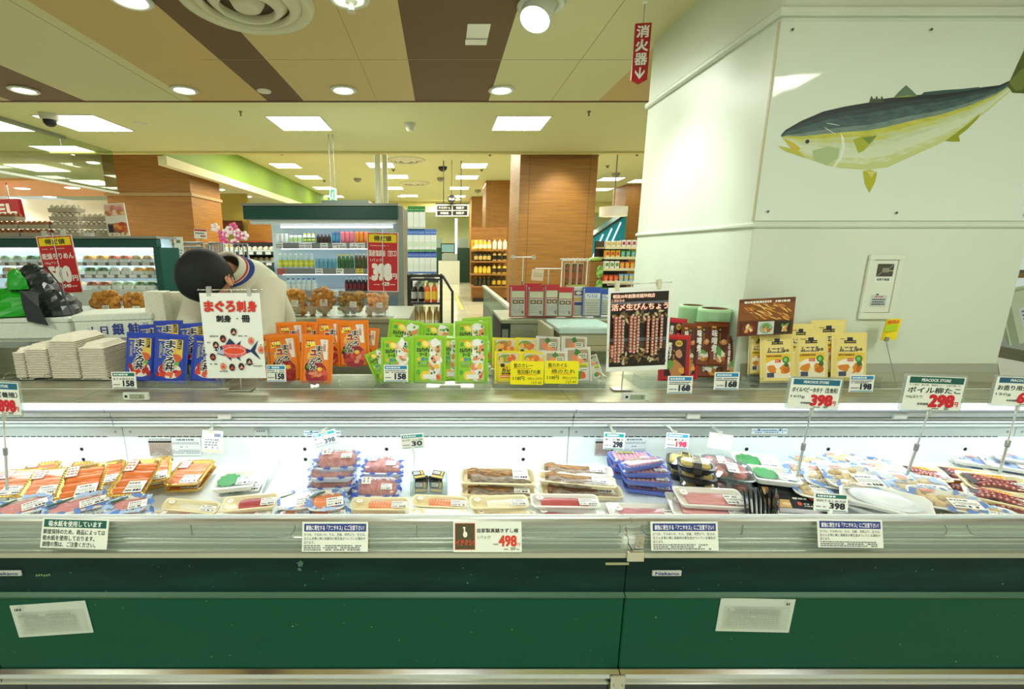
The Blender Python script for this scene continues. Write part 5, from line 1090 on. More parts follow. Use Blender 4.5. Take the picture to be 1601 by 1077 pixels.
for i, (ex, ey) in enumerate(((.02, .555), (-.17, .475), (.30, .45), (-.30, .40), (.455, .345), (-.37, .26), (.24, .20), (-.21, .145), (-.06, .135), (.10, .145))):
    A.ell(w*ex, h*ey, w*.05, h*.043, '#2a2226' if i not in (2, 4, 7) else '#e4917a'); 
A.up()
for i, (ex, ey) in enumerate(((.02, .55), (-.17, .47), (.30, .45), (-.30, .40), (.455, .345), (-.37, .26), (.24, .20), (-.21, .145), (-.06, .13), (.10, .14))): A.poly([(w*(ex-.035), h*(ey-.018)), (w*(ex+.035), h*(ey-.018)), (w*(ex+.01), h*(ey+.024))], '#d8503c' if i % 3 else '#e8a090')
b = MB(); b.art(A, on_front(-.0012)); b.build('print', t)
t, w, h, B = board_thing('fish_poster', 'black poster with glowing vertical writing and white border, clipped on stand', 'poster', (991, 448), (995, 579), 95, 1.80, roll=-2.5)
b = MB(); b.box(-w/2, -.001, 0, w/2, .001, h, mat('poster_white', '#eef2ea', .35)); b.build('board', t); stand_parts(t, w, h, B, ZC, -.05, (-.36, .30), .0, .04, mat('clip_cream', '#d9d6b4', .4))
A = Art(); A.rect(-w*.46, h*.055, w*.46, h*.94, '#1d1712'); A.up(); rg = random.Random(11)
A.rect(-w*.46, h*.80, w*.46, h*.83, '#66707a'); A.rect(-w*.46, h*.36, w*.46, h*.40, '#59616a'); A.rect(-w*.46, h*.26, w*.46, h*.35, '#4a3a2c'); A.up()
for k in range(150): yy = rg.choice([rg.uniform(.10, .28), rg.uniform(.60, .72)]); A.blob(w*rg.uniform(-.44, .44), h*yy, w*.022, rg.choice(['#6e5636', '#8d7044', '#c8b68e', '#3a2c1c', '#241a12']), rg, 2.2, 6)
A.up()
def glow(s_, x, y, hh, ww=None, al='c'):
    A.text(s_, x, y, hh, '#d8643c', al, ww, .10); A.text(s_, x, y, hh, '#fbeee0', al, ww, .03)
glow('明治30年創業老舗沖商店', -w*.10, h*.875, h*.045, w*.66); glow('こだわりの', -w*.45, h*.835, h*.028, w*.2, 'l'); glow('活〆生びんちょう', 0, h*.735, h*.075, w*.90)
for x, y0, n in ((.36, .64, 11), (.28, .60, 12), (.22, .63, 13), (.14, .63, 12), (-.02, .64, 12), (-.08, .63, 12), (-.14, .64, 12), (-.27, .60, 11), (-.33, .64, 15), (-.39, .64, 15), (-.44, .30, 4)):
    for k in range(n):
        yy = h*(y0 - .037*k); A.rect(w*x - w*.024, yy, w*x + w*.024, yy + h*.030, '#a8482c')
A.up()
for x, y0, n in ((.36, .64, 11), (.28, .60, 12), (.22, .63, 13), (.14, .63, 12), (-.02, .64, 12), (-.08, .63, 12), (-.14, .64, 12), (-.27, .60, 11), (-.33, .64, 15), (-.39, .64, 15), (-.44, .30, 4)):
    for k in range(n):
        yy = h*(y0 - .037*k); q = rg.choice([.2, .5, .8])
        for g in (.003, .013, .022): A.rect(w*x - w*.019, yy + h*g, w*x + w*.019*rg.uniform(.4, 1), yy + h*(g + .005), '#f6dcc8')
        A.rect(w*x - w*.02 + w*.036*q, yy + h*.002, w*x - w*.015 + w*.036*q, yy + h*.028, '#f6dcc8')
b = MB(); b.art(A, on_front(-.0012)); b.build('print', t)
# photo card of grilled eel dishes on a thin stand
t, w, h, B = board_thing('photo_card', 'brown photo card of grilled fish dishes on a thin stand', 'sign', (1190, 466), (1195, 524), 86, 1.88, roll=-3)
b = MB(); b.box(-w/2, -.0008, 0, w/2, .001, h, mat('photo_brown', '#6b3d1c', .35)); b.build('card', t); A = Art(); rg = random.Random(4)
A.poly([(-w/2, h*.42), (w/2, h*.42), (w/2, h*.85), (-w*.1, h), (-w/2, h*.9)], '#8a5222'); A.up()
for k in range(70): x = rg.uniform(-.38, .40); A.ell(w*x, h*(.66 + .20*rg.uniform(-1, 1) - .14*x), w*rg.uniform(.05, .10), h*.018, rg.choice(['#c98a3c', '#e0a850', '#a8642a', '#8a4a18', '#d8883a', '#e8c070']), rg.uniform(-.75, -.25), 8)
for k in range(3): A.rect(w*(-.45 + .31*k), h*.03, w*(-.16 + .31*k), h*.38, ['#5a2a16', '#c8d0c4', '#3a2c20'][k])
A.up()
for k in range(3):
    A.ell(w*(-.305 + .31*k), h*.2, w*.12, h*.15, ['#7a3016', '#8fae9a', '#2c241c'][k])
A.up()
for k in range(21): q = k % 3; A.blob(w*(-.305 + .31*q + rg.uniform(-.06, .06)), h*(.2 + rg.uniform(-.08, .08)), w*.028, rg.choice(['#d8a050', '#e8d2a0', '#b06a2a', '#6f9a3c']), rg, 1.8, 6)
A.up(); A.text('宮崎沖のにがい　和州　本格おあなご千社商品', 0, h*.90, h*.055, '#f2ece0', 'c', w*.84, .03) if False else A.bars(-w*.42, h*.88, w*.42, h*.95, 1, '#f2ece0', rg, .8, w*.05)
b = MB(); b.art(A, on_front(-.0009)); b.build('photo_print', t); inv = (Matrix.Translation(B) @ Matrix.LocRotScale(None, t.rotation_euler, None)).inverted(); q = atZ(1170, 600, ZC)
b = MB(); b.tube([(-w*.22, .004, h*.3), (-w*.24, .004, 0), tuple(inv @ Vector(q))], .0022, CHROME, 8); b.build('pole', t); b = MB(); b.T = inv @ Matrix.Translation(q); b.box(-.03, -.02, 0, .03, .02, .004, GREY); b.build('foot', t)
# little yellow flag card on a wire
t, w, h, B = board_thing('flag_card', 'small bent yellow flag card on a thin wire in front of pillar', 'sign', (1393, 501), (1388, 534), 24, 1.90, roll=5)
b = MB(); R = []
for i in range(7): u = i/6; R.append([(-w/2 + w*u, .010*math.sin(PI*u)*1.2, h*.12*u), (-w/2 + w*u, .010*math.sin(PI*u)*1.2, h + h*.12*u)])
b.loft(R, mat('flag_yellow', '#f0d60c', .45), closed=False); b.loft([[(p[0], p[1] + .0006, p[2]) for p in r] for r in R], mat('flag_yellow', '#f0d60c'), closed=False); b.build('card', t)
A = Art(); fl = lambda x, y, l: (x, .012*math.sin(PI*(x/w + .5)) - .0012 - l*EPS, y + h*.12*(x/w + .5)); A.bars(-w*.4, h*.78, w*.42, h*.94, 1, '#e0702c', None, .9, w*.14); A.rect(-w*.42, h*.44, w*.4, h*.74, '#b8d41c'); A.up(); A.bars(-w*.38, h*.5, w*.36, h*.68, 1, '#243a14', None, .8, w*.12); b = MB(); b.art(A, fl); b.build('print', t)
inv = (Matrix.Translation(B) @ Matrix.LocRotScale(None, t.rotation_euler, None)).inverted(); q = atZ(1402, 605, ZC); b = MB(); b.tube([(0, .012, h*.2), (.002, .004, -.01), tuple(inv @ Vector(q)), tuple(inv @ (Vector(q) + Vector((-.09, 0, 0))))], .0014, GREY, 6); b.box(-.006, .002, h*.0, .006, .014, h*.2, GREY); b.build('wire_holder', t)
# ---------------------------------------------------------------- foam trays in stacks on a wire rack
TRAYM = mat('foam_tray_cream', '#f4eddc', .5)
def foam_stack(px, py, wpx, deep, n, name, dz=.0078):
    p = atZ(px, py, ZC + .010); w = wpx*depth(p)/FOC; src = None
    for i in range(n):
        lab = 'foam tray, %s of %s foam tray stack' % (tb(n-1-i, n), name); loc = (p.x + .0008*math.sin(i*2.3), p.y, p.z + dz*i)
        if src is None:
            b = MB(); b.loft([rrect(w, deep, .008, 0, 0), rrect(w, deep, .008, .0030, 0), rrect(w, deep, .008, .0036, .009), rrect(w, deep, .012, .022, .021)], TRAYM, False, True)
            src = b.build('foam_tray', loc=loc); tag(src, lab, 'foam tray', 'stacked foam trays')
        else: dup(src, loc, label=lab)
foam_stack(33, 590, 17, .16, 15, 'the leftmost low'); foam_stack(61, 590, 35, .17, 17, 'the narrow second'); foam_stack(103, 591, 44, .20, 22, 'the tallest'); foam_stack(148, 591, 40, .17, 18, 'the right')
for l, r, lab in ((8, 52, 'under the leftmost foam trays'), (72, 178, 'under the tall foam trays')):
    p, q = atZ(l, 594, ZC), atZ(r, 594, ZC); t = thing('wire_rack', 'chrome wire rack ' + lab, 'rack', (p.x, p.y, ZC)); w = q.x - p.x
    b = MB(); b.box(.01, .004, 0, w, .2, .003, STEEL); b.build('tray_plate', t)
    b = MB(); b.tube([(.03, .0, .035), (.0, -.004, .022), (0, -.004, .006), (w, -.004, .006), (w, .2, .006)], .0018, CHROME, 6); b.build('front_wire', t)
# pouches at the far left edge, standing side by side
for i in range(3):
    p = atZ(-22 + i*8, 592, ZC); t = thing('snack_pouch', ('leftmost', 'middle', 'rightmost')[i] + ' of the brown pouches seen edge-on at left frame edge', 'snack pouch', (p.x - .02, p.y, p.z), (0, 0, math.radians(-62)), 'brown pouches at the left edge')
    b = MB(); pouch_body(b, .13, .205, glossy('tan', '#a5763c'), mat('pouch_grey', '#8f958c', .35), .008); b.build('pouch', t); A = Art(); r = random.Random(i)
    for k in range(12): A.blob(r.uniform(-.035, .035), r.uniform(.05, .15), .016, r.choice(['#c98a2c', '#e0b050', '#7a4a1c']), r)
    b = MB(); b.art(A, on_front(-.0092)); b.build('printed_front', t)
# pale green rolls of bags by the pillar
for i, (px, ty, by, wp, lab) in enumerate(((1078, 476, 520, 36, 'left roll of pale green plastic bags behind the pouches'), (1113, 481, 520, 46, 'right roll of pale green plastic bags behind the pouches'))):
    Y = 2.20 - .135*i; p = atY(px, by, Y); T = atY(px, ty, Y); k = depth(p)/FOC; r_ = wp*k/2; h = T.z - ZC
    t = thing('bag_roll', lab, 'roll of bags', (p.x, Y, Z_TOP + .0005), group='green bag rolls'); b = MB(); b.lathe([(r_, 0), (r_, h - .006), (r_*.96, h), (r_*.80, h)], mat('roll_green', '#a9d3a2', .4), 24, cap1=False); b.build('roll', t)
    b = MB(); b.lathe([(r_*.80, h), (r_*.78, h - .02), (1e-4, h - .02)], mat('core_brown', '#6e4a2c', .6), 24, cap0=False, cap1=False); b.build('core', t)
    b = MB(); b.lathe([(r_*1.03, 0), (r_*1.03, h - .05), (r_*1.01, h - .012)], clear('milky_green', '#e4f2e4', .1, .1, .25, '#c4e0c4'), 24, cap0=False, cap1=False); b.build('clear_sleeve', t)
# ---------------------------------------------------------------- cards hanging in the case, and tall price stands
def hang_card(px, py, wp, hp, label, num, head, roll, extra=None, numcol='#263040', clip=(0, 0), blank=False):
    Y = 1.66; t = price_tag(px, py, wp, hp, label, num if not blank else None, head, Y, roll, numcol, extra, 0, -8, grp='cards hanging in the case') if not blank else None
    if blank:
        p = atY(px, py, Y); k = depth(p)/FOC; w, h = wp*k, hp*k; t = thing('price_tag', label, 'price tag', tuple(p), (math.radians(-8), math.radians(roll), 0), 'cards hanging in the case')
        b = MB(); b.box(-w/2, -.0005, -h/2, w/2, .0008, h/2, mat('tag_white', '#eef0e6')); b.build('card', t); A = Art(); blank(A, w, h) if callable(blank) else A.bars(-w*.3, h*.2, w*.1, h*.3, 1, '#c4ccd0', None, .6, w*.06); b = MB(); b.art(A, on_front(-.0006)); b.build('print', t)
    k = depth(t.location)/FOC; inv = (Matrix.Translation(t.location) @ Matrix.LocRotScale(None, t.rotation_euler, None)).inverted(); top = inv @ atY(clip[0], clip[1], YL - .014); h = hp*k
    b = MB(); b.tube([tuple(top), (top.x*.6, top.y*.6, (top.z + h/2)/2 + .004), (top.x*.35, .001, h/2 - .004)], .005, clear('clip_clear', '#e8ece4'), 8); b.box(top.x*.35 - .009, -.004, h/2 - .008, top.x*.35 + .009, .004, h/2 + .010, clear('clip_clear', '#e8ece4'), .002); b.build('clip', t); return t
def pic(A, w, h):
    A.rect(-w*.46, h*.40, w*.2, h*.46, '#f0d8a0'); A.rect(-w*.44, -h*.46, w*.46, -h*.40, '#f0d0a0'); A.rect(w*.08, h*.22, w*.4, h*.38, '#6f8296'); A.bars(-w*.36, -h*.34, w*.3, h*.14, 4, '#8a97a4', random.Random(3), .7, w*.14); A.bars(w*.05, h*.02, w*.4, h*.16, 2, '#a08aa0', None, .6, w*.08)
hang_card(332, 690, 32, 34, 'whitish picture card hanging over the salmon trays', None, '#fff', 4, clip=(331, 662), blank=pic)
hang_card(508, 688, 38, 22, 'card reading 398 hanging tilted over the minced tuna', '398', '#2a9c98', -15, 'まぐろたたき', '#5a6a76', (512, 668)); hang_card(960, 692, 33, 27, 'hanging card reading 298 over the crab sticks', '298', '#1f8f8c', 3, 'あじの開き', clip=(952, 664)); hang_card(1059, 692, 36, 25, 'hanging card with pink 198 over the rolled eggs', '198', '#3f97cf', 4, 'だし巻たまご', '#e23a6a', (1040, 664)); hang_card(1126, 690, 38, 24, 'blank white hanging card right of the pink 198 card', None, '#fff', 9, clip=(1114, 668), blank=True)
# card 30 on a wire clip from the sachet box
t = price_tag(645, 692, 36, 23, 'card reading 30 on wire above the sachet box', '30', '#2a9c98', 1.55, -5, '#3a4652', 'わさび・しょうゆ', 0, -6, grp='cards on wire holders'); inv = (Matrix.Translation(t.location) @ Matrix.LocRotScale(None, t.rotation_euler, None)).inverted()
q = atZ(646, 772, DECK + .003); b = MB(); b.tube([(0, .003, -.02), (0, .003, -.045), (.0, .003, -.062), tuple(inv @ Vector(q))], .0016, CHROME, 6); b.box(-.006, -.003, -.045, .006, .006, -.018, WHITE, .002); b.build('wire_holder', t)
t = price_tag(1299, 788, 54, 28, 'small card reading 398 with green heading among black packets', '398', GRN, 1.30, 4, '#22262a', '切れてるしめさば', 0, -14, grp='cards on wire holders'); inv = (Matrix.Translation(t.location) @ Matrix.LocRotScale(None, t.rotation_euler, None)).inverted(); q = atZ(1300, 812, DECK + .003)
b = MB(); b.tube([(0, .003, -.02), (0, .006, -.035), tuple(inv @ Vector(q))], .0016, CHROME, 6); b.box(-.006, -.003, -.035, .006, .006, -.018, WHITE, .002); b.build('wire_holder', t)
def stand_card(top, bot, wp, label, head, name, qty, num, foot, sub=None, joint=.5, tax='429'):
    Y = 1.40; B = atY(bot[0], bot[1], Y); h = atY(bot[0], top[1], Y).z - B.z; T = B + Vector((h*.04, .004, h)); w = wp*depth(B)/FOC
    t = thing('price_stand', label, 'price stand', tuple(B), frame_from(B, T), 'tall price stands')
    b = MB(); b.loft([[(q[0], y, q[1]) for q in [(r[0], r[1]) for r in rrect(w, h, .006, 0)]] for y in (.003, -.0012)], clear('holder_plastic', '#e6ece8', .16, .05, .25, '#d4dcd6'), True, True); b.build('holder', t)
    b = MB(); b.box(-w*.465, -.0018, h*.05, w*.465, -.0013, h*.95, mat('card_grey', '#e4e8dc', .45)); A = Art(); A.rect(-w*.42, h*.76, w*.44, h*.93, head); A.up(); A.text('PEACOCK STORE', .0, h*.81, h*.075, '#f0f4f0', 'c', w*.46, .03)
    y0 = h*.53
    if sub: A.text(sub, 0, h*.69, h*.05, '#3a423c', 'c', w*.82, .01); y0 = h*.50
    A.text(name, 0, y0, h*.155, '#23302c', 'c', w*.84, .03); A.text(qty, -w*.43, h*.34, h*.10, '#3e4844', 'l', w*.26); A.text(num, w*.34, h*.14, h*.31, '#c81e2c', 'r', w*.38, .07); A.text('円', w*.42, h*.15, h*.13, '#c81e2c', 'r', None, .03); A.text('本体価格', -w*.05, h*.17, h*.07, '#2c3430', 'r', w*.18, .02); A.text(tax, w*.28, h*.065, h*.06, '#2c3430', 'r', None, .03); A.bars(w*.02, h*.07, w*.14, h*.11, 1, '#4a524c', None, .6, w*.03)
    b.art(A, on_front(-.002)); b.build('card', t)
    inv = (Matrix.Translation(B) @ Matrix.LocRotScale(None, t.rotation_euler, None)).inverted(); q = inv @ atZ(foot[0], foot[1], DECK + .004); top_ = Vector((w*.02, .002, 0)); mid = top_.lerp(q, joint)
    b = MB(); b.tube([tuple(top_ + Vector((0, 0, .02))), tuple(mid)], .0024, CHROME, 8); b.box(-.006 + w*.02, -.003, -.016, .006 + w*.02, .005, .008, clear('clip_clear', '#e8ece4'), .002); b.build('upper_pole', t)
    b = MB(); b.tube([tuple(mid), tuple(q)], .0042, mat('pole_aluminium', '#c6ccc8', .3, .7), 10); b.build('lower_pole', t); b = MB(); b.tube([tuple(mid + Vector((0, 0, .012))), tuple(mid - (mid - q).normalized()*.012)], .0065, GREY, 10); b.build('clamp_collar', t)
    b = MB(); b.T = inv @ Matrix.Translation(atZ(foot[0], foot[1], DECK + .001)); b.box(-.045, -.03, 0, .045, .03, .003, STEEL); b.build('foot', t)
stand_card((1275, 590), (1268, 640), 84, 'tall price stand reading 398 for boiled baby scallops', '#17647e', 'ボイルベビーホタテ（生食用）', '160g', '398', (1240, 772), joint=.42)
stand_card((1457, 586), (1452, 643), 98, 'tall price stand reading 298 for boiled octopus', '#0f5347', 'ボイル柳たこ', '100g当たり', '298', (1408, 770), 'たこ焼き、酢の物、煮物などに！お造り用にも！', joint=.42, tax='321')
stand_card((1599, 588), (1590, 636), 92, 'tall price stand cut off by the right frame edge', '#17526a', 'お造り用生ほたて', '150g', '698', (1556, 765), joint=.42, tax='753')
stand_card((2, 595), (4, 650), 66, 'tall price stand reading 898 cut off by left frame edge', '#17647e', 'ぶり（養殖）', '100g', '898', (12, 785), joint=.40, tax='969')
# clear-bagged goods past the pillar, at right edge
p = atY(1602, 585, 2.35); t = thing('bagged_item', 'clear bag with pale green print beyond the white pillar edge', 'bag', (p.x + .05, 2.35, .90), (math.radians(-14), math.radians(-10), 0)); b = MB(); pouch_body(b, .34, .30, mat('bag_pale', '#cfe0c4', .3), mat('bag_pale', '#cfe0c4'), .03); b.build('bag', t); A = Art(); A.rect(-.12, .04, .12, .19, '#dfe8f0'); A.up(); A.bars(-.11, .06, .1, .18, 6, '#6a86a0', None, .5, .03); A.rect(-.1, .05, -.05, .065, '#2c3446'); A.rect(-.02, .13, .02, .16, '#4a6a5a'); b = MB(); b.art(A, on_front(-.0302)); b.build('label', t)
t = thing('side_shelf', 'dark-sided shelf seen past the right edge of the white pillar', 'shelf', (p.x + .1, 2.8, 0)); 
for nm, (z0, z1, m) in {'lower_deck': (.80, .86, STEEL), 'middle_deck': (1.2, 1.23, mat('deck_tan', '#9a8455', .5)), 'upper_deck': (1.5, 1.53, mat('rack_green', '#1c4a3c', .4))}.items(): b = MB(); b.box(-.22, -.55 if z0 < 1 else 0, z0, .9, .5, z1, m); b.build(nm, t)
b = MB(); b.box(-.22, .5, 0, .9, .53, 1.7, mat('rack_green', '#1c4a3c', .4)); b.build('back_panel', t)
# ================================================================ THE PERSON BEHIND THE COUNTER
def skin_body(name, nodes, edges, m, parent, sub=2, root=0):
    """one continuous surface grown over a jointed skeleton; nodes = (position, radius)"""
    me = bpy.data.meshes.new(name); me.from_pydata([n[0] for n in nodes], edges, []); o = bpy.data.objects.new(name, me); COL.objects.link(o); o.parent = parent
    md = o.modifiers.new('skin', 'SKIN'); md.use_smooth_shade = True
    if not me.skin_vertices: 
        bpy.context.view_layer.objects.active = o
    sv = me.skin_vertices[0].data if me.skin_vertices else None
    if sv is None:
        bpy.context.view_layer.update(); sv = me.skin_vertices[0].data
    for v, n in zip(sv, nodes): r = n[1] if isinstance(n[1], tuple) else (n[1], n[1]); v.radius = r
    sv[root].use_root = True
    sb = o.modifiers.new('subdivision', 'SUBSURF'); sb.levels = sb.render_levels = sub
    dg = bpy.context.evaluated_depsgraph_get(); dg.update(); em = bpy.data.meshes.new_from_object(o.evaluated_get(dg)); o.modifiers.clear(); o.data = em; em.name = name
    em.materials.clear(); em.materials.append(m)
    for p in em.polygons: p.use_smooth = True; p.material_index = 0
    return o
SKINM = mat('skin', '#d29a78', .5); COATM = mat('coat_white', '#d9d9c2', .7); HOODM = mat('hood_black', '#0e1212', .75); TROUM = mat('trousers_grey', '#3c4046', .8)
PX, PYY = -1.10, 2.42
per = thing('person', 'person in black hood and white work coat bending down behind the counter', 'person', (PX, PYY, 0))
pel, wai, che, nec = (.06, .16, .90), (.05, .10, 1.06), (.02, -.02, 1.22), (.01, -.10, 1.27)
hd = (-.025, -.235, 1.235)
shL, shR = (.165, -.0, 1.165), (-.115, -.0, 1.165)
elL, elR = (.225, -.13, .97), (-.185, -.13, .97)
wrL, wrR = (.13, -.28, .865), (-.09, -.28, .865)
N = [(pel, .13), (wai, .12), ((.03, 0.02, 1.15), .09), (nec, .055), ((.0, -.16, 1.26), .058), (shL, .05), (elL, .042), (wrL, .030), (shR, .05), (elR, .042), (wrR, .030)]
E = [(0, 1), (1, 2), (2, 3), (3, 4), (2, 5), (5, 6), (6, 7), (2, 8), (8, 9), (9, 10)]
for s, k in ((1, 11), (-1, 15)):
    N += [((.06 + s*.10, .15, .84), .10), ((.06 + s*.11, .13, .48), .065), ((.06 + s*.11, .17, .10), .045), ((.06 + s*.12, .05, .045), .04)]
    E += [(0, k), (k, k+1), (k+1, k+2), (k+2, k+3)]
for wi, s in ((7, 1), (10, -1)):                                   # hands: palm, five fingers
    w_ = Vector(N[wi][0]); d = Vector((-s*.5, -.75, -.25)).normalized(); sd = Vector((-d.y, d.x, 0)).normalized()*s
    k = len(N); N.append((tuple(w_ + d*.05), .03)); E.append((wi, k)); N.append((tuple(w_ + d*.085), .027)); E.append((k, k+1))
    for f in range(4):
        b0 = w_ + d*.09 + sd*(.024 - .016*f); L_ = (.062, .070, .065, .050)[f]; q = len(N)
        N += [(tuple(b0 + d*L_*.4), .0085), (tuple(b0 + d*L_*.75 + Vector((0, 0, -.008))), .008), (tuple(b0 + d*L_*.95 + Vector((0, 0, -.022))), .007)]; E += [(k+1, q), (q, q+1), (q+1, q+2)]
    q = len(N); N += [(tuple(w_ + d*.055 + sd*.04), .010), (tuple(w_ + d*.09 + sd*.05), .009)]; E += [(k, q), (q, q+1)]
body = skin_body('body', N, E, SKINM, per)
# head: a shaped skull, bowed and turned to the photo's left
H = MB(); Rm = Matrix.Translation(Vector(hd)) @ Matrix.Rotation(math.radians(-18), 4, 'Z') @ Matrix.Rotation(math.radians(46), 4, 'X')
H.T = Rm; prof = [(-.115, .045, .02), (-.10, .058, .015), (-.07, .068, .008), (-.03, .074, .0), (.01, .078, 0), (.05, .076, -.004), (.085, .060, -.008), (.105, .036, -.01), (.113, .004, -.01)]
R = []
for z, r_, yo in prof:
    ring = []
    for i in range(20):
        a = 2*PI*i/20; y = -r_*1.18*math.cos(a) + yo; x = r_*math.sin(a)
        if abs(a) < .4 or a > 5.9: y -= .018*math.exp(-((z + .02)/.022)**2)*(1 - abs(math.sin(a))*2)
        if z < -.06 and math.cos(a) > 0: y -= .006
        ring.append((x, y, z))
    R.append(ring)
H.loft(R, SKINM, True, True, smooth=True)
for s in (-1, 1):
    H.sphere((s*.028, -.088, .012), .010, mat('eye_white', '#e8e4da', .3), 8, 6); H.sphere((s*.028, -.096, .012), .005, mat('eye_dark', '#20180f', .3), 8, 6)
H.box(-.02, -.098, -.068, .02, -.088, -.060, mat('lips', '#b06a5a', .5), .003)
hb = H.build('head', per)
for s in (-1, 1):
    e = MB(); e.T = Rm @ Matrix.Translation((s*.100, .020, -.040)) @ Matrix.Rotation(s*.35, 4, 'Z'); e.sphere((0, 0, 0), .033, SKINM, 12, 8, (.28, .72, 1.0)); e.tube([(s*.008, -.012, .020), (s*.012, .014, .022), (s*.012, .018, -.004), (s*.008, .002, -.026)], .0045, SKINM, 6); e.build('ear', hb)
# soft black hood: gathered dome over skull, hanging over the nape
h = MB(); h.T = Rm; R = []; rg = random.Random(8)
for j in range(13):
    t = j/12*PI*.66; ring = []
    for i in range(28):
        a = 2*PI*i/28; f = 1 + .022*math.sin(5*a + j*.5) + .008*rg.uniform(-1, 1); q = math.sin(t) + .02
        ring.append((.101*q*math.sin(a)*f, -.132*q*math.cos(a)*f + .004, .012 + .132*math.cos(t) - (.035*(j/12)**2 if math.cos(a) < 0 else -.01*(j/12))))
    R.append(ring)
h.loft(R, HOODM, True, False, smooth=True); h.build('hood', per)
# coat: a lofted torso with broad shoulders, two sleeves, standing collar with its red and blue bands, pocket pen
SP = [((.06, .15, .60), .20, .15), ((.06, .16, .80), .205, .155), ((.055, .15, .98), .21, .15), ((.04, .09, 1.11), .20, .145), ((.03, .03, 1.18), .205, .13), ((.025, -.03, 1.23), .18, .115), ((.02, -.075, 1.26), .125, .095), ((.018, -.105, 1.275), .088, .078)]
def torso_ring(q):
    i = min(int(q), len(SP) - 2); f = q - i; A_, B_ = SP[i], SP[i+1]; c = Vector(A_[0]).lerp(Vector(B_[0]), f); rx = A_[1] + (B_[1]-A_[1])*f; ry = A_[2] + (B_[2]-A_[2])*f
    a0, a1 = Vector(SP[max(i-1, 0)][0]), Vector(SP[min(i+2, len(SP)-1)][0]); ax = (a1 - a0).normalized(); u = Vector((1, 0, 0)); v = ax.cross(u).normalized(); u = v.cross(ax); return c, ax, u, v, rx, ry
def ring_pts(q, k=1., up=0., n=28):
    c, ax, u, v, rx, ry = torso_ring(q); return [c + ax*up + u*math.cos(2*PI*i/n)*rx*k + v*math.sin(2*PI*i/n)*ry*k*(1 + .012*math.sin(5*2*PI*i/n + q)) for i in range(n)]
c = MB(); c.loft([ring_pts(q*.5) for q in range(15)], COATM, True, False, smooth=True)
for s in (1, -1):
    sh = Vector((.025 + s*.165, -.0, 1.175)); el = Vector((.02 + s*.205, -.13, .97)); wr = Vector((.02 + s*.12, -.27, .87)); R = []
    pts = [(sh + Vector((-s*.06, .0, .0)), .095), (sh + Vector((s*.01, -.02, -.02)), .092), (sh.lerp(el, .5), .078), (el, .070), (el.lerp(wr, .5), .060), (wr, .046)]
    for i, (p_, r_) in enumerate(pts):
        d = (pts[min(i+1, 5)][0] - pts[max(i-1, 0)][0]).normalized(); u = ((d.cross(Vector((0, 1, .2))) if i == 0 else u - d*u.dot(d))).normalized(); v = d.cross(u); R.append([p_ + u*math.cos(2*PI*j/16)*r_ + v*math.sin(2*PI*j/16)*r_ for j in range(16)])
    c.loft(R, COATM, True, True, smooth=True)
c.build('white_coat', per)
c = MB(); c.loft([ring_pts(6.7, 1.02), ring_pts(7, 1.06, .008), ring_pts(7, 1.02, .030), ring_pts(7, .92, .028), ring_pts(7, .92, .0)], COATM, smooth=True); c.build('coat_collar', per)
c = MB(); c.loft([ring_pts(5.95, 1.03), ring_pts(6.35, 1.04), ring_pts(6.35, 1.0), ring_pts(5.95, .99)], mat('band_blue', '#1c3a8e', .6), smooth=True); c.build('blue_band', per)
c = MB(); c.loft([ring_pts(6.55, 1.04), ring_pts(6.72, 1.05), ring_pts(6.72, 1.0), ring_pts(6.55, 1.0)], mat('band_red', '#c23a48', .6), smooth=True); c.build('red_band', per)
c = MB(); c.tube([(.20, -.115, 1.12), (.205, -.125, 1.04)], .005, BLACK, 8); c.build('pocket_pen', per)
for s in (-1, 1):
    c = MB(); x = .06 + s*.11
    R = []
    for z, r_, yy in ((.62, .105, .15), (.48, .088, .14), (.28, .075, .15), (.09, .07, .165)): R.append([(x + r_*math.cos(2*PI*i/16), yy + r_*math.sin(2*PI*i/16), z) for i in range(16)])
    c.loft(R, TROUM, True, True, smooth=True); c.build('trouser_leg', per)
    c = MB(); c.sphere((x, .09, .05), .1, mat('boot_white', '#d9dad2', .5), 14, 8, (.55, 1.35, .5)); c.build('shoe', per)
# ================================================================ THINGS ON THE WHITE PILLAR AND THE CEILINGS
# fish poster: a printed sheet under clear plastic with screws
x0, x1, z0, z1 = xof(1186, 345, PY), xof(1606, 345, PY), zof(345, PY), zof(35, PY)
x1 = min(x1, PXR - .01); xl = xof(1183, 345, PY); xt = xof(1213, 35, PY); x0 = (xl + xt)/2
w, h = x1 - x0, z1 - z0
t = thing('fish_wall_poster', 'large poster of a whole yellow-finned fish on the white pillar', 'poster', (x0, PY - .003, z0))
b = MB(); b.box(0, -.003, 0, w, .003, h, mat('poster_sheet', '#dde9da', .5)); b.build('sheet', t)
U = lambda px, py: (xof(px, py, PY) - x0, zof(py, PY) - z0)          # points read from the photo, on the pillar face
top = [(1219, 212), (1226, 204), (1250, 190), (1285, 175), (1320, 167), (1356, 161), (1380, 155), (1420, 150), (1470, 147), (1520, 139), (1560, 134), (1580, 125)]
bot = [(1222, 218), (1232, 226), (1258, 247), (1290, 259), (1315, 263), (1350, 266), (1385, 262), (1420, 246), (1465, 226), (1505, 203), (1548, 168), (1580, 141)]
cols = ['#1c2a2c', '#22363a', '#2c464a', '#4a6664', '#7d938a', '#b4b83c', '#c9cc5c', '#c3d0a0', '#cfdcb8', '#d3dfc2', '#d6e0be', '#c6d08a']
b = MB(); n = len(cols)
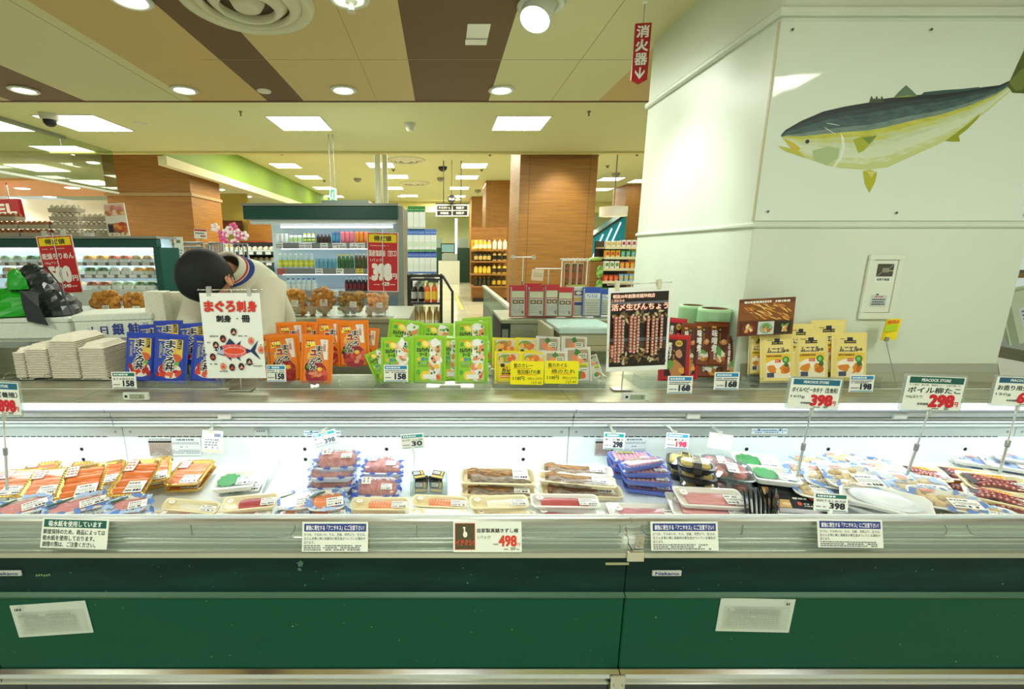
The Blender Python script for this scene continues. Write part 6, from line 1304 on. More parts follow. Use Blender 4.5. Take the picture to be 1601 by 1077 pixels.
for j in range(n):
    A_ = [[U(*(a_[k] + (b_[k]-a_[k])*(j+q)/n for k in (0, 1))) for a_, b_ in zip(top, bot)] for q in (0, 1.02)]
    L = [(p[0], -.0034 - .00002*j, p[1]) for p in A_[0]]; M_ = [(p[0], -.0034 - .00002*j, p[1]) for p in A_[1]]
    b.loft([L, M_], mat('fish_print_%d' % j, cols[j], .5, noise=(18, {0: '#141e20', 3: '#33504f', 4: '#5f7a76'}.get(j, cols[min(j+1, n-1)]), (1, 1, 3), 4, .35, .65)), closed=False)
A = Art(); P = lambda pts: [U(*q) for q in pts]
A.poly(P([(1572, 136), (1588, 100), (1606, 62), (1606, 140), (1598, 147), (1580, 146)]), '#55622c'); A.poly(P([(1574, 130), (1592, 110), (1606, 105), (1606, 138), (1585, 143)]), '#70803a')
A.poly(P([(1394, 154), (1404, 143), (1414, 134), (1424, 143), (1432, 151)]), '#5b7a60'); A.poly(P([(1394, 154), (1414, 150), (1432, 151)]), '#98a83c'); A.poly(P([(1436, 150), (1442, 145), (1470, 142), (1500, 140), (1528, 137), (1530, 140), (1470, 148)]), '#33504c')
for k in range(5): A.poly(P([(1356 + k*4, 162), (1360 + k*4, 150 + (k % 2)*4), (1364 + k*4, 160)]), '#3b4a34')
A.poly(P([(1331, 219), (1345, 214), (1369, 212), (1362, 222), (1348, 236), (1340, 240), (1336, 230)]), '#a8b02a'); A.poly(P([(1345, 216), (1368, 213), (1356, 226)]), '#6f8a3c')
A.poly(P([(1347, 268), (1358, 266), (1369, 270), (1366, 284), (1357, 302), (1350, 288)]), '#b5b41e'); A.poly(P([(1352, 268), (1366, 269), (1360, 278)]), '#d0cf7a')
A.poly(P([(1474, 221), (1490, 210), (1512, 193), (1529, 178), (1526, 186), (1508, 204), (1496, 213), (1498, 222), (1484, 222)]), '#96a01c')
A.poly(P([(1215, 229), (1228, 231), (1246, 236), (1258, 248), (1244, 243), (1226, 237)]), '#b9bd3a'); A.poly(P([(1222, 216), (1238, 223), (1250, 233), (1242, 238), (1232, 229)]), '#c9b92a')
A.up(); A.poly(P([(1312, 208), (1317, 216), (1319, 232), (1314, 248), (1304, 261), (1299, 262), (1310, 246), (1314, 230)]), '#e4ecd8'); A.poly(P([(1292, 228), (1294, 245), (1290, 258), (1288, 258), (1291, 244)]), '#7a9470'); A.poly(P([(1268, 236), (1290, 230), (1310, 232), (1308, 248), (1292, 258), (1270, 250)]), '#a9c08c')
q = U(1260, 222); A.ell(q[0], q[1], .013, .0115, '#c9cfae', 0, 18); A.up(); A.ell(q[0], q[1], .0085, .008, '#1a2018', 0, 16)
for px, py in ((1345, 245), (1372, 250), (1400, 232), (1300, 195), (1295, 205)):
    q = U(px, py); A.ell(q[0], q[1], .03, .0012, '#dfe9d4', random.Random(px).uniform(-.6, .6))
b.art(A, lambda x, y, l: (x, -.0040 - l*.00008, y)); b.build('fish_print', t)
def sheet_mat():
    if 'poster_plastic' in MATS: return MATS['poster_plastic']
    m = clear('poster_plastic', '#ffffff', .014, .05); N = m.node_tree.nodes; L = m.node_tree.links
    nz = N.new('ShaderNodeTexNoise'); nz.inputs['Scale'].default_value = 2.2; tc = N.new('ShaderNodeTexCoord'); bp = N.new('ShaderNodeBump'); bp.inputs['Strength'].default_value = .25; bp.inputs['Distance'].default_value = .03
    L.new(tc.outputs['Object'], nz.inputs['Vector']); L.new(nz.outputs['Fac'], bp.inputs['Height'])
    g = [n for n in N if n.type == 'BSDF_GLOSSY'][0]; L.new(bp.outputs[0], g.inputs['Normal']); return m
b = MB(); b.box(.004, -.008, .004, w - .004, -.0066, h - .004, sheet_mat()); b.build('clear_cover', t)
for px, py in ((1236, 48), (1452, 48), (1198, 331), (1398, 333), (1597, 336)):
    q = U(px, py); b = MB(); b.sphere((min(max(q[0], .02), w - .015), -.0085, q[1]), .005, mat('screw_dark', '#5a5f58', .4, .6), 10, 6, (1, .5, 1)); b.build('screw', t)
b = MB(); b.box(-.006, -.006, -.004, 0, .003, h, mat('poster_edge', '#b9b893', .4)); b.build('edge_strip', t)
# fire shutter box set in the pillar
p = atY(1375, 449, PY); kx = depth(p)/FOC; w, h = 54*kx, 100*kx*1.0
t = thing('wall_control_box', 'white smoke-vent control box on the pillar with small window', 'control box', (p.x, PY - .002, p.z))
CB = mat('control_box', '#dfe4d2', .4)
b = MB()
for q in ((-w/2, -h/2, w/2, -h/2 + .028), (-w/2, h/2 - .022, w/2, h/2), (-w/2, -h/2 + .028, -w/2 + .022, h/2 - .022), (w/2 - .022, -h/2 + .028, w/2, h/2 - .022)): b.box(q[0], -.012, q[1], q[2], .0, q[3], CB, .002)
b.build('frame', t)
b = MB(); b.box(-w/2 + .024, -.006, -h/2 + .030, w/2 - .024, 0, h/2 - .024, CB); d_ = b.build('door', t)
b = MB(); b.box(-.032, -.008, h*.17, .036, -.0062, h*.36, mat('box_window', '#4a4636', .2)); A = Art(); A.rect(-.012, h*.23, .018, h*.30, '#8d886c'); A.poly([(-.032, h*.17), (-.029, h*.17), (-.012, h*.23), (-.014, h*.235)], '#a9a48a'); A.poly([(.036, h*.36), (.033, h*.36), (.018, h*.30), (.02, h*.295)], '#a9a48a'); A.rect(.018, h*.25, .036, h*.262, '#c9c4a8'); b.art(A, on_front(-.0082)); b.build('window_pane', d_)
b = MB(); A = Art(); A.rect(-.034, h*.085, .034, h*.155, '#eef2ea'); A.up(); A.text('排煙手動箱', 0, h*.10, h*.042, '#30382f', 'c', .056, .03); A.up(); A.rect(-.036, -h*.30, .032, -h*.12, '#c3cdc6'); A.up(); A.bars(-.02, -h*.155, .018, -h*.135, 1, '#c8503c', None, .9, .008); A.bars(-.03, -h*.28, .026, -h*.17, 3, '#49544c', None, .6, .007); A.ell(-.012, -h*.11, .006, .003, '#3a3a34'); b.art(A, on_front(-.0065)); b.build('printed_labels', d_)
# things on the ceilings
def hanging(name, label, cat, px, py, Y): p = atY(px, py, Y); return thing(name, label, cat, tuple(p)), p
Y = 2.62; t, p = hanging('extinguisher_sign', 'red hanging sign with white arrow pointing down to the extinguisher', 'sign', 1002, 85, Y); k = depth(p)/FOC; w, h = 24*k, 86*k
RED = mat('sign_red', '#b01820', .4)
b = MB(); b.T = Matrix.Rotation(math.radians(-8), 4, 'Z')
b.loft([[(-w/2, y, -h/2 + .02), (0, y, -h/2), (w/2, y, -h/2 + .02), (w/2, y, h/2), (-w/2, y, h/2)] for y in (.006, -.006)], RED, True, True); b.build('board', t)
A = Art(); WH = '#eef2ee'
for i, ch in enumerate('消火器'): A.text(ch, 0, h*.27 - h*.225*i, h*.19, WH, 'c', w*.74, .045)
A.rect(-w*.05, -h*.36, w*.05, -h*.22, WH); A.poly([(0, -h*.42), (w*.30, -h*.31), (w*.30, -h*.26), (0, -h*.36)], WH); A.poly([(0, -h*.42), (-w*.30, -h*.31), (-w*.30, -h*.26), (0, -h*.36)], WH)
b = MB(); b.T = Matrix.Rotation(math.radians(-8), 4, 'Z'); b.art(A, on_front(-.0062)); b.build('lettering', t); b = MB(); b.tube([(0, 0, h/2), (0, 0, H1 - p.z)], .0018, GREY, 6); b.lathe([(.012, -.012), (.012, 0)], WHITE, 10, (0, 0, H1 - p.z)); b.build('hanger', t)
p = atZ(748, 54, H1 - .002); b = MB(); b.box(-.07, -.125, 0, .06, .14, .0016, PAPER); b.loft([[(-.07, .14, .001), (.06, .14, .001)], [(-.075, .05, -.006), (.055, .05, -.006)]], PAPER, closed=False); o = b.build('ceiling_paper', loc=tuple(p)); tag(o, 'white sheet of paper taped to the brown ceiling stripe', 'paper')
def ceil_dev(name, px, py, z, prof, m, label, cat, dark=None, n=18):
    p = atZ(px, py, z); t = thing(name, label, cat, tuple(p)); b = MB(); b.lathe(prof, m, n, cap0=False); b.build('housing', t)
    if dark: b = MB(); b.lathe(dark, BLACK, n, cap0=False); b.build('sensor', t)
    return t
DV = mat('device_white', '#d9dac8', .4)
ceil_dev('smoke_detector', 641, 193, H2, [(.075, 0), (.072, -.03), (.055, -.045), (.05, -.08), (.03, -.095)], DV, 'smoke detector on middle ceiling between the light panels', 'smoke detector')
ceil_dev('dome_camera', 76, 178, H2, [(.10, 0), (.10, -.05), (.085, -.07)], DV, 'black-domed camera beside the left light panel', 'camera', [(.07, -.07), (.065, -.11), (.04, -.14), (1e-3, -.15)])
ceil_dev('ceiling_speaker', 413, 142, H1, [(.055, 0), (.052, -.008), (.02, -.012)], DV, 'small round white disc on brown stripe by the ceiling edge', 'ceiling device')
ceil_dev('ceiling_speaker', 220, 193, H2, [(.08, 0), (.07, -.012), (.02, -.014)], DV, 'round white disc on middle ceiling right of left light panel', 'ceiling device')
for i, (px, py, z, lab) in enumerate(((376, 174, H2, 'above the second light panel'), (921, 174, H2, 'near the white pillar'), (440, 238.5, H3, 'at the far ceiling by green bulkhead'), (601, 239, H3, 'above the white posts'), (766, 240, H3, 'left of the wood pillar top'), (935, 241, H3, 'right of wood pillar top'), (996, 240, H3, 'beside the white pillar'), (549, 0.5, H1, 'at the frame top on brown stripe'), (753, 265, H3, 'beside the second light row'), (615, 265, H3, 'between the first light rows'), (950, 259, H3, 'right of the wood pillar, lower'), (507, 282, H3, 'above the fridge canopy'))):
    big = .018 if i < 2 else (.05 if i != 7 else .03)
    ceil_dev('sprinkler_head', px, py, z, [(big*1.2, 0), (big*1.1, -.01), (big*.5, -.015), (big*.45, -.05), (big*.8, -.052)], mat('sprinkler', '#7a7458', .4, .4) if i != 7 else DV, 'small ceiling sprinkler ' + lab, 'sprinkler', n=12)
for i, (px, py, lab) in enumerate(((692, 261, 'dark device hanging from far ceiling above the aisle sign'), (689, 278, 'round device on far ceiling left of the second lamp row'), (963, 271, 'round device on far ceiling right of the wood pillar'), (559, 279, 'round device on far ceiling above the fridge'), (747, 297, 'small device on far ceiling beside the second wood pillar'))):
    ceil_dev('ceiling_device', px, py, H3, [(.12, 0), (.11, -.06), (.05, -.11), (.01, -.12)], mat('device_grey', '#8f8f7c', .4) if i else BLACK, lab, 'ceiling device')
for i, (px, py) in enumerate(((586, 0), (602, 0))):
    pass
# ================================================================ BEHIND THE COUNTER
# rear counters: steel backs of the next row of cases, a work table with boxes at the left
YBK = 2.75
ZB = zof(497, YBK)
GSTEEL = mat('rear_steel', '#b4b9a2', .35, .6, noise=(4, '#a4a992', (1, 1, 12), 3, .3, .7)); BEIGE = mat('crate_beige', '#a9a987', .5)
xe = xof(640, 497, YBK)
t = thing('rear_counter', 'steel rear counter behind the orange and blue pouches, left of the aisle', 'counter', (-1.6, YBK, 0))
b = MB(); b.box(-1.6, -.02, ZB - .03, xe + 1.6, .62, ZB, GSTEEL, .004); b.build('top', t); b = MB(); b.box(-1.6, 0, .08, xe + 1.6, .60, ZB - .031, GSTEEL); b.build('body', t); b = MB(); b.box(-1.55, .04, 0, xe + 1.55, .56, .08, BLACK); b.build('plinth', t); b = MB(); b.box(-1.6, -.003, ZB - .16, xe + 1.6, 0, ZB - .155, '#7d8270'); b.build('panel_joint', t)
x2 = xof(783, 498, 2.75); x3 = xof(978, 498, 2.75); ZB2 = zof(499, 2.75)
t = thing('rear_counter', 'steel rear counter right of the aisle holding red-topped silver bags', 'counter', (x2, 2.75, 0))
b = MB(); b.box(.0, -.02, ZB2 - .025, x3 - x2, .45, ZB2, GSTEEL, .004); b.build('top', t); b = MB(); b.box(.06, 0, 0, x3 - x2, .43, ZB2 - .026, GSTEEL); b.build('body', t); b = MB(); b.box(0, -.012, 0, .055, .43, ZB2 - .026, mat('corner_black', '#1f2a26', .4)); b.box(.008, -.018, ZB2 - .16, .045, -.012, ZB2 - .06, '#7c8579'); b.build('corner_post', t)
t = thing('work_table', 'steel work table behind the counter at left carrying the fish boxes', 'table', (-2.9, 2.16, 0)); WT = .93
b = MB(); b.box(0, 0, WT - .03, 1.50, .50, WT, STEEL); b.build('table_top', t)
for x in (.04, 1.42):
    for y in (.04, .46): b = MB(); b.tube([(x, y, 0), (x, y, WT - .03)], .018, STEEL, 10); b.build('leg', t)
def P2(px, py, z): return atZ(px, py, z)
# styrofoam fish box with blue print
FOAMB = mat('styrofoam', '#dfe6da', .7, noise=(120, '#d5ddd0', (1, 1, 1), 2, .4, .6))
p = atY(178, 526, 2.24); k = depth(p)/FOC; t = thing('styrofoam_box', 'white styrofoam fish box with blue lettering behind the foam trays', 'box', (p.x + .01, 2.24, WT), (0, 0, math.radians(16)))
bw, bl, bh = .34, .24, .125
b = MB(); b.box(-bw/2, 0, 0, bw/2, bl, bh*.72, FOAMB, .006); b.build('box_body', t); b = MB(); b.box(-bw/2 - .004, -.004, bh*.72, bw/2 + .004, bl + .004, bh, FOAMB, .006); b.build('lid', t)
A = Art(); NB = '#2b3f8e'
for i, ch in enumerate('銀鮭'): A.text(ch, .015 + i*.068, bh*.16, .055, NB, 'c', .048, .05)
A.text('日', -.045, bh*.2, .038, NB, 'c', None, .04)
for k2 in range(3): A.rect(-.095 - .003, bh*.18, -.095 + .003, bh*.52, NB) if k2 == 0 else A.poly([(-.095 + .022*math.cos(a_), bh*.35 + .022*math.sin(a_)) for a_ in ((k2*2 + .5), (k2*2 + .6), (k2*2 + .6 + PI), (k2*2 + .5 + PI))], NB)
A.bars(.125, bh*.12, .155, bh*.62, 8, '#6b78a8', None, .5, .012); b = MB(); b.art(A, on_front(-.001)); b.build('lettering', t)
p = atY(5, 500, 2.24); t = thing('styrofoam_box', 'white styrofoam box under the green bag, cut by left frame edge', 'box', (p.x - .02, 2.22, WT), (0, 0, math.radians(4)))
b = MB(); b.box(-.22, 0, 0, .34, .3, .08, FOAMB, .006); b.build('box_body', t); b = MB(); b.box(-.224, -.004, .08, .344, .304, .105, FOAMB, .006); b.build('lid', t)
# stacks of folded paper / towels
for i, (l, r, top, lab) in enumerate(((227, 258, 456, 'nearer white block of paper towels left of the person'), (260, 284, 457, 'second white block of paper towels, partly behind the shoulder'))):
    Y = 2.30 + .09*i; x0, x1 = xof(l, 490, Y), xof(r, 490, Y); h = zof(top, Y) - WT; n = 1
    b = MB(); b.box(x0, Y, WT, x1, Y + .07, WT + h, mat('paper_towel', '#e6e6d2', .7, noise=(60, '#d9d9c4', (1, 1, 5), 2, .4, .6)), .004); o = b.build('paper_towel_block'); tag(o, lab, 'paper towels', 'paper towel blocks')
# green and black carrier bag slumped on the boxes
BG = mat('bag_green', '#13a01f', .35); BK2 = mat('bag_black', '#1e2628', .35)
p = atY(52, 497, 2.30); t = thing('carrier_bag', 'green and black plastic bag slumped on boxes at left', 'bag', (p.x, 2.36, WT + .112))
rg = random.Random(21)
def lump(c, sx, sy, sz, m, name, seed, flat=True):
    b = MB(); r = random.Random(seed); R = []
    for j in range(9):
        ph = -PI/2 + PI*j/8 if not flat else (PI/2)*j/8; ring = []
        for i in range(18):
            a = 2*PI*i/18; q = 1 + .10*math.sin(a*3 + seed + j*.5) + r.uniform(-.07, .07); ring.append((c[0] + sx*q*max(math.cos(ph), .02)*math.cos(a), c[1] + sy*q*max(math.cos(ph), .02)*math.sin(a), c[2] + sz*math.sin(ph)*(1 + r.uniform(-.05, .05))))
        R.append(ring)
    b.loft(R, m, True, True, smooth=False); return b.build(name, t)
lump((-.13, -.03, 0), .22, .13, .13, BG, 'green_body', 1); lump((-.04, .04, .06), .12, .10, .13, BK2, 'black_neck', 3); lump((.08, -.01, .0), .11, .10, .12, BK2, 'black_fold', 4)
lump((-.04, .03, .15), .075, .07, .10, BK2, 'knotted_top', 6); lump((-.055, -.055, .13), .045, .03, .10, BG, 'green_corner', 7)
b = MB(); b.tube([(.03, -.03, .22), (.10, -.05, .24), (.17, -.07, .16), (.21, -.09, .06), (.24, -.10, .0)], .004, BK2, 6); b.build('strap', t)
b = MB(); b.loft([[(.02, -.13, .13), (.03, -.14, .05), (.05, -.15, -.02)], [(.10, -.12, .12), (.12, -.15, .05), (.16, -.16, -.04)]], BK2, closed=False); b.build('flap', t)
# big red sale signs on poles
def sale(px0, px1, top, bot, Y, label, head, name, qty, num, tax, foot, roll):
    t, w, h, B = board_thing('sale_sign', label, 'sign', ((px0+px1)/2, top), ((px0+px1)/2, bot), px1 - px0, Y, 'red sale signs', roll=roll)
    b = MB(); b.box(-w/2, -.001, 0, w/2, .001, h, mat('sale_white', '#ecd9cf', .4)); b.build('board', t)
    A = Art(); A.rect(-w*.47, h*.015, w*.47, h*.985, '#c71f25'); A.up(); A.rect(-w*.44, h*.83, w*.44, h*.965, '#f0d400'); A.up(); A.text(head, 0, h*.855, h*.085, '#2c2a16', 'c', w*.55, .05)
    A.bars(-w*.4, h*.765, w*.25, h*.79, 1, '#e8b8b0', None, .6, w*.05); A.text(name, 0, h*.60, h*.105, '#f6f2ec', 'c', w*.88, .03); A.text(qty, -w*.40, h*.51, h*.055, '#f0d8d0', 'l', None, .02)
    A.text(num, w*.25, h*.21, h*.25, '#f8f4ee', 'r', w*.58, .09); A.text('円', w*.44, h*.22, h*.09, '#f8f4ee', 'r', None, .05); A.text('本体価格', -w*.34, h*.21, h*.045, '#f4e6e0', 'c', w*.2, .03); A.text(tax, w*.20, h*.105, h*.06, '#f8f4ee', 'r', None, .05); A.bars(w*.22, h*.11, w*.4, h*.14, 1, '#f0d0c8', None, .6, w*.04); A.bars(-w*.3, h*.11, -w*.1, h*.135, 1, '#f0d0c8', None, .6, w*.04)
    b = MB(); b.art(A, on_front(-.0012)); b.build('print', t); inv = (Matrix.Translation(B) @ Matrix.LocRotScale(None, t.rotation_euler, None)).inverted()
    q = inv @ Vector(foot); b = MB(); b.tube([(0, -.006, h + .012), (.0, -.007, h*.3), tuple(q)], .0032, CHROME, 8); b.tube([(-w*.28, -.004, h + .012), (w*.32, -.004, h + .012)], .0022, CHROME, 6); b.build('pole', t)
    for s in (-.25, .28): b = MB(); b.box(w*s - .012, -.008, h - .01, w*s + .012, .008, h + .03, clear('clip_clear', '#e8ece4'), .003); b.build('clip', t)
    b = MB(); b.T = inv @ Matrix.Translation(foot); b.box(-.05, -.035, 0, .05, .035, .004, STEEL); b.build('foot', t)
sale(76, 131, 368, 459, 2.64, 'red sale sign reading 500 above the styrofoam box at left', '得だ値', '乾燥ちりめん', '100gパック', '500', '540', tuple(Vector((atY(105, 480, 2.62).x, 2.62, WT))), -3)
sale(575, 623, 363, 456, 2.80, 'red sale sign reading 398 above the fried snack bags', '得だ値', '国産塩銀鮭（甘口）', '1パック', '398', '429', tuple(Vector((atY(603, 497, 2.80).x, 2.80, ZB))), 1)
# fried snack bags in clear stands
FRY = [mat('fried_%d' % i, c, .6, noise=(45, c2, (1, 1, 1), 3, .4, .65)) for i, (c, c2) in enumerate((('#cf9232', '#9a601a'), ('#c4832a', '#8f5616'), ('#ab8034', '#7d581c'), ('#e2a874', '#c08048')))]
def fried(px, pyb, top, wp, fi, label, Y, zb):
    p = atY(px, 500, Y); k = depth((p.x, Y, zb))/FOC; w = wp*k; h = zof(top, Y) - zb; t = thing('snack_bag', label, 'snack bag', (p.x, Y, zb + .005), (math.radians(-8), 0, math.radians(-6)), 'clear bags of fried snacks'); r = random.Random(int(px))
    b = MB(); b.loft([[(-w/2, -.02, 0), (w/2, -.02, 0), (w/2, .02, 0), (-w/2, .02, 0)], [(-w*.48, -.03, h*.4), (w*.48, -.03, h*.4), (w*.48, .03, h*.4), (-w*.48, .03, h*.4)], [(-w/2, -.002, h), (w/2, -.002, h), (w/2, .002, h), (-w/2, .002, h)]], FILM, True, True); b.build('clear_bag', t)
    b = MB()
    for j in range(60):
        x, z = r.uniform(-.40, .40)*w, h*r.uniform(.10, .80); s = r.uniform(.014, .024)*w/.13
        b.sphere((x, r.uniform(-.014, .014), z), s, FRY[fi], 7, 5, (r.uniform(.8, 1.6), .8, r.uniform(.6, 1.2)))
    b.build('fried_pieces', t)
    A = Art(); A.rect(w*.02, h*.25, w*.30, h*.50, '#dfe0d4'); A.up(); A.rect(w*.02, h*.25, w*.30, h*.28, '#b8433c'); A.bars(w*.04, h*.31, w*.28, h*.48, 4, '#8a8a80', r, .5, w*.05); b = MB(); b.art(A, on_front(-.034)); b.build('label', t)
    b = MB(); b.box(-w*.46, -.06, 0, w*.46, -.057, .05, ACRYL); b.box(-w*.46, -.057, 0, w*.46, -.034, .003, ACRYL); b.build('acrylic_stand', t)
for i, (px, top, wp, fi) in enumerate(((433, 456, 20, 0), (459, 449, 40, 0), (503, 446, 42, 1), (549, 453, 38, 2), (590, 456, 34, 3))):
    fried(px, 497, top, wp, fi, ('brown fried snack bag half behind the person', 'brown fried snack bag just right of the person', 'tallest brown fried snack bag on the rear counter', 'darker fried snack bag left of red 398 sign', 'pale pink fried snack bag behind the red 398 sign')[i], YBK + .12, ZB)
for i, (px, top) in enumerate(((166, 447), (213, 449))): fried(px, 480, top, 44, 0, ('fried snack bag left of paper towels behind styrofoam box', 'fried snack bag behind the paper towels')[i], 2.61, WT)
# silver bags with red tops, blue-edged bags
SIL = mat('bag_silver', '#b9bcb2', .3, .3); 
def silver(px, wp, top, col, label, dy=0., yaw=0, kind=0):
    Y = 2.82 + dy; p = atY(px, 499, Y); k = depth((p.x, Y, ZB2))/FOC; w = wp*k; h = zof(top, Y) - ZB2; t = thing('food_bag', label, 'food bag', (p.x, Y, ZB2 + .004), (math.radians(-6), 0, math.radians(yaw)), 'silver food bags on the rear counter')
    b = MB(); pouch_body(b, w, h, SIL, mat('seal_' + col.strip('#'), col, .35), .016); b.build('bag', t); A = Art(); r = random.Random(int(px))
    if kind == 0:
        A.rect(-w*.36, h*.62, w*.36, h*.80, '#c3c9a8'); A.rect(-w*.38, h*.82, w*.38, h*.97, col); A.rect(-w*.32, h*.42, -w*.02, h*.54, '#4a3c30'); A.rect(w*.02, h*.42, w*.32, h*.54, '#4a3c30'); A.up(); A.ell(-w*.17, h*.48, w*.1, h*.035, '#c9ae74'); A.ell(w*.17, h*.48, w*.1, h*.035, '#c9ae74'); A.rect(-w*.36, h*.585, w*.36, h*.605, '#b8483c'); A.bars(-w*.32, h*.12, w*.3, h*.38, 5, '#8b8d86', r, .3, w*.12); A.rect(w*.2, h*.1, w*.3, h*.2, '#6a6c66')
    elif kind == 1: A.rect(-w*.1, h*.66, w*.3, h*.80, '#3a4480'); A.rect(-w*.3, h*.48, w*.3, h*.58, '#c5a35a'); A.rect(-w*.1, h*.34, w*.3, h*.44, '#2f3f7a'); A.up(); A.ell(w*.1, h*.73, w*.15, h*.05, '#c9cda0'); A.bars(-w*.3, h*.08, w*.3, h*.28, 4, '#8b8d86', r, .3, w*.12)
    else: A.rect(-w*.4, h*.80, w*.4, h*.96, '#2a50a8'); A.rect(-w*.36, h*.62, w*.36, h*.78, '#dfe2dc'); A.up(); A.bars(-w*.3, h*.64, w*.3, h*.76, 2, '#2a50a8', r, .5, w*.14); A.bars(-w*.3, h*.1, w*.3, h*.5, 5, '#8b8d86', r, .3, w*.12)
    b = MB(); b.art(A, on_front(-.0165)); b.build('print', t)
silver(832, 26, 444, '#b8202a', 'silver bag with red top at back, between the first two', .06); silver(856, 24, 447, '#b8202a', 'silver bag with red top at back, behind the third', .06)
for i, (px, wp) in enumerate(((809, 27), (837, 28), (861, 24), (882, 26))): silver(px, wp, (447, 448, 446, 450)[i], '#b8202a', 'silver bag with red top in front row, ' + lr(i, 4), 0, (4, -3, 2, -8)[i])
silver(899, 32, 446, '#a8a032', 'silver bag with yellow edge right of the red-topped bags', .05, 2, 1); silver(924, 30, 450, '#2a50a8', 'blue-edged silver bag right of the yellow-edged one', .02, -4, 2); silver(941, 28, 453, '#2a50a8', 'blue-edged silver bag partly behind the black poster', .07, 4, 2)
# sign holders standing behind the bags
def tee(px, top, Y, wp, label, card=None):
    p = atY(px, top, Y); k = depth(p)/FOC; t = thing('sign_holder', label, 'sign holder', (p.x, Y, ZB2)); h = p.z - ZB2; w = wp*k
    b = MB(); b.tube([(0, 0, 0), (0, 0, h)], .004, CHROME, 8); b.build('pole', t); b = MB(); b.tube([(-w/2, 0, h), (w/2, 0, h)], .004, WHITE, 8); b.build('cross_rod', t); b = MB(); b.tube([(0, 0, h*.5), (0, 0, h*.58)], .008, GREY, 8); b.build('clamp', t); b = MB(); b.box(-.04, -.03, 0, .04, .03, .004, STEEL); b.build('foot', t)
    if card: b = MB(); b.T = Matrix.Translation((-w*.40, -.006, h - .055)) @ Matrix.Rotation(math.radians(4), 4, 'Y'); b.box(-.043, -.001, -.022, .035, .001, .05, mat('card_cream', '#e6e2c4', .5)); A = Art(); A.bars(-.03, .0, .025, .03, 3, '#b5b195', None, .5, .01); b.art(A, on_front(-.0013)); b.build('card', t)
    else:
        for s in (-1, 1): b = MB(); b.box(s*w*.42 - .010, -.01, h - .016, s*w*.42 + .010, .01, h + .014, clear('clip_clear', '#e8ece4'), .003); b.build('clip', t)
tee(818, 402, 3.0, 38, 'white T-shaped sign holder standing empty before the wood pillar'); tee(858, 420, 3.0, 42, 'white sign holder with small cream card behind the red-topped bags', True)
# lidded crate on a beige trolley
p = atY(909, 524, 2.34); k = depth(p)/FOC; t = thing('lidded_crate', 'crate with pale blue ribbed lid behind the black poster', 'crate', (p.x + .02, 2.34, 0)); zt2 = zof(512, 2.34)
LIDM = mat('lid_pale_blue', '#bcd4cc', .4)
b = MB(); b.box(-.14, -.005, zt2 - .035, .16, .30, zt2, LIDM, .006); [b.box(-.13 + .012*i, 0, zt2, -.126 + .012*i, .29, zt2 + .003, LIDM) for i in range(24)]; b.build('ribbed_lid', t)
b = MB(); b.box(-.13, .01, zt2 - .10, .15, .29, zt2 - .036, BEIGE, .004); b.build('crate_body', t); b = MB(); b.box(-.16, .0, zt2 - .13, .18, .31, zt2 - .10, BEIGE, .004); b.build('trolley_shelf', t)
for x in (-.15, .16):
    for y in (.02, .28): b = MB(); b.box(x, y, 0, x + .02, y + .02, zt2 - .13, BEIGE); b.build('trolley_leg', t)
b = MB(); b.box(-.185, .0, zt2 - .10, -.165, .3, zt2 - .005, BEIGE); b.build('crate_handle', t)
# white block by the aisle (clip box) on the counter rear
p = atY(771, 536, 2.04); b = MB(); b.box(-.02, -.012, 0, .02, .012, .03, WHITE, .004); b.box(-.02, -.01, .03, -.008, .01, .042, WHITE, .002); b.box(.008, -.01, .03, .02, .01, .042, WHITE, .002); o = b.build('clip_box', loc=(p.x, 2.045, Z_TOP + .0005)); tag(o, 'small white clip block at counter rear right of green pouches', 'clip')
# frozen island along the aisle
xi = .60; IW = .35; t = thing('frozen_island', 'low glass-sided freezer island running down the aisle', 'freezer', (xi, 3.3, 0))
b = MB(); b.box(0, 0, 0, IW, 3.2, .62, mat('island_grey', '#7f8c80', .4)); b.build('body', t); b = MB(); b.box(0, 0, .62, .012, 3.2, .86, clear('island_glass', '#cfe0d8', .2, .05, .2, '#9fb0a6')); b.build('glass_side', t); b = MB(); b.box(-.02, 0, .86, .03, 3.2, .885, mat('island_rail', '#cfd6cc', .3)); b.build('top_rail', t); b = MB(); b.box(-.025, 0, .30, -.001, 3.2, .36, mat('rail_aluminium', '#c4c9bf')); b.build('bumper', t)
# ================================================================ THE SHOP FLOOR BEYOND
DKG = mat('fridge_green', '#0c4a40', .35); DKF = mat('fridge_frame', '#8f968f', .35, .4); FW = mat('fridge_inside', '#cfe4ee', .4); RAILD = mat('price_rail', '#7c8084', .4); TUBE = mat('fridge_tube', '#f4fbff', .4, emit=7.0)
def obj1(b, name, loc, label, cat, group=None, rot=None): o = b.build(name, loc=loc, rot=rot); return tag(o, label, cat, group)
def bottle(name, r, h, body, cap, lab, neck=.35, lab2=None):
    b = MB(); n = 10; b.lathe([(r*.9, 0), (r, h*.03), (r, h*.14)], body, n, cap1=False); b.lathe([(r*1.02, h*.14), (r*1.02, h*.56)], lab, n, cap0=False, cap1=False); b.lathe([(r, h*.56), (r, h*.66), (r*.85, h*.76), (r*neck, h*.88)], body, n, cap0=False); b.lathe([(r*neck*1.15, h*.88), (r*neck*1.15, h), (r*neck, h)], cap, n)
    if lab2: b.lathe([(r*1.04, h*.26), (r*1.04, h*.42)], lab2, n, cap0=False, cap1=False)
    return b
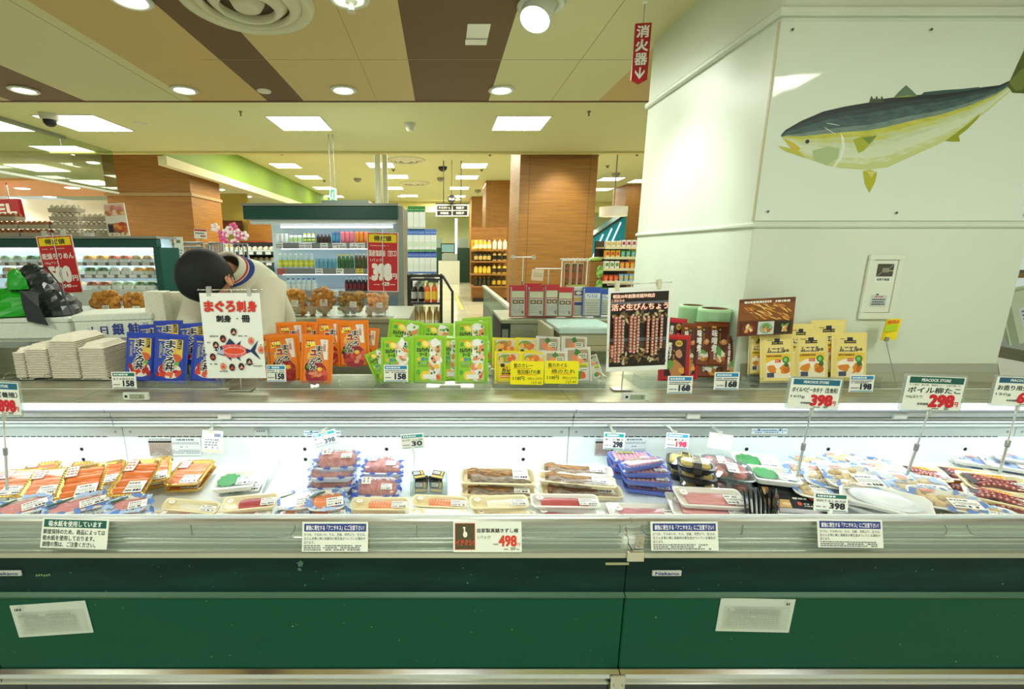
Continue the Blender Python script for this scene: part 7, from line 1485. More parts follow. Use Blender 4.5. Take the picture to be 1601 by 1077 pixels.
def can(r, h, body, lab, top='#c9cccc'):
    b = MB(); b.lathe([(r*.85, 0), (r, h*.05), (r, h*.2)], body, 10, cap1=False); b.lathe([(r*1.01, h*.2), (r*1.01, h*.7)], lab, 10, cap0=False, cap1=False); b.lathe([(r, h*.7), (r, h*.93), (r*.8, h)], body, 10, cap0=False, cap1=False); b.lathe([(r*.8, h), (r*.7, h - .003), (1e-4, h - .003)], top, 10, cap0=False, cap1=False); return b
def row(make, name, pxs, Y, z, fmt, cat, group, dy=0.):
    """a row of like things, one object each, left to right"""
    src = None; n = len(pxs)
    for i, px in enumerate(pxs):
        loc = (xof(px, 400, Y), Y + dy, z); lab = fmt.format(lr(i, n))
        if src is None: src = obj1(make(), name, loc, lab, cat, group)
        else: dup(src, loc, label=lab)
    return src
def spread(a, b, n): return [a + (b - a)*(i + .5)/n for i in range(n)]
# ---------------------------------------------------------------- drinks fridge, facing the photo
FY = 5.9; fx0, fx1 = xof(384, 335, FY), xof(622, 335, FY); ztop = zof(322, FY)
t = thing('drinks_fridge', 'open green-topped drinks fridge with lit shelves in the middle distance', 'fridge', (fx0, FY, 0)); w = fx1 - fx0
zc = zof(343, FY)
b = MB(); b.box(-.03, -.02, zc, w, .06, ztop, DKG, .01); b.build('canopy_front', t)
b = MB(); b.box(-.04, -.03, ztop, w + .01, .9, ztop + .03, DKF); b.build('canopy_top', t); b = MB(); b.box(.02, .06, zc - .05, w - .02, .20, zc + .02, mat('canopy_inner', '#e2ecf0', .4)); b.build('canopy_soffit', t)
b = MB(); b.box(w*.18, .25, zc - .09, w*.95, .30, zc - .06, TUBE); b.build('lamp_tube', t)
b = MB(); b.box(0, .86, .1, w, .9, ztop, FW); b.build('back_wall', t); b = MB(); b.box(w - .02, .02, 0, w + .06, .9, ztop, DKF); b.build('right_side', t)
b = MB(); b.box(-.02, .04, 0, w, .9, zof(505, FY), DKG); b.build('base', t)
b = MB(); b.box(-.03, .55, 0, 0, .9, zof(420, FY), DKG); b.build('left_side', t)
sh = []
for i, (py, ph, dep) in enumerate(((388, 380, .30), (428, 420, .20), (462, 455, .10))):
    z = zof(py, FY + dep); z2 = zof(ph, FY + dep); sh.append(z2 - .002); x0 = xof(432 if i == 0 else 431, 384, FY + dep) - fx0
    b = MB(); b.box(x0, dep, z, w - .03, .86, z2 - .006, mat('shelf_white', '#dde6ea', .4)); s_ = b.build('shelf', t); b = MB(); b.box(x0, dep - .012, z - .008, w - .03, dep, z2 + .003, RAILD); b.build('price_rail', s_)
    b = MB(); b.box(x0 + .05, dep + .05, z - .014, w - .08, dep + .075, z - .004, TUBE); b.build('shelf_tube', s_)
    A = Art()
    for px in ((437, 474, 482, 507, 526, 536, 553, 565), (437, 497, 530, 561), (450, 520))[i]:
        x = xof(px, 384, FY + dep) - fx0; c = '#c8453a' if (i == 1 and px == 437) else ('#e6d43a' if px == 561 else '#e9ecec'); A.rect(x - .05, z - .006, x + .05, z2 + .002, c); A.up(); A.bars(x - .04, z, x + .04, z2 - .005, 2, '#6a6e70', None, .5, .02)
    b = MB(); b.art(A, on_front(dep - .0125)); b.build('shelf_tags', s_)
Z1, Z2_, Z3 = sh
G = 'drinks on the fridge shelves'; wbot = mat('bottle_clear', '#bcd4dc', .15)
Y1, Y2f, Y3 = FY + .34, FY + .24, FY + .14
row(lambda: can(.027, .125, '#dfe6e2', '#eef2ee'), 'drink_can', spread(433, 453, 3), Y1, Z1, '{} white can on the top fridge shelf at left', 'can', G)
row(lambda: can(.027, .105, '#e6ece6', '#b9d890'), 'drink_can', spread(454, 474, 3), Y1, Z1, '{} white-and-green can beside the white cans, top fridge shelf', 'can', G)
row(lambda: bottle('x', .026, .13, '#e9ecdc', '#e2c42a', '#4fa24a', .6, '#e9e070'), 'drink_bottle', spread(475, 495, 3), Y1, Z1, '{} lemon-labelled green bottle on the top fridge shelf', 'bottle', G)
row(lambda: bottle('x', .024, .12, '#33221a', '#2a2018', '#3c2a20', .4), 'drink_bottle', spread(496, 519, 4), Y1, Z1, '{} small dark bottle on the top fridge shelf', 'bottle', G)
row(lambda: can(.026, .15, '#2a5a80', '#3f8ab0'), 'drink_can', spread(520, 533, 2), Y1, Z1, '{} blue tall can on the top fridge shelf', 'can', G)
row(lambda: can(.029, .15, '#c9606c', '#d87480', '#b05560'), 'drink_can', spread(534, 555, 3), Y1, Z1, '{} pink tall bottle on the top fridge shelf', 'bottle', G)
row(lambda: can(.029, .15, '#d0701c', '#df8420', '#b8601c'), 'drink_can', spread(556, 577, 3), Y1, Z1, '{} orange tall bottle on the top fridge shelf', 'bottle', G)
row(lambda: bottle('x', .032, .20, wbot, '#e6eaea', '#cfd628', .45, '#e0e65a'), 'drink_bottle', spread(434, 491, 7), Y2f, Z2_, '{} yellow-green labelled bottle on middle fridge shelf', 'bottle', G)
row(lambda: can(.028, .14, '#7fb6d0', '#68a8cc', '#a0c4d4'), 'drink_can', spread(492, 526, 5), Y2f, Z2_, '{} light blue can on middle fridge shelf', 'can', G)
row(lambda: bottle('x', .026, .19, '#4d7a3a', '#e4d25a', '#2f6a34', .5), 'drink_bottle', spread(527, 553, 4), Y2f, Z2_, '{} green tea bottle with yellow cap, middle fridge shelf', 'bottle', G)
row(lambda: bottle('x', .024, .20, '#6a4a24', '#e6e6e0', '#4a5a2a', .5), 'drink_bottle', spread(554, 578, 4), Y2f, Z2_, '{} brown tea bottle on middle fridge shelf', 'bottle', G)
row(lambda: bottle('x', .032, .17, wbot, '#2a62b0', '#d6e2ea', .5), 'drink_bottle', spread(444, 493, 6), Y3, Z3, '{} clear bottle with blue cap on lower fridge shelf', 'bottle', G)
row(lambda: bottle('x', .027, .17, '#2a1a20', '#a8c4d8', '#7a2434', .5), 'drink_bottle', spread(537, 577, 6), Y3, Z3, '{} dark red-labelled bottle on lower fridge shelf', 'bottle', G)
row(lambda: bottle('x', .027, .17, '#3a1a1a', '#c83030', '#c04038', .5), 'drink_bottle', spread(578, 612, 5), Y3, Z3, '{} red-labelled bottle behind the red sale sign, fridge', 'bottle', G)
# row of coolers along the aisle behind the fridge
t = thing('aisle_cooler', 'long steel-sided cooler running back along the aisle beside the fridge', 'cooler', (fx1 - .08, FY + .95, 0))
b = MB(); b.box(0, 0, 0, .16, 6, .6, DKG); b.build('base', t); b = MB(); b.box(-.3, 0, .6, .04, 6, 1.86, mat('cooler_side', '#a9b6b8', .3, .5)); b.build('back_panel', t); b = MB(); b.box(-.3, 0, 1.80, .20, 6, 1.95, DKF); b.build('canopy', t)
for i in range(3): b = MB(); b.box(.04, .2, .8 + .33*i, .16, 5.9, .82 + .33*i, '#d4dce0'); b.build('shelf', t)
for i, (px, py) in enumerate(((586 + 6, 320), (603, 320))):
    x = xof(px, py, 8.6 + i*.8); b = MB(); b.lathe([(.055, 0), (.055, H3 - 1.9)], mat('post_white', '#d6dcc8', .5), 14); obj1(b, 'white_post', (x, 8.6 + i*.8, 1.9), ('nearer', 'farther')[i] + ' white round post rising behind the drinks fridge', 'post', 'white posts behind the fridge')
b = MB(); b.box(-.3, 0, 0, .3, .5, .06, DKF); obj1(b, 'fridge_top_box', (xof(540, 321, 6.1), 6.1, ztop + .0305), 'flat grey unit lying on top of the fridge canopy', 'unit')
t, p = hanging('exit_sign', 'green and white exit sign hanging above the fridge canopy', 'sign', 521, 306, 7.0); b = MB(); b.box(-.045, -.03, -.10, .045, .03, .10, mat('exit_white', '#dfe9dc', .4, emit=.5)); A = Art(); A.rect(-.03, -.08, .03, .08, '#2fa870'); A.up(); A.ell(.006, .045, .009, .011, '#eef4ee'); A.poly([(-.012, .03), (.014, .03), (.006, -.02), (.022, -.05), (.010, -.06), (-.004, -.02), (-.018, -.06), (-.024, -.05), (-.008, .0)], '#eef4ee'); b.art(A, on_front(-.0305)); b.build('sign_box', t)
b = MB(); [b.tube([(s*.03, 0, .10), (s*.03, 0, H2 - .0 - p.z)], .006, GREY, 6) for s in (-1, 1)]; b.build('hanger', t)
# hanging aisle sign and its round number
t, p = hanging('aisle_sign', 'white framed hanging aisle sign with four black panels over the far aisle', 'sign', 707, 329, 12.0); k = depth(p)/FOC; w, h = 52*k, 18*k
b = MB(); b.box(-w/2, -.03, -h/2, w/2, .03, h/2, mat('sign_frame', '#d9d9c8', .4)); b.build('frame', t); A = Art()
for i in range(2):
    for j in range(2): x, z = (-w*.455 + i*w*.47), (-h*.42 + j*h*.44); A.rect(x, z, x + w*.44, z + h*.38, '#1c1e1c')
A.up()
for i, s_ in enumerate(('アイスクリーム', '和菓子', '冷凍食品', '洋菓子')): i2, j2 = i % 2, 1 - i//2; x, z = (-w*.455 + i2*w*.47 + w*.22), (-h*.42 + j2*h*.44 + h*.10); A.text(s_, x, z, h*.19, '#e9e9e0', 'c', w*(.34 if i == 0 else .24), .03)
b = MB(); b.art(A, on_front(-.031)); b.build('lettering', t); b = MB(); [b.tube([(s*w*.26, 0, h/2), (s*w*.26, 0, H3 - p.z)], .012, BLACK, 6) for s in (-1, 1)]; b.box(-w*.5, -.02, h/2, w*.5, .02, h/2 + .03, BLACK); b.build('hanger', t)
t, p = hanging('round_number_sign', 'round black number sign above the hanging aisle sign', 'sign', 706, 311, 11.9); b = MB(); b.T = Matrix.Rotation(PI/2, 4, 'X'); b.lathe([(.10, -.02), (.10, .02)], BLACK, 20); b.build('disc', t); A = Art(); A.text('No.8', 0, -.03, .06, '#e4e4da', 'c', .13, .04); b = MB(); b.art(A, on_front(-.021)); b.build('lettering', t); b = MB(); b.tube([(0, 0, .09), (0, 0, H3 - p.z)], .008, BLACK, 6); b.build('hanger', t)
# black rack with milk cartons, right of the fridge
RY = 4.7; rx0, rx1 = xof(637, 470, RY), xof(692, 470, RY); zr = zof(431, RY); w = rx1 - rx0
t = thing('display_rack', 'black metal display rack beside the drinks fridge by the aisle', 'rack', (rx0, RY, 0))
for x in (0, w - .03):
    for y in (0, .40): b = MB(); b.box(x, y, 0, x + .03, y + .03, zr if y or x else zr, BLACK); b.build('post', t)
for z in (zr - .03, zof(473, RY), zof(516, RY), .25): b = MB(); b.box(.031, 0, z - .02, w - .031, .43, z, mat('rack_shelf', '#23282a', .45)); b.build('shelf', t)
b = MB(); b.tube([(w, .0, zr), (w + .10, -.06, zr - .16), (w + .10, -.06, .1)], .014, BLACK, 8); b.tube([(0, -.0, zr), (w, 0, zr)], .014, BLACK, 8); b.build('side_frame', t)
b = MB(); [b.tube([(.03 + .05*i, -.004, zof(516, RY)), (.03 + .05*i, -.004, zof(480, RY))], .003, BLACK, 5) for i in range(int(w/.05))]; b.build('wire_front', t)
def carton(c1, c2, c3):
    def f():
        b = MB(); b.box(-.029, -.035, 0, .029, .035, .19, '#e6eae4'); b.loft([[(-.029, -.035, .19), (.029, -.035, .19), (.029, .035, .19), (-.029, .035, .19)], [(-.029, -.003, .225), (.029, -.003, .225), (.029, .003, .225), (-.029, .003, .225)]], c1, False, True); A = Art(); A.rect(-.029, .165, .029, .188, c1); A.rect(-.025, .05, .025, .10, c2); A.up(); A.rect(-.029, .002, .029, .02, c3); b.art(A, on_front(-.0355)); return b
    return f
GM = 'milk cartons on the black rack'
row(carton('#3c8a4c', '#d8e0d4', '#c9d0c4'), 'milk_carton', (643, 652, 661), RY + .1, zof(392, RY + .1), '{} green-topped milk carton in top layer on the black rack', 'carton', GM) if False else None
zt3 = zr
for lvl, (pxs, cs, txt) in enumerate((((642, 651, 660, 669, 678), ('#4a6ab8', '#dfe4d8', '#4f7ac0'), '{} blue carton in bottom layer on the black rack'), ((642, 651, 660, 669, 678), ('#4f7ac0', '#cfe0c8', '#4c9a5c'), '{} blue and green carton in middle layer on the black rack'), ((643, 652, 661), ('#3c8a4c', '#e2e8dc', '#c9d0c4'), '{} green carton in top layer on the black rack'))):
    row(carton(*cs), 'milk_carton', pxs, RY + .12, zt3 + .016 + lvl*.227, txt, 'carton', GM)
p = atY(672, 390, RY + .36); b = MB(); w2 = 17*depth(p)/FOC; b.box(-w2/2, 0, -.16, w2/2, .006, .20, mat('banner_blue', '#2a4aa8', .45)); A = Art(); A.rect(-w2*.4, .14, w2*.4, .18, '#6a86cc'); A.up(); A.ell(0, -.09, w2*.36, .075, '#e6eaf0'); A.vtext('ソフト', 0, .13, .06, '#eef0f4'); b.art(A, on_front(-.001)); obj1(b, 'blue_banner', (p.x, RY + .36, zr + .161), 'small blue upright banner behind the milk cartons', 'sign')
row(lambda: bottle('x', .034, .17, '#3c2a20', '#e2e2dc', '#c8ccc8', .5), 'drink_bottle', spread(642, 664, 2), RY + .2, zof(473, RY) + .001, '{} white-capped dark bottle on upper shelf of the black rack', 'bottle', 'bottles on the black rack')
row(lambda: bottle('x', .03, .20, '#d8591e', '#e8d23a', '#e2b22a', .4), 'drink_bottle', (668, 679), RY + .06, zof(473, RY) + .001, '{} orange-yellow bottle on the black rack, upper shelf', 'bottle', 'bottles on the black rack')
row(lambda: bottle('x', .031, .23, '#b9974a', '#d8c23a', '#c9a85a', .4, '#e4dcc8'), 'drink_bottle', spread(643, 688, 4), RY + .1, zof(516, RY) + .001, '{} amber bottle on lower shelf of the black rack', 'bottle', 'bottles on the black rack')
# wine and goods gondola in wood
WY = 12.4; wx0, wx1 = xof(738, 440, WY), xof(795, 440, WY); w = wx1 - wx0; t = thing('wooden_shelf', 'wooden shelf unit with rows of bottles left of the big wood pillar', 'shelf unit', (wx0, WY, 0))
b = MB(); b.box(0, .1, .0, w, .6, zof(447, WY) - .01, WOOD); b.build('base_cabinet', t); b = MB(); b.box(.03, .05, 0, w - .03, .099, .1, BLACK); b.build('plinth', t); b = MB(); b.box(0, .55, zof(447, WY), w, .6, 2.0, WOODD); b.build('back_panel', t)
zs_ = []
for py in (447, 428, 408, 390): z = zof(py, WY); zs_.append(z); b = MB(); b.box(-.04, -.05, z - .04, w, .5, z, WOODD); b.build('shelf', t)
GW = 'bottles on the wooden shelf unit'
for i, (z, cs, txt) in enumerate(zip(zs_, (('#2c3018', '#c9a82a', '#3a3a20'), ('#d0b23a', '#3a3020', '#e0c84a'), ('#3a3a24', '#1c1c14', '#c9b26a'), ('#e0c034', '#ece8dc', '#f0ead0')), ('bottom', 'third', 'second', 'top'))):
    row(lambda: bottle('x', .055, .24, *cs[:2], cs[2], .35), 'wine_bottle', spread(741, 768, 4), WY + .05, z + .002, '{} bottle in the left half of the ' + txt + ' row on wooden shelf unit', 'bottle', GW)
    row(lambda: bottle('x', .055, .26, cs[2], cs[0], cs[1], .35), 'wine_bottle', spread(769, 793, 3), WY + .05, z + .002, '{} bottle in the right half of the ' + txt + ' row on wooden shelf unit', 'bottle', GW)
def gift():
    b = MB(); b.box(-.09, -.06, 0, .09, .06, .26, '#e4b81e'); A = Art(); A.ell(0, .14, .06, .05, '#d8701c'); A.up(); A.rect(-.07, .02, .07, .07, '#f0e6b8'); b.art(A, on_front(-.061)); return b
row(gift, 'yellow_box', (742, 750), WY + .3, zs_[3] + .002, '{} yellow box on top of the wooden shelf unit', 'box', 'yellow boxes')
# checkout counter at the far end
CYK = 19.5; p = atZ(703, 447, 0); t = thing('checkout_counter', 'white checkout machine with screen at the far end of the aisle', 'checkout', (xof(702, 440, CYK), CYK, 0))
b = MB(); b.box(-.45, 0, 0, .45, .6, .95, mat('checkout_white', '#d9ded4', .4)); b.build('cabinet', t); b = MB(); b.box(-.3, .1, .95, .35, .5, 1.25, mat('checkout_grey', '#9aa8a4', .4)); b.build('printer', t); b = MB(); b.box(-.35, .05, 1.28, .25, .1, 1.68, BLACK); A = Art(); A.rect(-.31, 1.32, .21, 1.64, '#7fb0c0'); b.art(A, on_front(.049)); b.build('screen', t); b = MB(); b.tube([(.3, .3, 1.25), (.3, .3, 2.7)], .05, mat('checkout_lamp', '#f4f8f0', .4, emit=2.), 8); b.build('lamp_pole', t)
for i, px in enumerate((681, 721)):
    t = thing('checkout_stand', ('left', 'right')[i] + ' dark green checkout stand beside the white checkout machine', 'checkout', (xof(px, 440, CYK + .8), CYK + .8, 0)); b = MB(); b.box(-.35, 0, 0, .35, .6, 1.5, mat('checkout_green', '#1c4a3c', .4)); b.build('stand', t); b = MB(); b.box(-.3, -.05, 1.5, .3, .1, 1.9, mat('monitor_grey', '#8aa098', .4)); b.build('monitor', t)
# gondola, escalator and drum lamp right of the big pillar
GY = 8.0; gx0 = xof(945, 400, GY); t = thing('grocery_shelf', 'grocery shelf with coloured packets between wood pillar and white pillar', 'shelf unit', (gx0, GY, 0)); w = xof(1001, 400, GY) - gx0
b = MB(); b.box(0, .5, 0, w, .55, zof(376, GY), mat('gondola_back', '#4a4038', .5)); b.build('back_panel', t); zz = []
for py in (480, 462, 440, 420, 402, 386): z = zof(py, GY); zz.append(z); b = MB(); b.box(0, 0, z - .03, w, .5, z, mat('gondola_shelf', '#c2b896', .4)); s_ = b.build('shelf', t); b = MB(); b.box(0, -.012, z - .035, w, 0, z + .008, '#d9d2a8'); b.build('price_rail', s_)
rg = random.Random(77); PC = ['#c8452e', '#e0b43a', '#3a6ab0', '#e8e4d8', '#5a9a4a', '#b03a5a', '#d8803a', '#7ab0d0']
def packet_box(c, c2, wd, hh):
    def f():
        b = MB(); b.box(-wd/2, 0, 0, wd/2, .10, hh, c); A = Art(); A.rect(-wd*.35, hh*.3, wd*.35, hh*.75, c2); A.up(); A.rect(-wd*.3, hh*.12, wd*.3, hh*.2, '#f0ece0'); b.art(A, on_front(-.001)); return b
    return f
for j, z in enumerate(zz):
    for k_ in range(2):
        c, c2 = rg.sample(PC, 2); row(packet_box(c, c2, .07, .10 + .03*rg.random()), 'grocery_packet', spread(946 + k_*24, 970 + k_*24, 3), GY + .02, z + .001, '{} packet, ' + ('left', 'right')[k_] + ' half, ' + tb(len(zz)-1-j, len(zz)) + ' row by white pillar', 'packet', 'packets on the shelf by the white pillar')
EY = 14.0; t = thing('escalator', 'blue-lit escalator rising behind the drum lamp at right', 'escalator', (xof(925, 372, EY), EY, 0)); b = MB(); p, q = atY(920, 372, EY), atY(975, 335, EY); d = q - p
b.loft([[(0, y, p.z - .5), (0, y, p.z)] for y in (0, .1)] + [], mat('escalator_white', '#cdd8cc', .4), closed=False); b.loft([[(0, 0, p.z - .75), (d.x, 0, q.z - .75), (d.x, 0, q.z), (0, 0, p.z)], [(0, 1, p.z - .75), (d.x, 1, q.z - .75), (d.x, 1, q.z), (0, 1, p.z)]], mat('escalator_teal', '#1a7f94', .3), True, True); b.build('balustrade', t)
b = MB(); b.tube([(0, -.03, p.z + .02), (d.x, -.03, q.z + .02)], .03, BLACK, 6); b.build('handrail', t); b = MB(); [b.tube([(d.x*f, -.02, p.z + d.z*f - .65), (d.x*(f + .28), -.02, p.z + d.z*(f + .28) - .12)], .02, mat('strip_light', '#e2f4f8', .4, emit=1.5), 6) for f in (.05, .3, .55)]; b.build('light_strips', t); b = MB(); b.box(0, .1, 0, .1, .9, p.z - .75, mat('escalator_white', '#cdd8cc')); b.box(d.x - .1, .1, 0, d.x, .9, q.z - .76, mat('escalator_white', '#cdd8cc')); b.build('support', t)
t, p = hanging('drum_lamp', 'white drum lamp shade between the wood pillar and white pillar', 'lamp', 959, 331, 9.5); k = depth(p)/FOC; b = MB(); r_ = 21*k; b.lathe([(r_, -7*k), (r_, 7*k), (r_*.98, 7*k)], mat('shade_white', '#e6e4cc', .5, emit=.35), 24); b.build('shade', t); b = MB(); b.tube([(0, 0, 7*k), (0, 0, H3 - p.z)], .012, GREY, 6); b.build('cord', t)
# wood post with hanging packets
HY = 4.6; t = thing('wooden_post', 'square wood display post with green bag hung on its top', 'post', (xof(931, 440, HY), HY, 0)); hz = zof(409, HY); b = MB(); b.box(-.06, 0, 0, .06, .12, hz, WOOD); b.build('post', t); b = MB(); b.sphere((0, .06, hz + .02), .06, mat('net_green', '#a9d05a', .5), 12, 6, (1.2, 1, .4)); b.build('top_net', t)
for i, (px, py) in enumerate(((938, 425), (936, 447))): p = atY(px, py, HY - .03); b = MB(); b.sphere((0, 0, 0), .05, mat('leaf_green', '#5fae3a', .5, noise=(30, '#bfe08a', (1, 1, 1), 2, .4, .6)), 10, 7, (.7, .4, 1.3)); obj1(b, 'green_packet', (xof(931, 440, HY) + .03, HY - .021, p.z), ('upper', 'lower')[i] + ' green packet hanging on the wood display post', 'packet', 'green packets on the wood post')
p = atY(900, 407, 4.3); t = thing('peg_rack', 'white wire rack with hanging packets in front of the big wood pillar', 'rack', (p.x, 4.3, 0)); w = 44*depth(p)/FOC
b = MB(); b.tube([(-w/2, 0, p.z), (w/2, 0, p.z)], .006, WHITE, 6); b.tube([(-w/2, .05, p.z + .012), (w/2, .05, p.z + .012)], .006, WHITE, 6); b.build('top_rod', t)
for s in (-.45, .0, .45): b = MB(); b.tube([(w*s, .02, 0), (w*s, .02, p.z)], .006, WHITE, 6); b.build('upright', t)
for i in range(7): b = MB(); b.tube([(-w/2 + w*i/6, -.0, p.z), (-w/2 + w*i/6, -.06, p.z + .02)], .004, WHITE, 6); b.build('hook', t)
def hung():
    b = MB(); b.T = Matrix.Translation((0, 0, -.22)); pouch_body(b, .055, .22, mat('hung_red', '#9a4a34', .3, noise=(22, '#3f4a2a', (1, 1, 1), 2, .45, .6)), mat('hung_clear', '#b9a890', .3), .006); return b
row(hung, 'hanging_packet', (888, 899, 909), 4.23, p.z - .02, '{} long red packet hanging on the white wire rack', 'packet', 'hanging packets on the wire rack')
# ---------------------------------------------------------------- left: chilled case with eggs on top
LY = 4.25; lx1 = xof(247, 380, LY); lx0 = -4.7; zt4 = zof(373, LY); t = thing('chilled_case', 'long low chilled case with dark green canopy at left', 'chilled case', (lx1, LY, 0)); w = lx1 - lx0
zc4 = zof(387, LY)
b = MB(); b.box(-w, -.02, zc4, 0, .05, zt4, DKG, .006); b.build('canopy_front', t); b = MB(); b.box(-w, -.03, zt4, .01, .29, zt4 + .02, DKF); b.build('canopy_top', t); b = MB(); b.box(-w, .26, .1, -.041, .29, zt4, FW); b.build('back_wall', t); b = MB(); b.box(-.04, -.02, 0, .02, .29, zc4, DKG); b.build('end_panel', t)
zd = zof(452, LY + .05); b = MB(); b.box(-w, -.02, 0, -.041, .25, zd, mat('case_base', '#cdd6d4', .4)); b.build('deck', t); b = MB(); b.box(-w + .1, .12, zc4 - .03, -.06, .16, zc4 - .005, TUBE); b.build('lamp_tube', t)
lv = []
for py, dep in ((411, .11), (430, .06)):
    z = zof(py, LY + dep); lv.append((z, dep)); b = MB(); b.box(-w, dep, z - .02, -.041, .258, z, mat('shelf_white', '#dde6ea')); s_ = b.build('shelf', t); b = MB(); b.box(-w, dep - .012, z - .028, -.041, dep, z + .006, RAILD); b.build('price_rail', s_); b = MB(); b.box(-w + .1, dep + .03, z - .03, -.08, dep + .05, z - .021, TUBE); b.build('shelf_tube', s_)
    A = Art(); [A.rect(-w + .1 + .105*i, z - .024, -w + .17 + .105*i, z + .004, '#e6e9e4') for i in range(int(w/.105) - 1)]; b = MB(); b.art(A, on_front(dep - .0125)); b.build('shelf_tags', s_)
def tubpack(c, c2, wd=.11, hh=.06, lean=0):
    def f():
        b = MB()
        if lean: b.T = Matrix.Rotation(math.radians(lean), 4, 'X')
        shell(b, wd, .12, .04, mat('tub_white', '#e4eae4', .4), .012, .004, .008, .004) if False else b.loft([rrect(wd*.85, .10, .012, 0), rrect(wd, .12, .014, hh*.5)], mat('tub_white', '#e4eae4', .4), True, False, smooth=False)
        b.loft([rrect(wd, .12, .014, hh*.5), rrect(wd*.8, .10, .014, hh*.9), rrect(wd*.4, .06, .01, hh)], c, False, True, smooth=True); A = Art(); A.rect(-wd*.2, .02, wd*.25, .07, c2); b.art(A, on_top(hh + .002)); return b
    return f
rg = random.Random(31)
PAL = [mat('veg_' + str(i), c, .45, noise=(28, c2, (1, 1, 1), 2, .4, .65)) for i, (c, c2) in enumerate((('#8fb08a', '#d8e6d0'), ('#c8644a', '#e6d0b0'), ('#3a6a4a', '#a8c49a'), ('#d9c9a4', '#b08a50'), ('#e6ece6', '#b0c8c0'), ('#8a4a34', '#d0a070'), ('#d89a3a', '#efe0b0')))]
for j, (z, dep) in enumerate(lv + [(zd, .02)]):
    for k_, (a_, b_) in enumerate(((-4, 36), (38, 74), (78, 118), (126, 166), (166, 202), (204, 238))):
        m = PAL[(j*3 + k_*2) % 7]; row(tubpack(m, ['#f0ece0', '#e8c83a', '#f0f0ea'][(j + k_) % 3], .105, .068), 'chilled_pack', spread(a_, b_, 2), LY + dep + .02, z + .001, '{} pack of ' + ORD[k_] + ' pair on left case ' + ('upper shelf', 'lower shelf', 'deck')[j], 'food pack', 'packs in the left chilled case')
def eggs(c, rows=2):
    def f():
        b = MB(); b.loft([rrect(.26, .11, .012, 0), rrect(.27, .12, .012, .035)], mat('egg_tray', '#b9ae98', .6), True, True)
        for i in range(5):
            for j in range(rows): b.sphere((-.10 + .05*i, .03 + .05*j, .042), .022, c, 8, 6, (1, 1, 1.2))
        return b
    return f
BRN = mat('egg_brown', '#a5643c', .5); WEG = mat('egg_white', '#dcd2bc', .5)
for lvl in range(3): row(eggs(BRN), 'egg_carton', (12, 59)[:2 if lvl < 2 else 1], LY + .04 + .01*lvl, zt4 + .021 + .072*lvl - .0, '{} brown egg carton in layer ' + ('bottom', 'middle', 'top')[lvl] + ' on the left chilled case', 'egg carton', 'egg cartons on the chilled case')
for lvl in range(4): row(eggs(WEG), 'egg_carton', (108,), LY + .06, zt4 + .021 + .072*lvl, tb(3 - lvl, 4) + ' white egg carton of the stack behind the red 500 sign', 'egg carton', 'white egg cartons')
for lvl in range(3): row(eggs(WEG), 'egg_carton', (156,), LY + .15, zt4 + .021 + .072*lvl, tb(2 - lvl, 3) + ' white egg carton of the stack left of the photo panel', 'egg carton', 'white egg cartons')
p = atY(132, 370, LY + .1); b = MB(); b.box(-.06, 0, 0, .06, .12, .035, mat('box_pale', '#e4e6da', .5)); obj1(b, 'pale_box', (p.x, LY + .10, zt4 + .021), 'pale flat box between the two stacks of white egg cartons', 'box')
# standing photo panel, red shop sign
t, w, h, B = board_thing('photo_stand', 'white-bordered photo panel of fried food standing on the chilled case', 'sign', (184, 318), (187, 369.5), 33, LY + .10, roll=-3); b = MB(); b.box(-w/2, -.004, 0, w/2, .004, h, mat('panel_white', '#e6e2d4', .45)); b.build('board', t); A = Art(); rg = random.Random(12); A.rect(-w*.45, h*.63, w*.45, h*.97, '#e2b8a0'); A.rect(-w*.45, h*.12, w*.45, h*.40, '#8a6a5a'); A.up()
for k_ in range(9): A.blob(w*rg.uniform(-.35, .35), h*rg.uniform(.70, .92), w*.12, rg.choice(['#d8907a', '#ecd0b8', '#c87a60']), rg, 1.4)
for k_ in range(16): A.blob(w*rg.uniform(-.1, .40), h*rg.uniform(.14, .38), w*.09, rg.choice(['#d8702c', '#c85a20', '#e8904a', '#b84a1c']), rg, 1.2)
A.rect(-w*.42, h*.14, -w*.2, h*.36, '#2a2a30')
for k_ in range(4): A.ell(-w*.3 + k_*w*.2, h*.06, w*.06, h*.03, ['#e08a2c', '#c8b48a', '#e0a83a', '#d87a2a'][k_])
A.rect(w*.26, h*.68, w*.42, h*.74, '#e8c83a'); b = MB(); b.art(A, on_front(-.0045)); b.build('photo_print', t)
t, p = hanging('shop_sign', 'red shop sign with white letters EL at the left frame edge', 'sign', -8, 328, 8.6); k = depth(p)/FOC; w, h = 84*k, 29*k; b = MB(); b.T = Matrix.Rotation(math.radians(-3), 4, 'Y'); b.box(-w/2, -.04, -h/2, w/2, .04, h/2, mat('shop_red', '#b01226', .4)); b.build('board', t); A = Art(); A.text('EL', w*.43, -h*.24, h*.48, '#f2f2f0', 'r', w*.36, .06); b = MB(); b.T = Matrix.Rotation(math.radians(-3), 4, 'Y'); b.art(A, on_front(-.041)); b.build('lettering', t); b = MB(); [b.tube([(s*w*.3, 0, h/2), (s*w*.3, 0, 2.56 - p.z)], .01, GREY, 6) for s in (-1, 1)]; b.build('hanger', t)
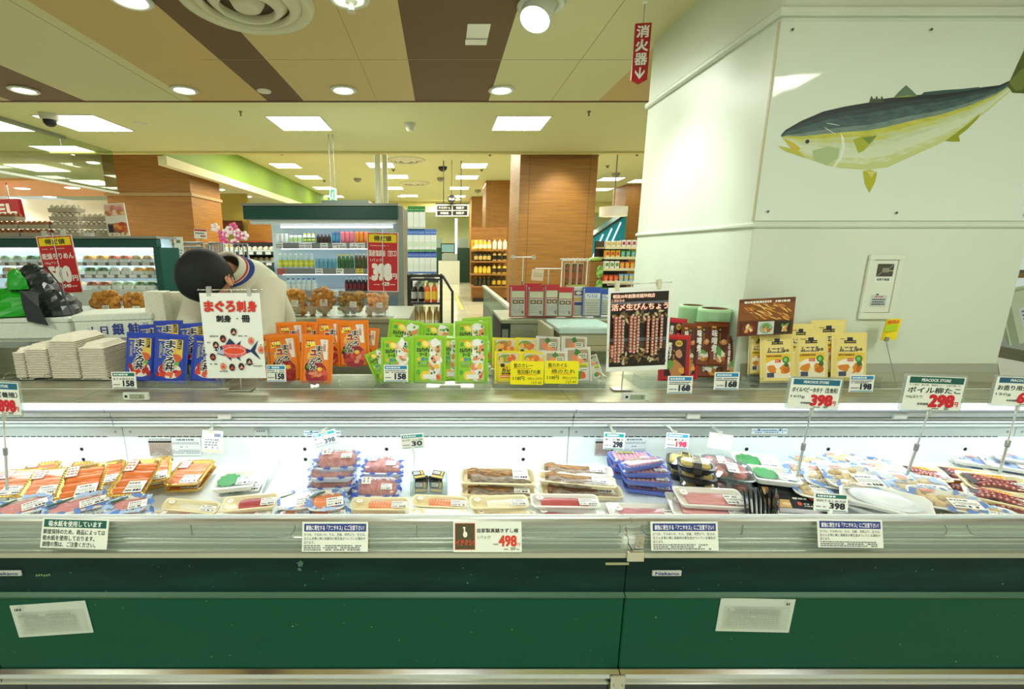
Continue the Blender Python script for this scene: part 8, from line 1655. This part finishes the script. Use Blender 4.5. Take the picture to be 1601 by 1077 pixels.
# roll cage trolley behind the person
KY = 4.78; kx0, kx1 = xof(270, 400, KY), xof(350, 400, KY); w = kx1 - kx0; kz = zof(380, KY); t = thing('roll_cage', 'grey metal roll cage trolley in front of the left wood pillar', 'trolley', (kx0, KY, 0)); CG = mat('cage_grey', '#8d9496', .35, .5)
b = MB(); b.tube([(0, 0, .15), (0, 0, kz - .03), (.02, 0, kz), (w*.62, 0, kz)], .014, CG, 8); b.tube([(w*.62, 0, kz - .04), (0, 0, kz - .04)], .010, CG, 8); [b.tube([(w*(.08 + .09*i), 0, .15), (w*(.08 + .09*i), 0, kz - .04)], .008, CG, 6) for i in range(6)]; b.tube([(0, 0, .9), (w*.62, 0, .9)], .01, CG, 6); b.build('front_gate', t)
b = MB(); b.tube([(w*.72, .0, .15), (w*.72, 0, kz - .02), (w*.74, 0, kz), (w, 0, kz), (w, 0, .15)], .014, CG, 8); [b.tube([(w*(.78 + .055*i), 0, .15), (w*(.78 + .055*i), 0, kz)], .007, CG, 6) for i in range(4)]; b.build('side_gate', t)
b = MB(); b.tube([(0, .6, .15), (0, .6, kz), (w, .6, kz), (w, .6, .15)], .014, CG, 8); [b.tube([(w*.1*i, .6, .15), (w*.1*i, .6, kz)], .007, CG, 6) for i in range(1, 10)]; b.build('back_gate', t)
b = MB(); b.box(0, 0, .12, w, .62, .16, CG); b.build('base', t)
for x in (.05, w - .05):
    for y in (.06, .56): b = MB(); b.T = Matrix.Translation((x, y, .06)) @ Matrix.Rotation(PI/2, 4, 'Y'); b.lathe([(.06, -.015), (.06, .015)], BLACK, 12); b.build('wheel', t)
p = atY(279, 383, KY - .03); b = MB(); b.box(-.045, -.004, -.19, .045, .004, .08, mat('cage_card', '#d0d2c6', .5)); A = Art(); A.rect(-.02, .02, .02, .05, '#6a6c58'); A.bars(-.035, -.12, .035, -.04, 3, '#8a8c84', None, .5, .02); b.art(A, on_front(-.0045)); obj1(b, 'cage_card', (p.x, KY - .022, p.z), 'pale card clipped to the roll cage gate', 'card')
t, w, h, B = board_thing('price_card', 'white price card with red heading standing behind the roll cage', 'sign', (313, 358), (314, 373), 20, 5.6, roll=3); b = MB(); b.box(-w/2, -.002, 0, w/2, .002, h, PAPER); A = Art(); A.rect(-w*.48, h*.78, w*.48, h*.96, '#c83a34'); A.bars(-w*.4, h*.45, w*.3, h*.65, 1, '#6a6a64', None, .7, w*.1); A.bars(0, h*.15, w*.4, h*.38, 1, '#c83a34', None, .8, w*.12); b.art(A, on_front(-.0025)); b.build('card', t); b = MB(); b.tube([(0, .004, 0), (-.01, .006, -.07), (-.01, .006, -B.z)], .006, CG, 6); b.build('pole', t)
# gondola with bread and sundries left of the fridge
GY = 7.4; gx0, gx1 = xof(346, 420, GY), xof(430, 420, GY); w = gx1 - gx0; t = thing('grocery_shelf', 'black-shelved grocery unit with small white packs left of the drinks fridge', 'shelf unit', (gx0, GY, 0)); b = MB(); b.box(0, .5, 0, w, .56, zof(378, GY), mat('gondola_dark', '#2a2a2a', .5)); b.build('back_panel', t); b = MB(); b.box(w, .1, 0, w + .03, .56, zof(378, GY), mat('gondola_dark', '#2a2a2a')); b.build('end_panel', t); zz = []
for py in (470, 446, 428, 411, 394): z = zof(py, GY); zz.append(z); b = MB(); b.box(0, 0, z - .03, w, .5, z, mat('gondola_dark', '#2a2a2a')); s_ = b.build('shelf', t); A = Art(); [A.rect(.03 + .14*i, z - .04, .12 + .14*i, z + .005, '#e2e4de') for i in range(int(w/.14))]; b = MB(); b.box(0, -.012, z - .045, w, 0, z + .008, '#3c3e3c'); b.art(A, on_front(-.0125)); b.build('price_rail', s_)
def bun(c):
    def f():
        b = MB(); b.sphere((0, .06, .05), .045, c, 9, 6, (1, .8, .9)); b.box(-.045, .0, 0, .045, .1, .035, mat('tub_white', '#e4eae4')); return b
    return f
BN = [mat('bun_%d' % i, c, .5, noise=(25, c2, (1, 1, 1), 2, .4, .6)) for i, (c, c2) in enumerate((('#e6e2d4', '#b8a888'), ('#dccfa8', '#c08a50'), ('#d8d8d0', '#8a6a60'), ('#e2dcc0', '#d0a83a')))]
for j, z in enumerate(zz): row(bun(BN[j % 4]), 'grocery_pack', spread(349, 428, 9), GY + .06, z + .001, '{} white pack in the ' + tb(4 - j, 5) + ' row of the black-shelved unit', 'food pack', 'packs on the black-shelved unit')
row(lambda: bottle('x', .03, .12, '#e0b83a', '#f0e8c8', '#d89a2a', .9), 'yellow_packet', spread(347, 365, 3), GY + .3, zof(394, GY) + .001, '{} yellow packet at the top left of the black-shelved unit', 'packet', 'yellow packets')
# pink flower display and brown picture on the far left shop wall
p = atY(363, 354, 12.9); b = MB(); b.box(-.28, 0, -.18, .26, .03, .16, mat('picture_brown', '#5a2a1c', .5, noise=(12, '#7a4428', (1, 1, 1), 2, .4, .6))); obj1(b, 'wall_picture', (p.x, 12.95, p.z), 'dark brown picture on yellow shop wall behind the flowers', 'picture')
rg = random.Random(3); t = thing('flower_display', 'pink and white flower display above the black-shelved unit', 'flowers', (xof(357, 390, 8.6), 8.6, 0)); b = MB(); b.box(-.3, 0, 0, .3, .4, 1.42, mat('flower_stand', '#c89a9a', .5)); b.build('stand', t)
for i in range(12): b = MB(); x, z = rg.uniform(-.26, .28), rg.uniform(1.45, 1.85); [b.sphere((x + .05*math.cos(a_), .1, z + .05*math.sin(a_)), .04, (mat('petal_pink', '#d85a9a', .5), mat('petal_white', '#ecdce4', .5))[i % 2], 7, 5) for a_ in (0, 1.26, 2.5, 3.77, 5.0)]; b.build('flower', t)
p = atY(383, 376, 8.8); b = MB(); b.box(-.26, 0, 0, .26, .35, 1.55, mat('stand_red', '#b83a2c', .5)); obj1(b, 'red_stand', (p.x + .03, 9.1, 0), 'red display stand behind the black-shelved unit', 'stand')
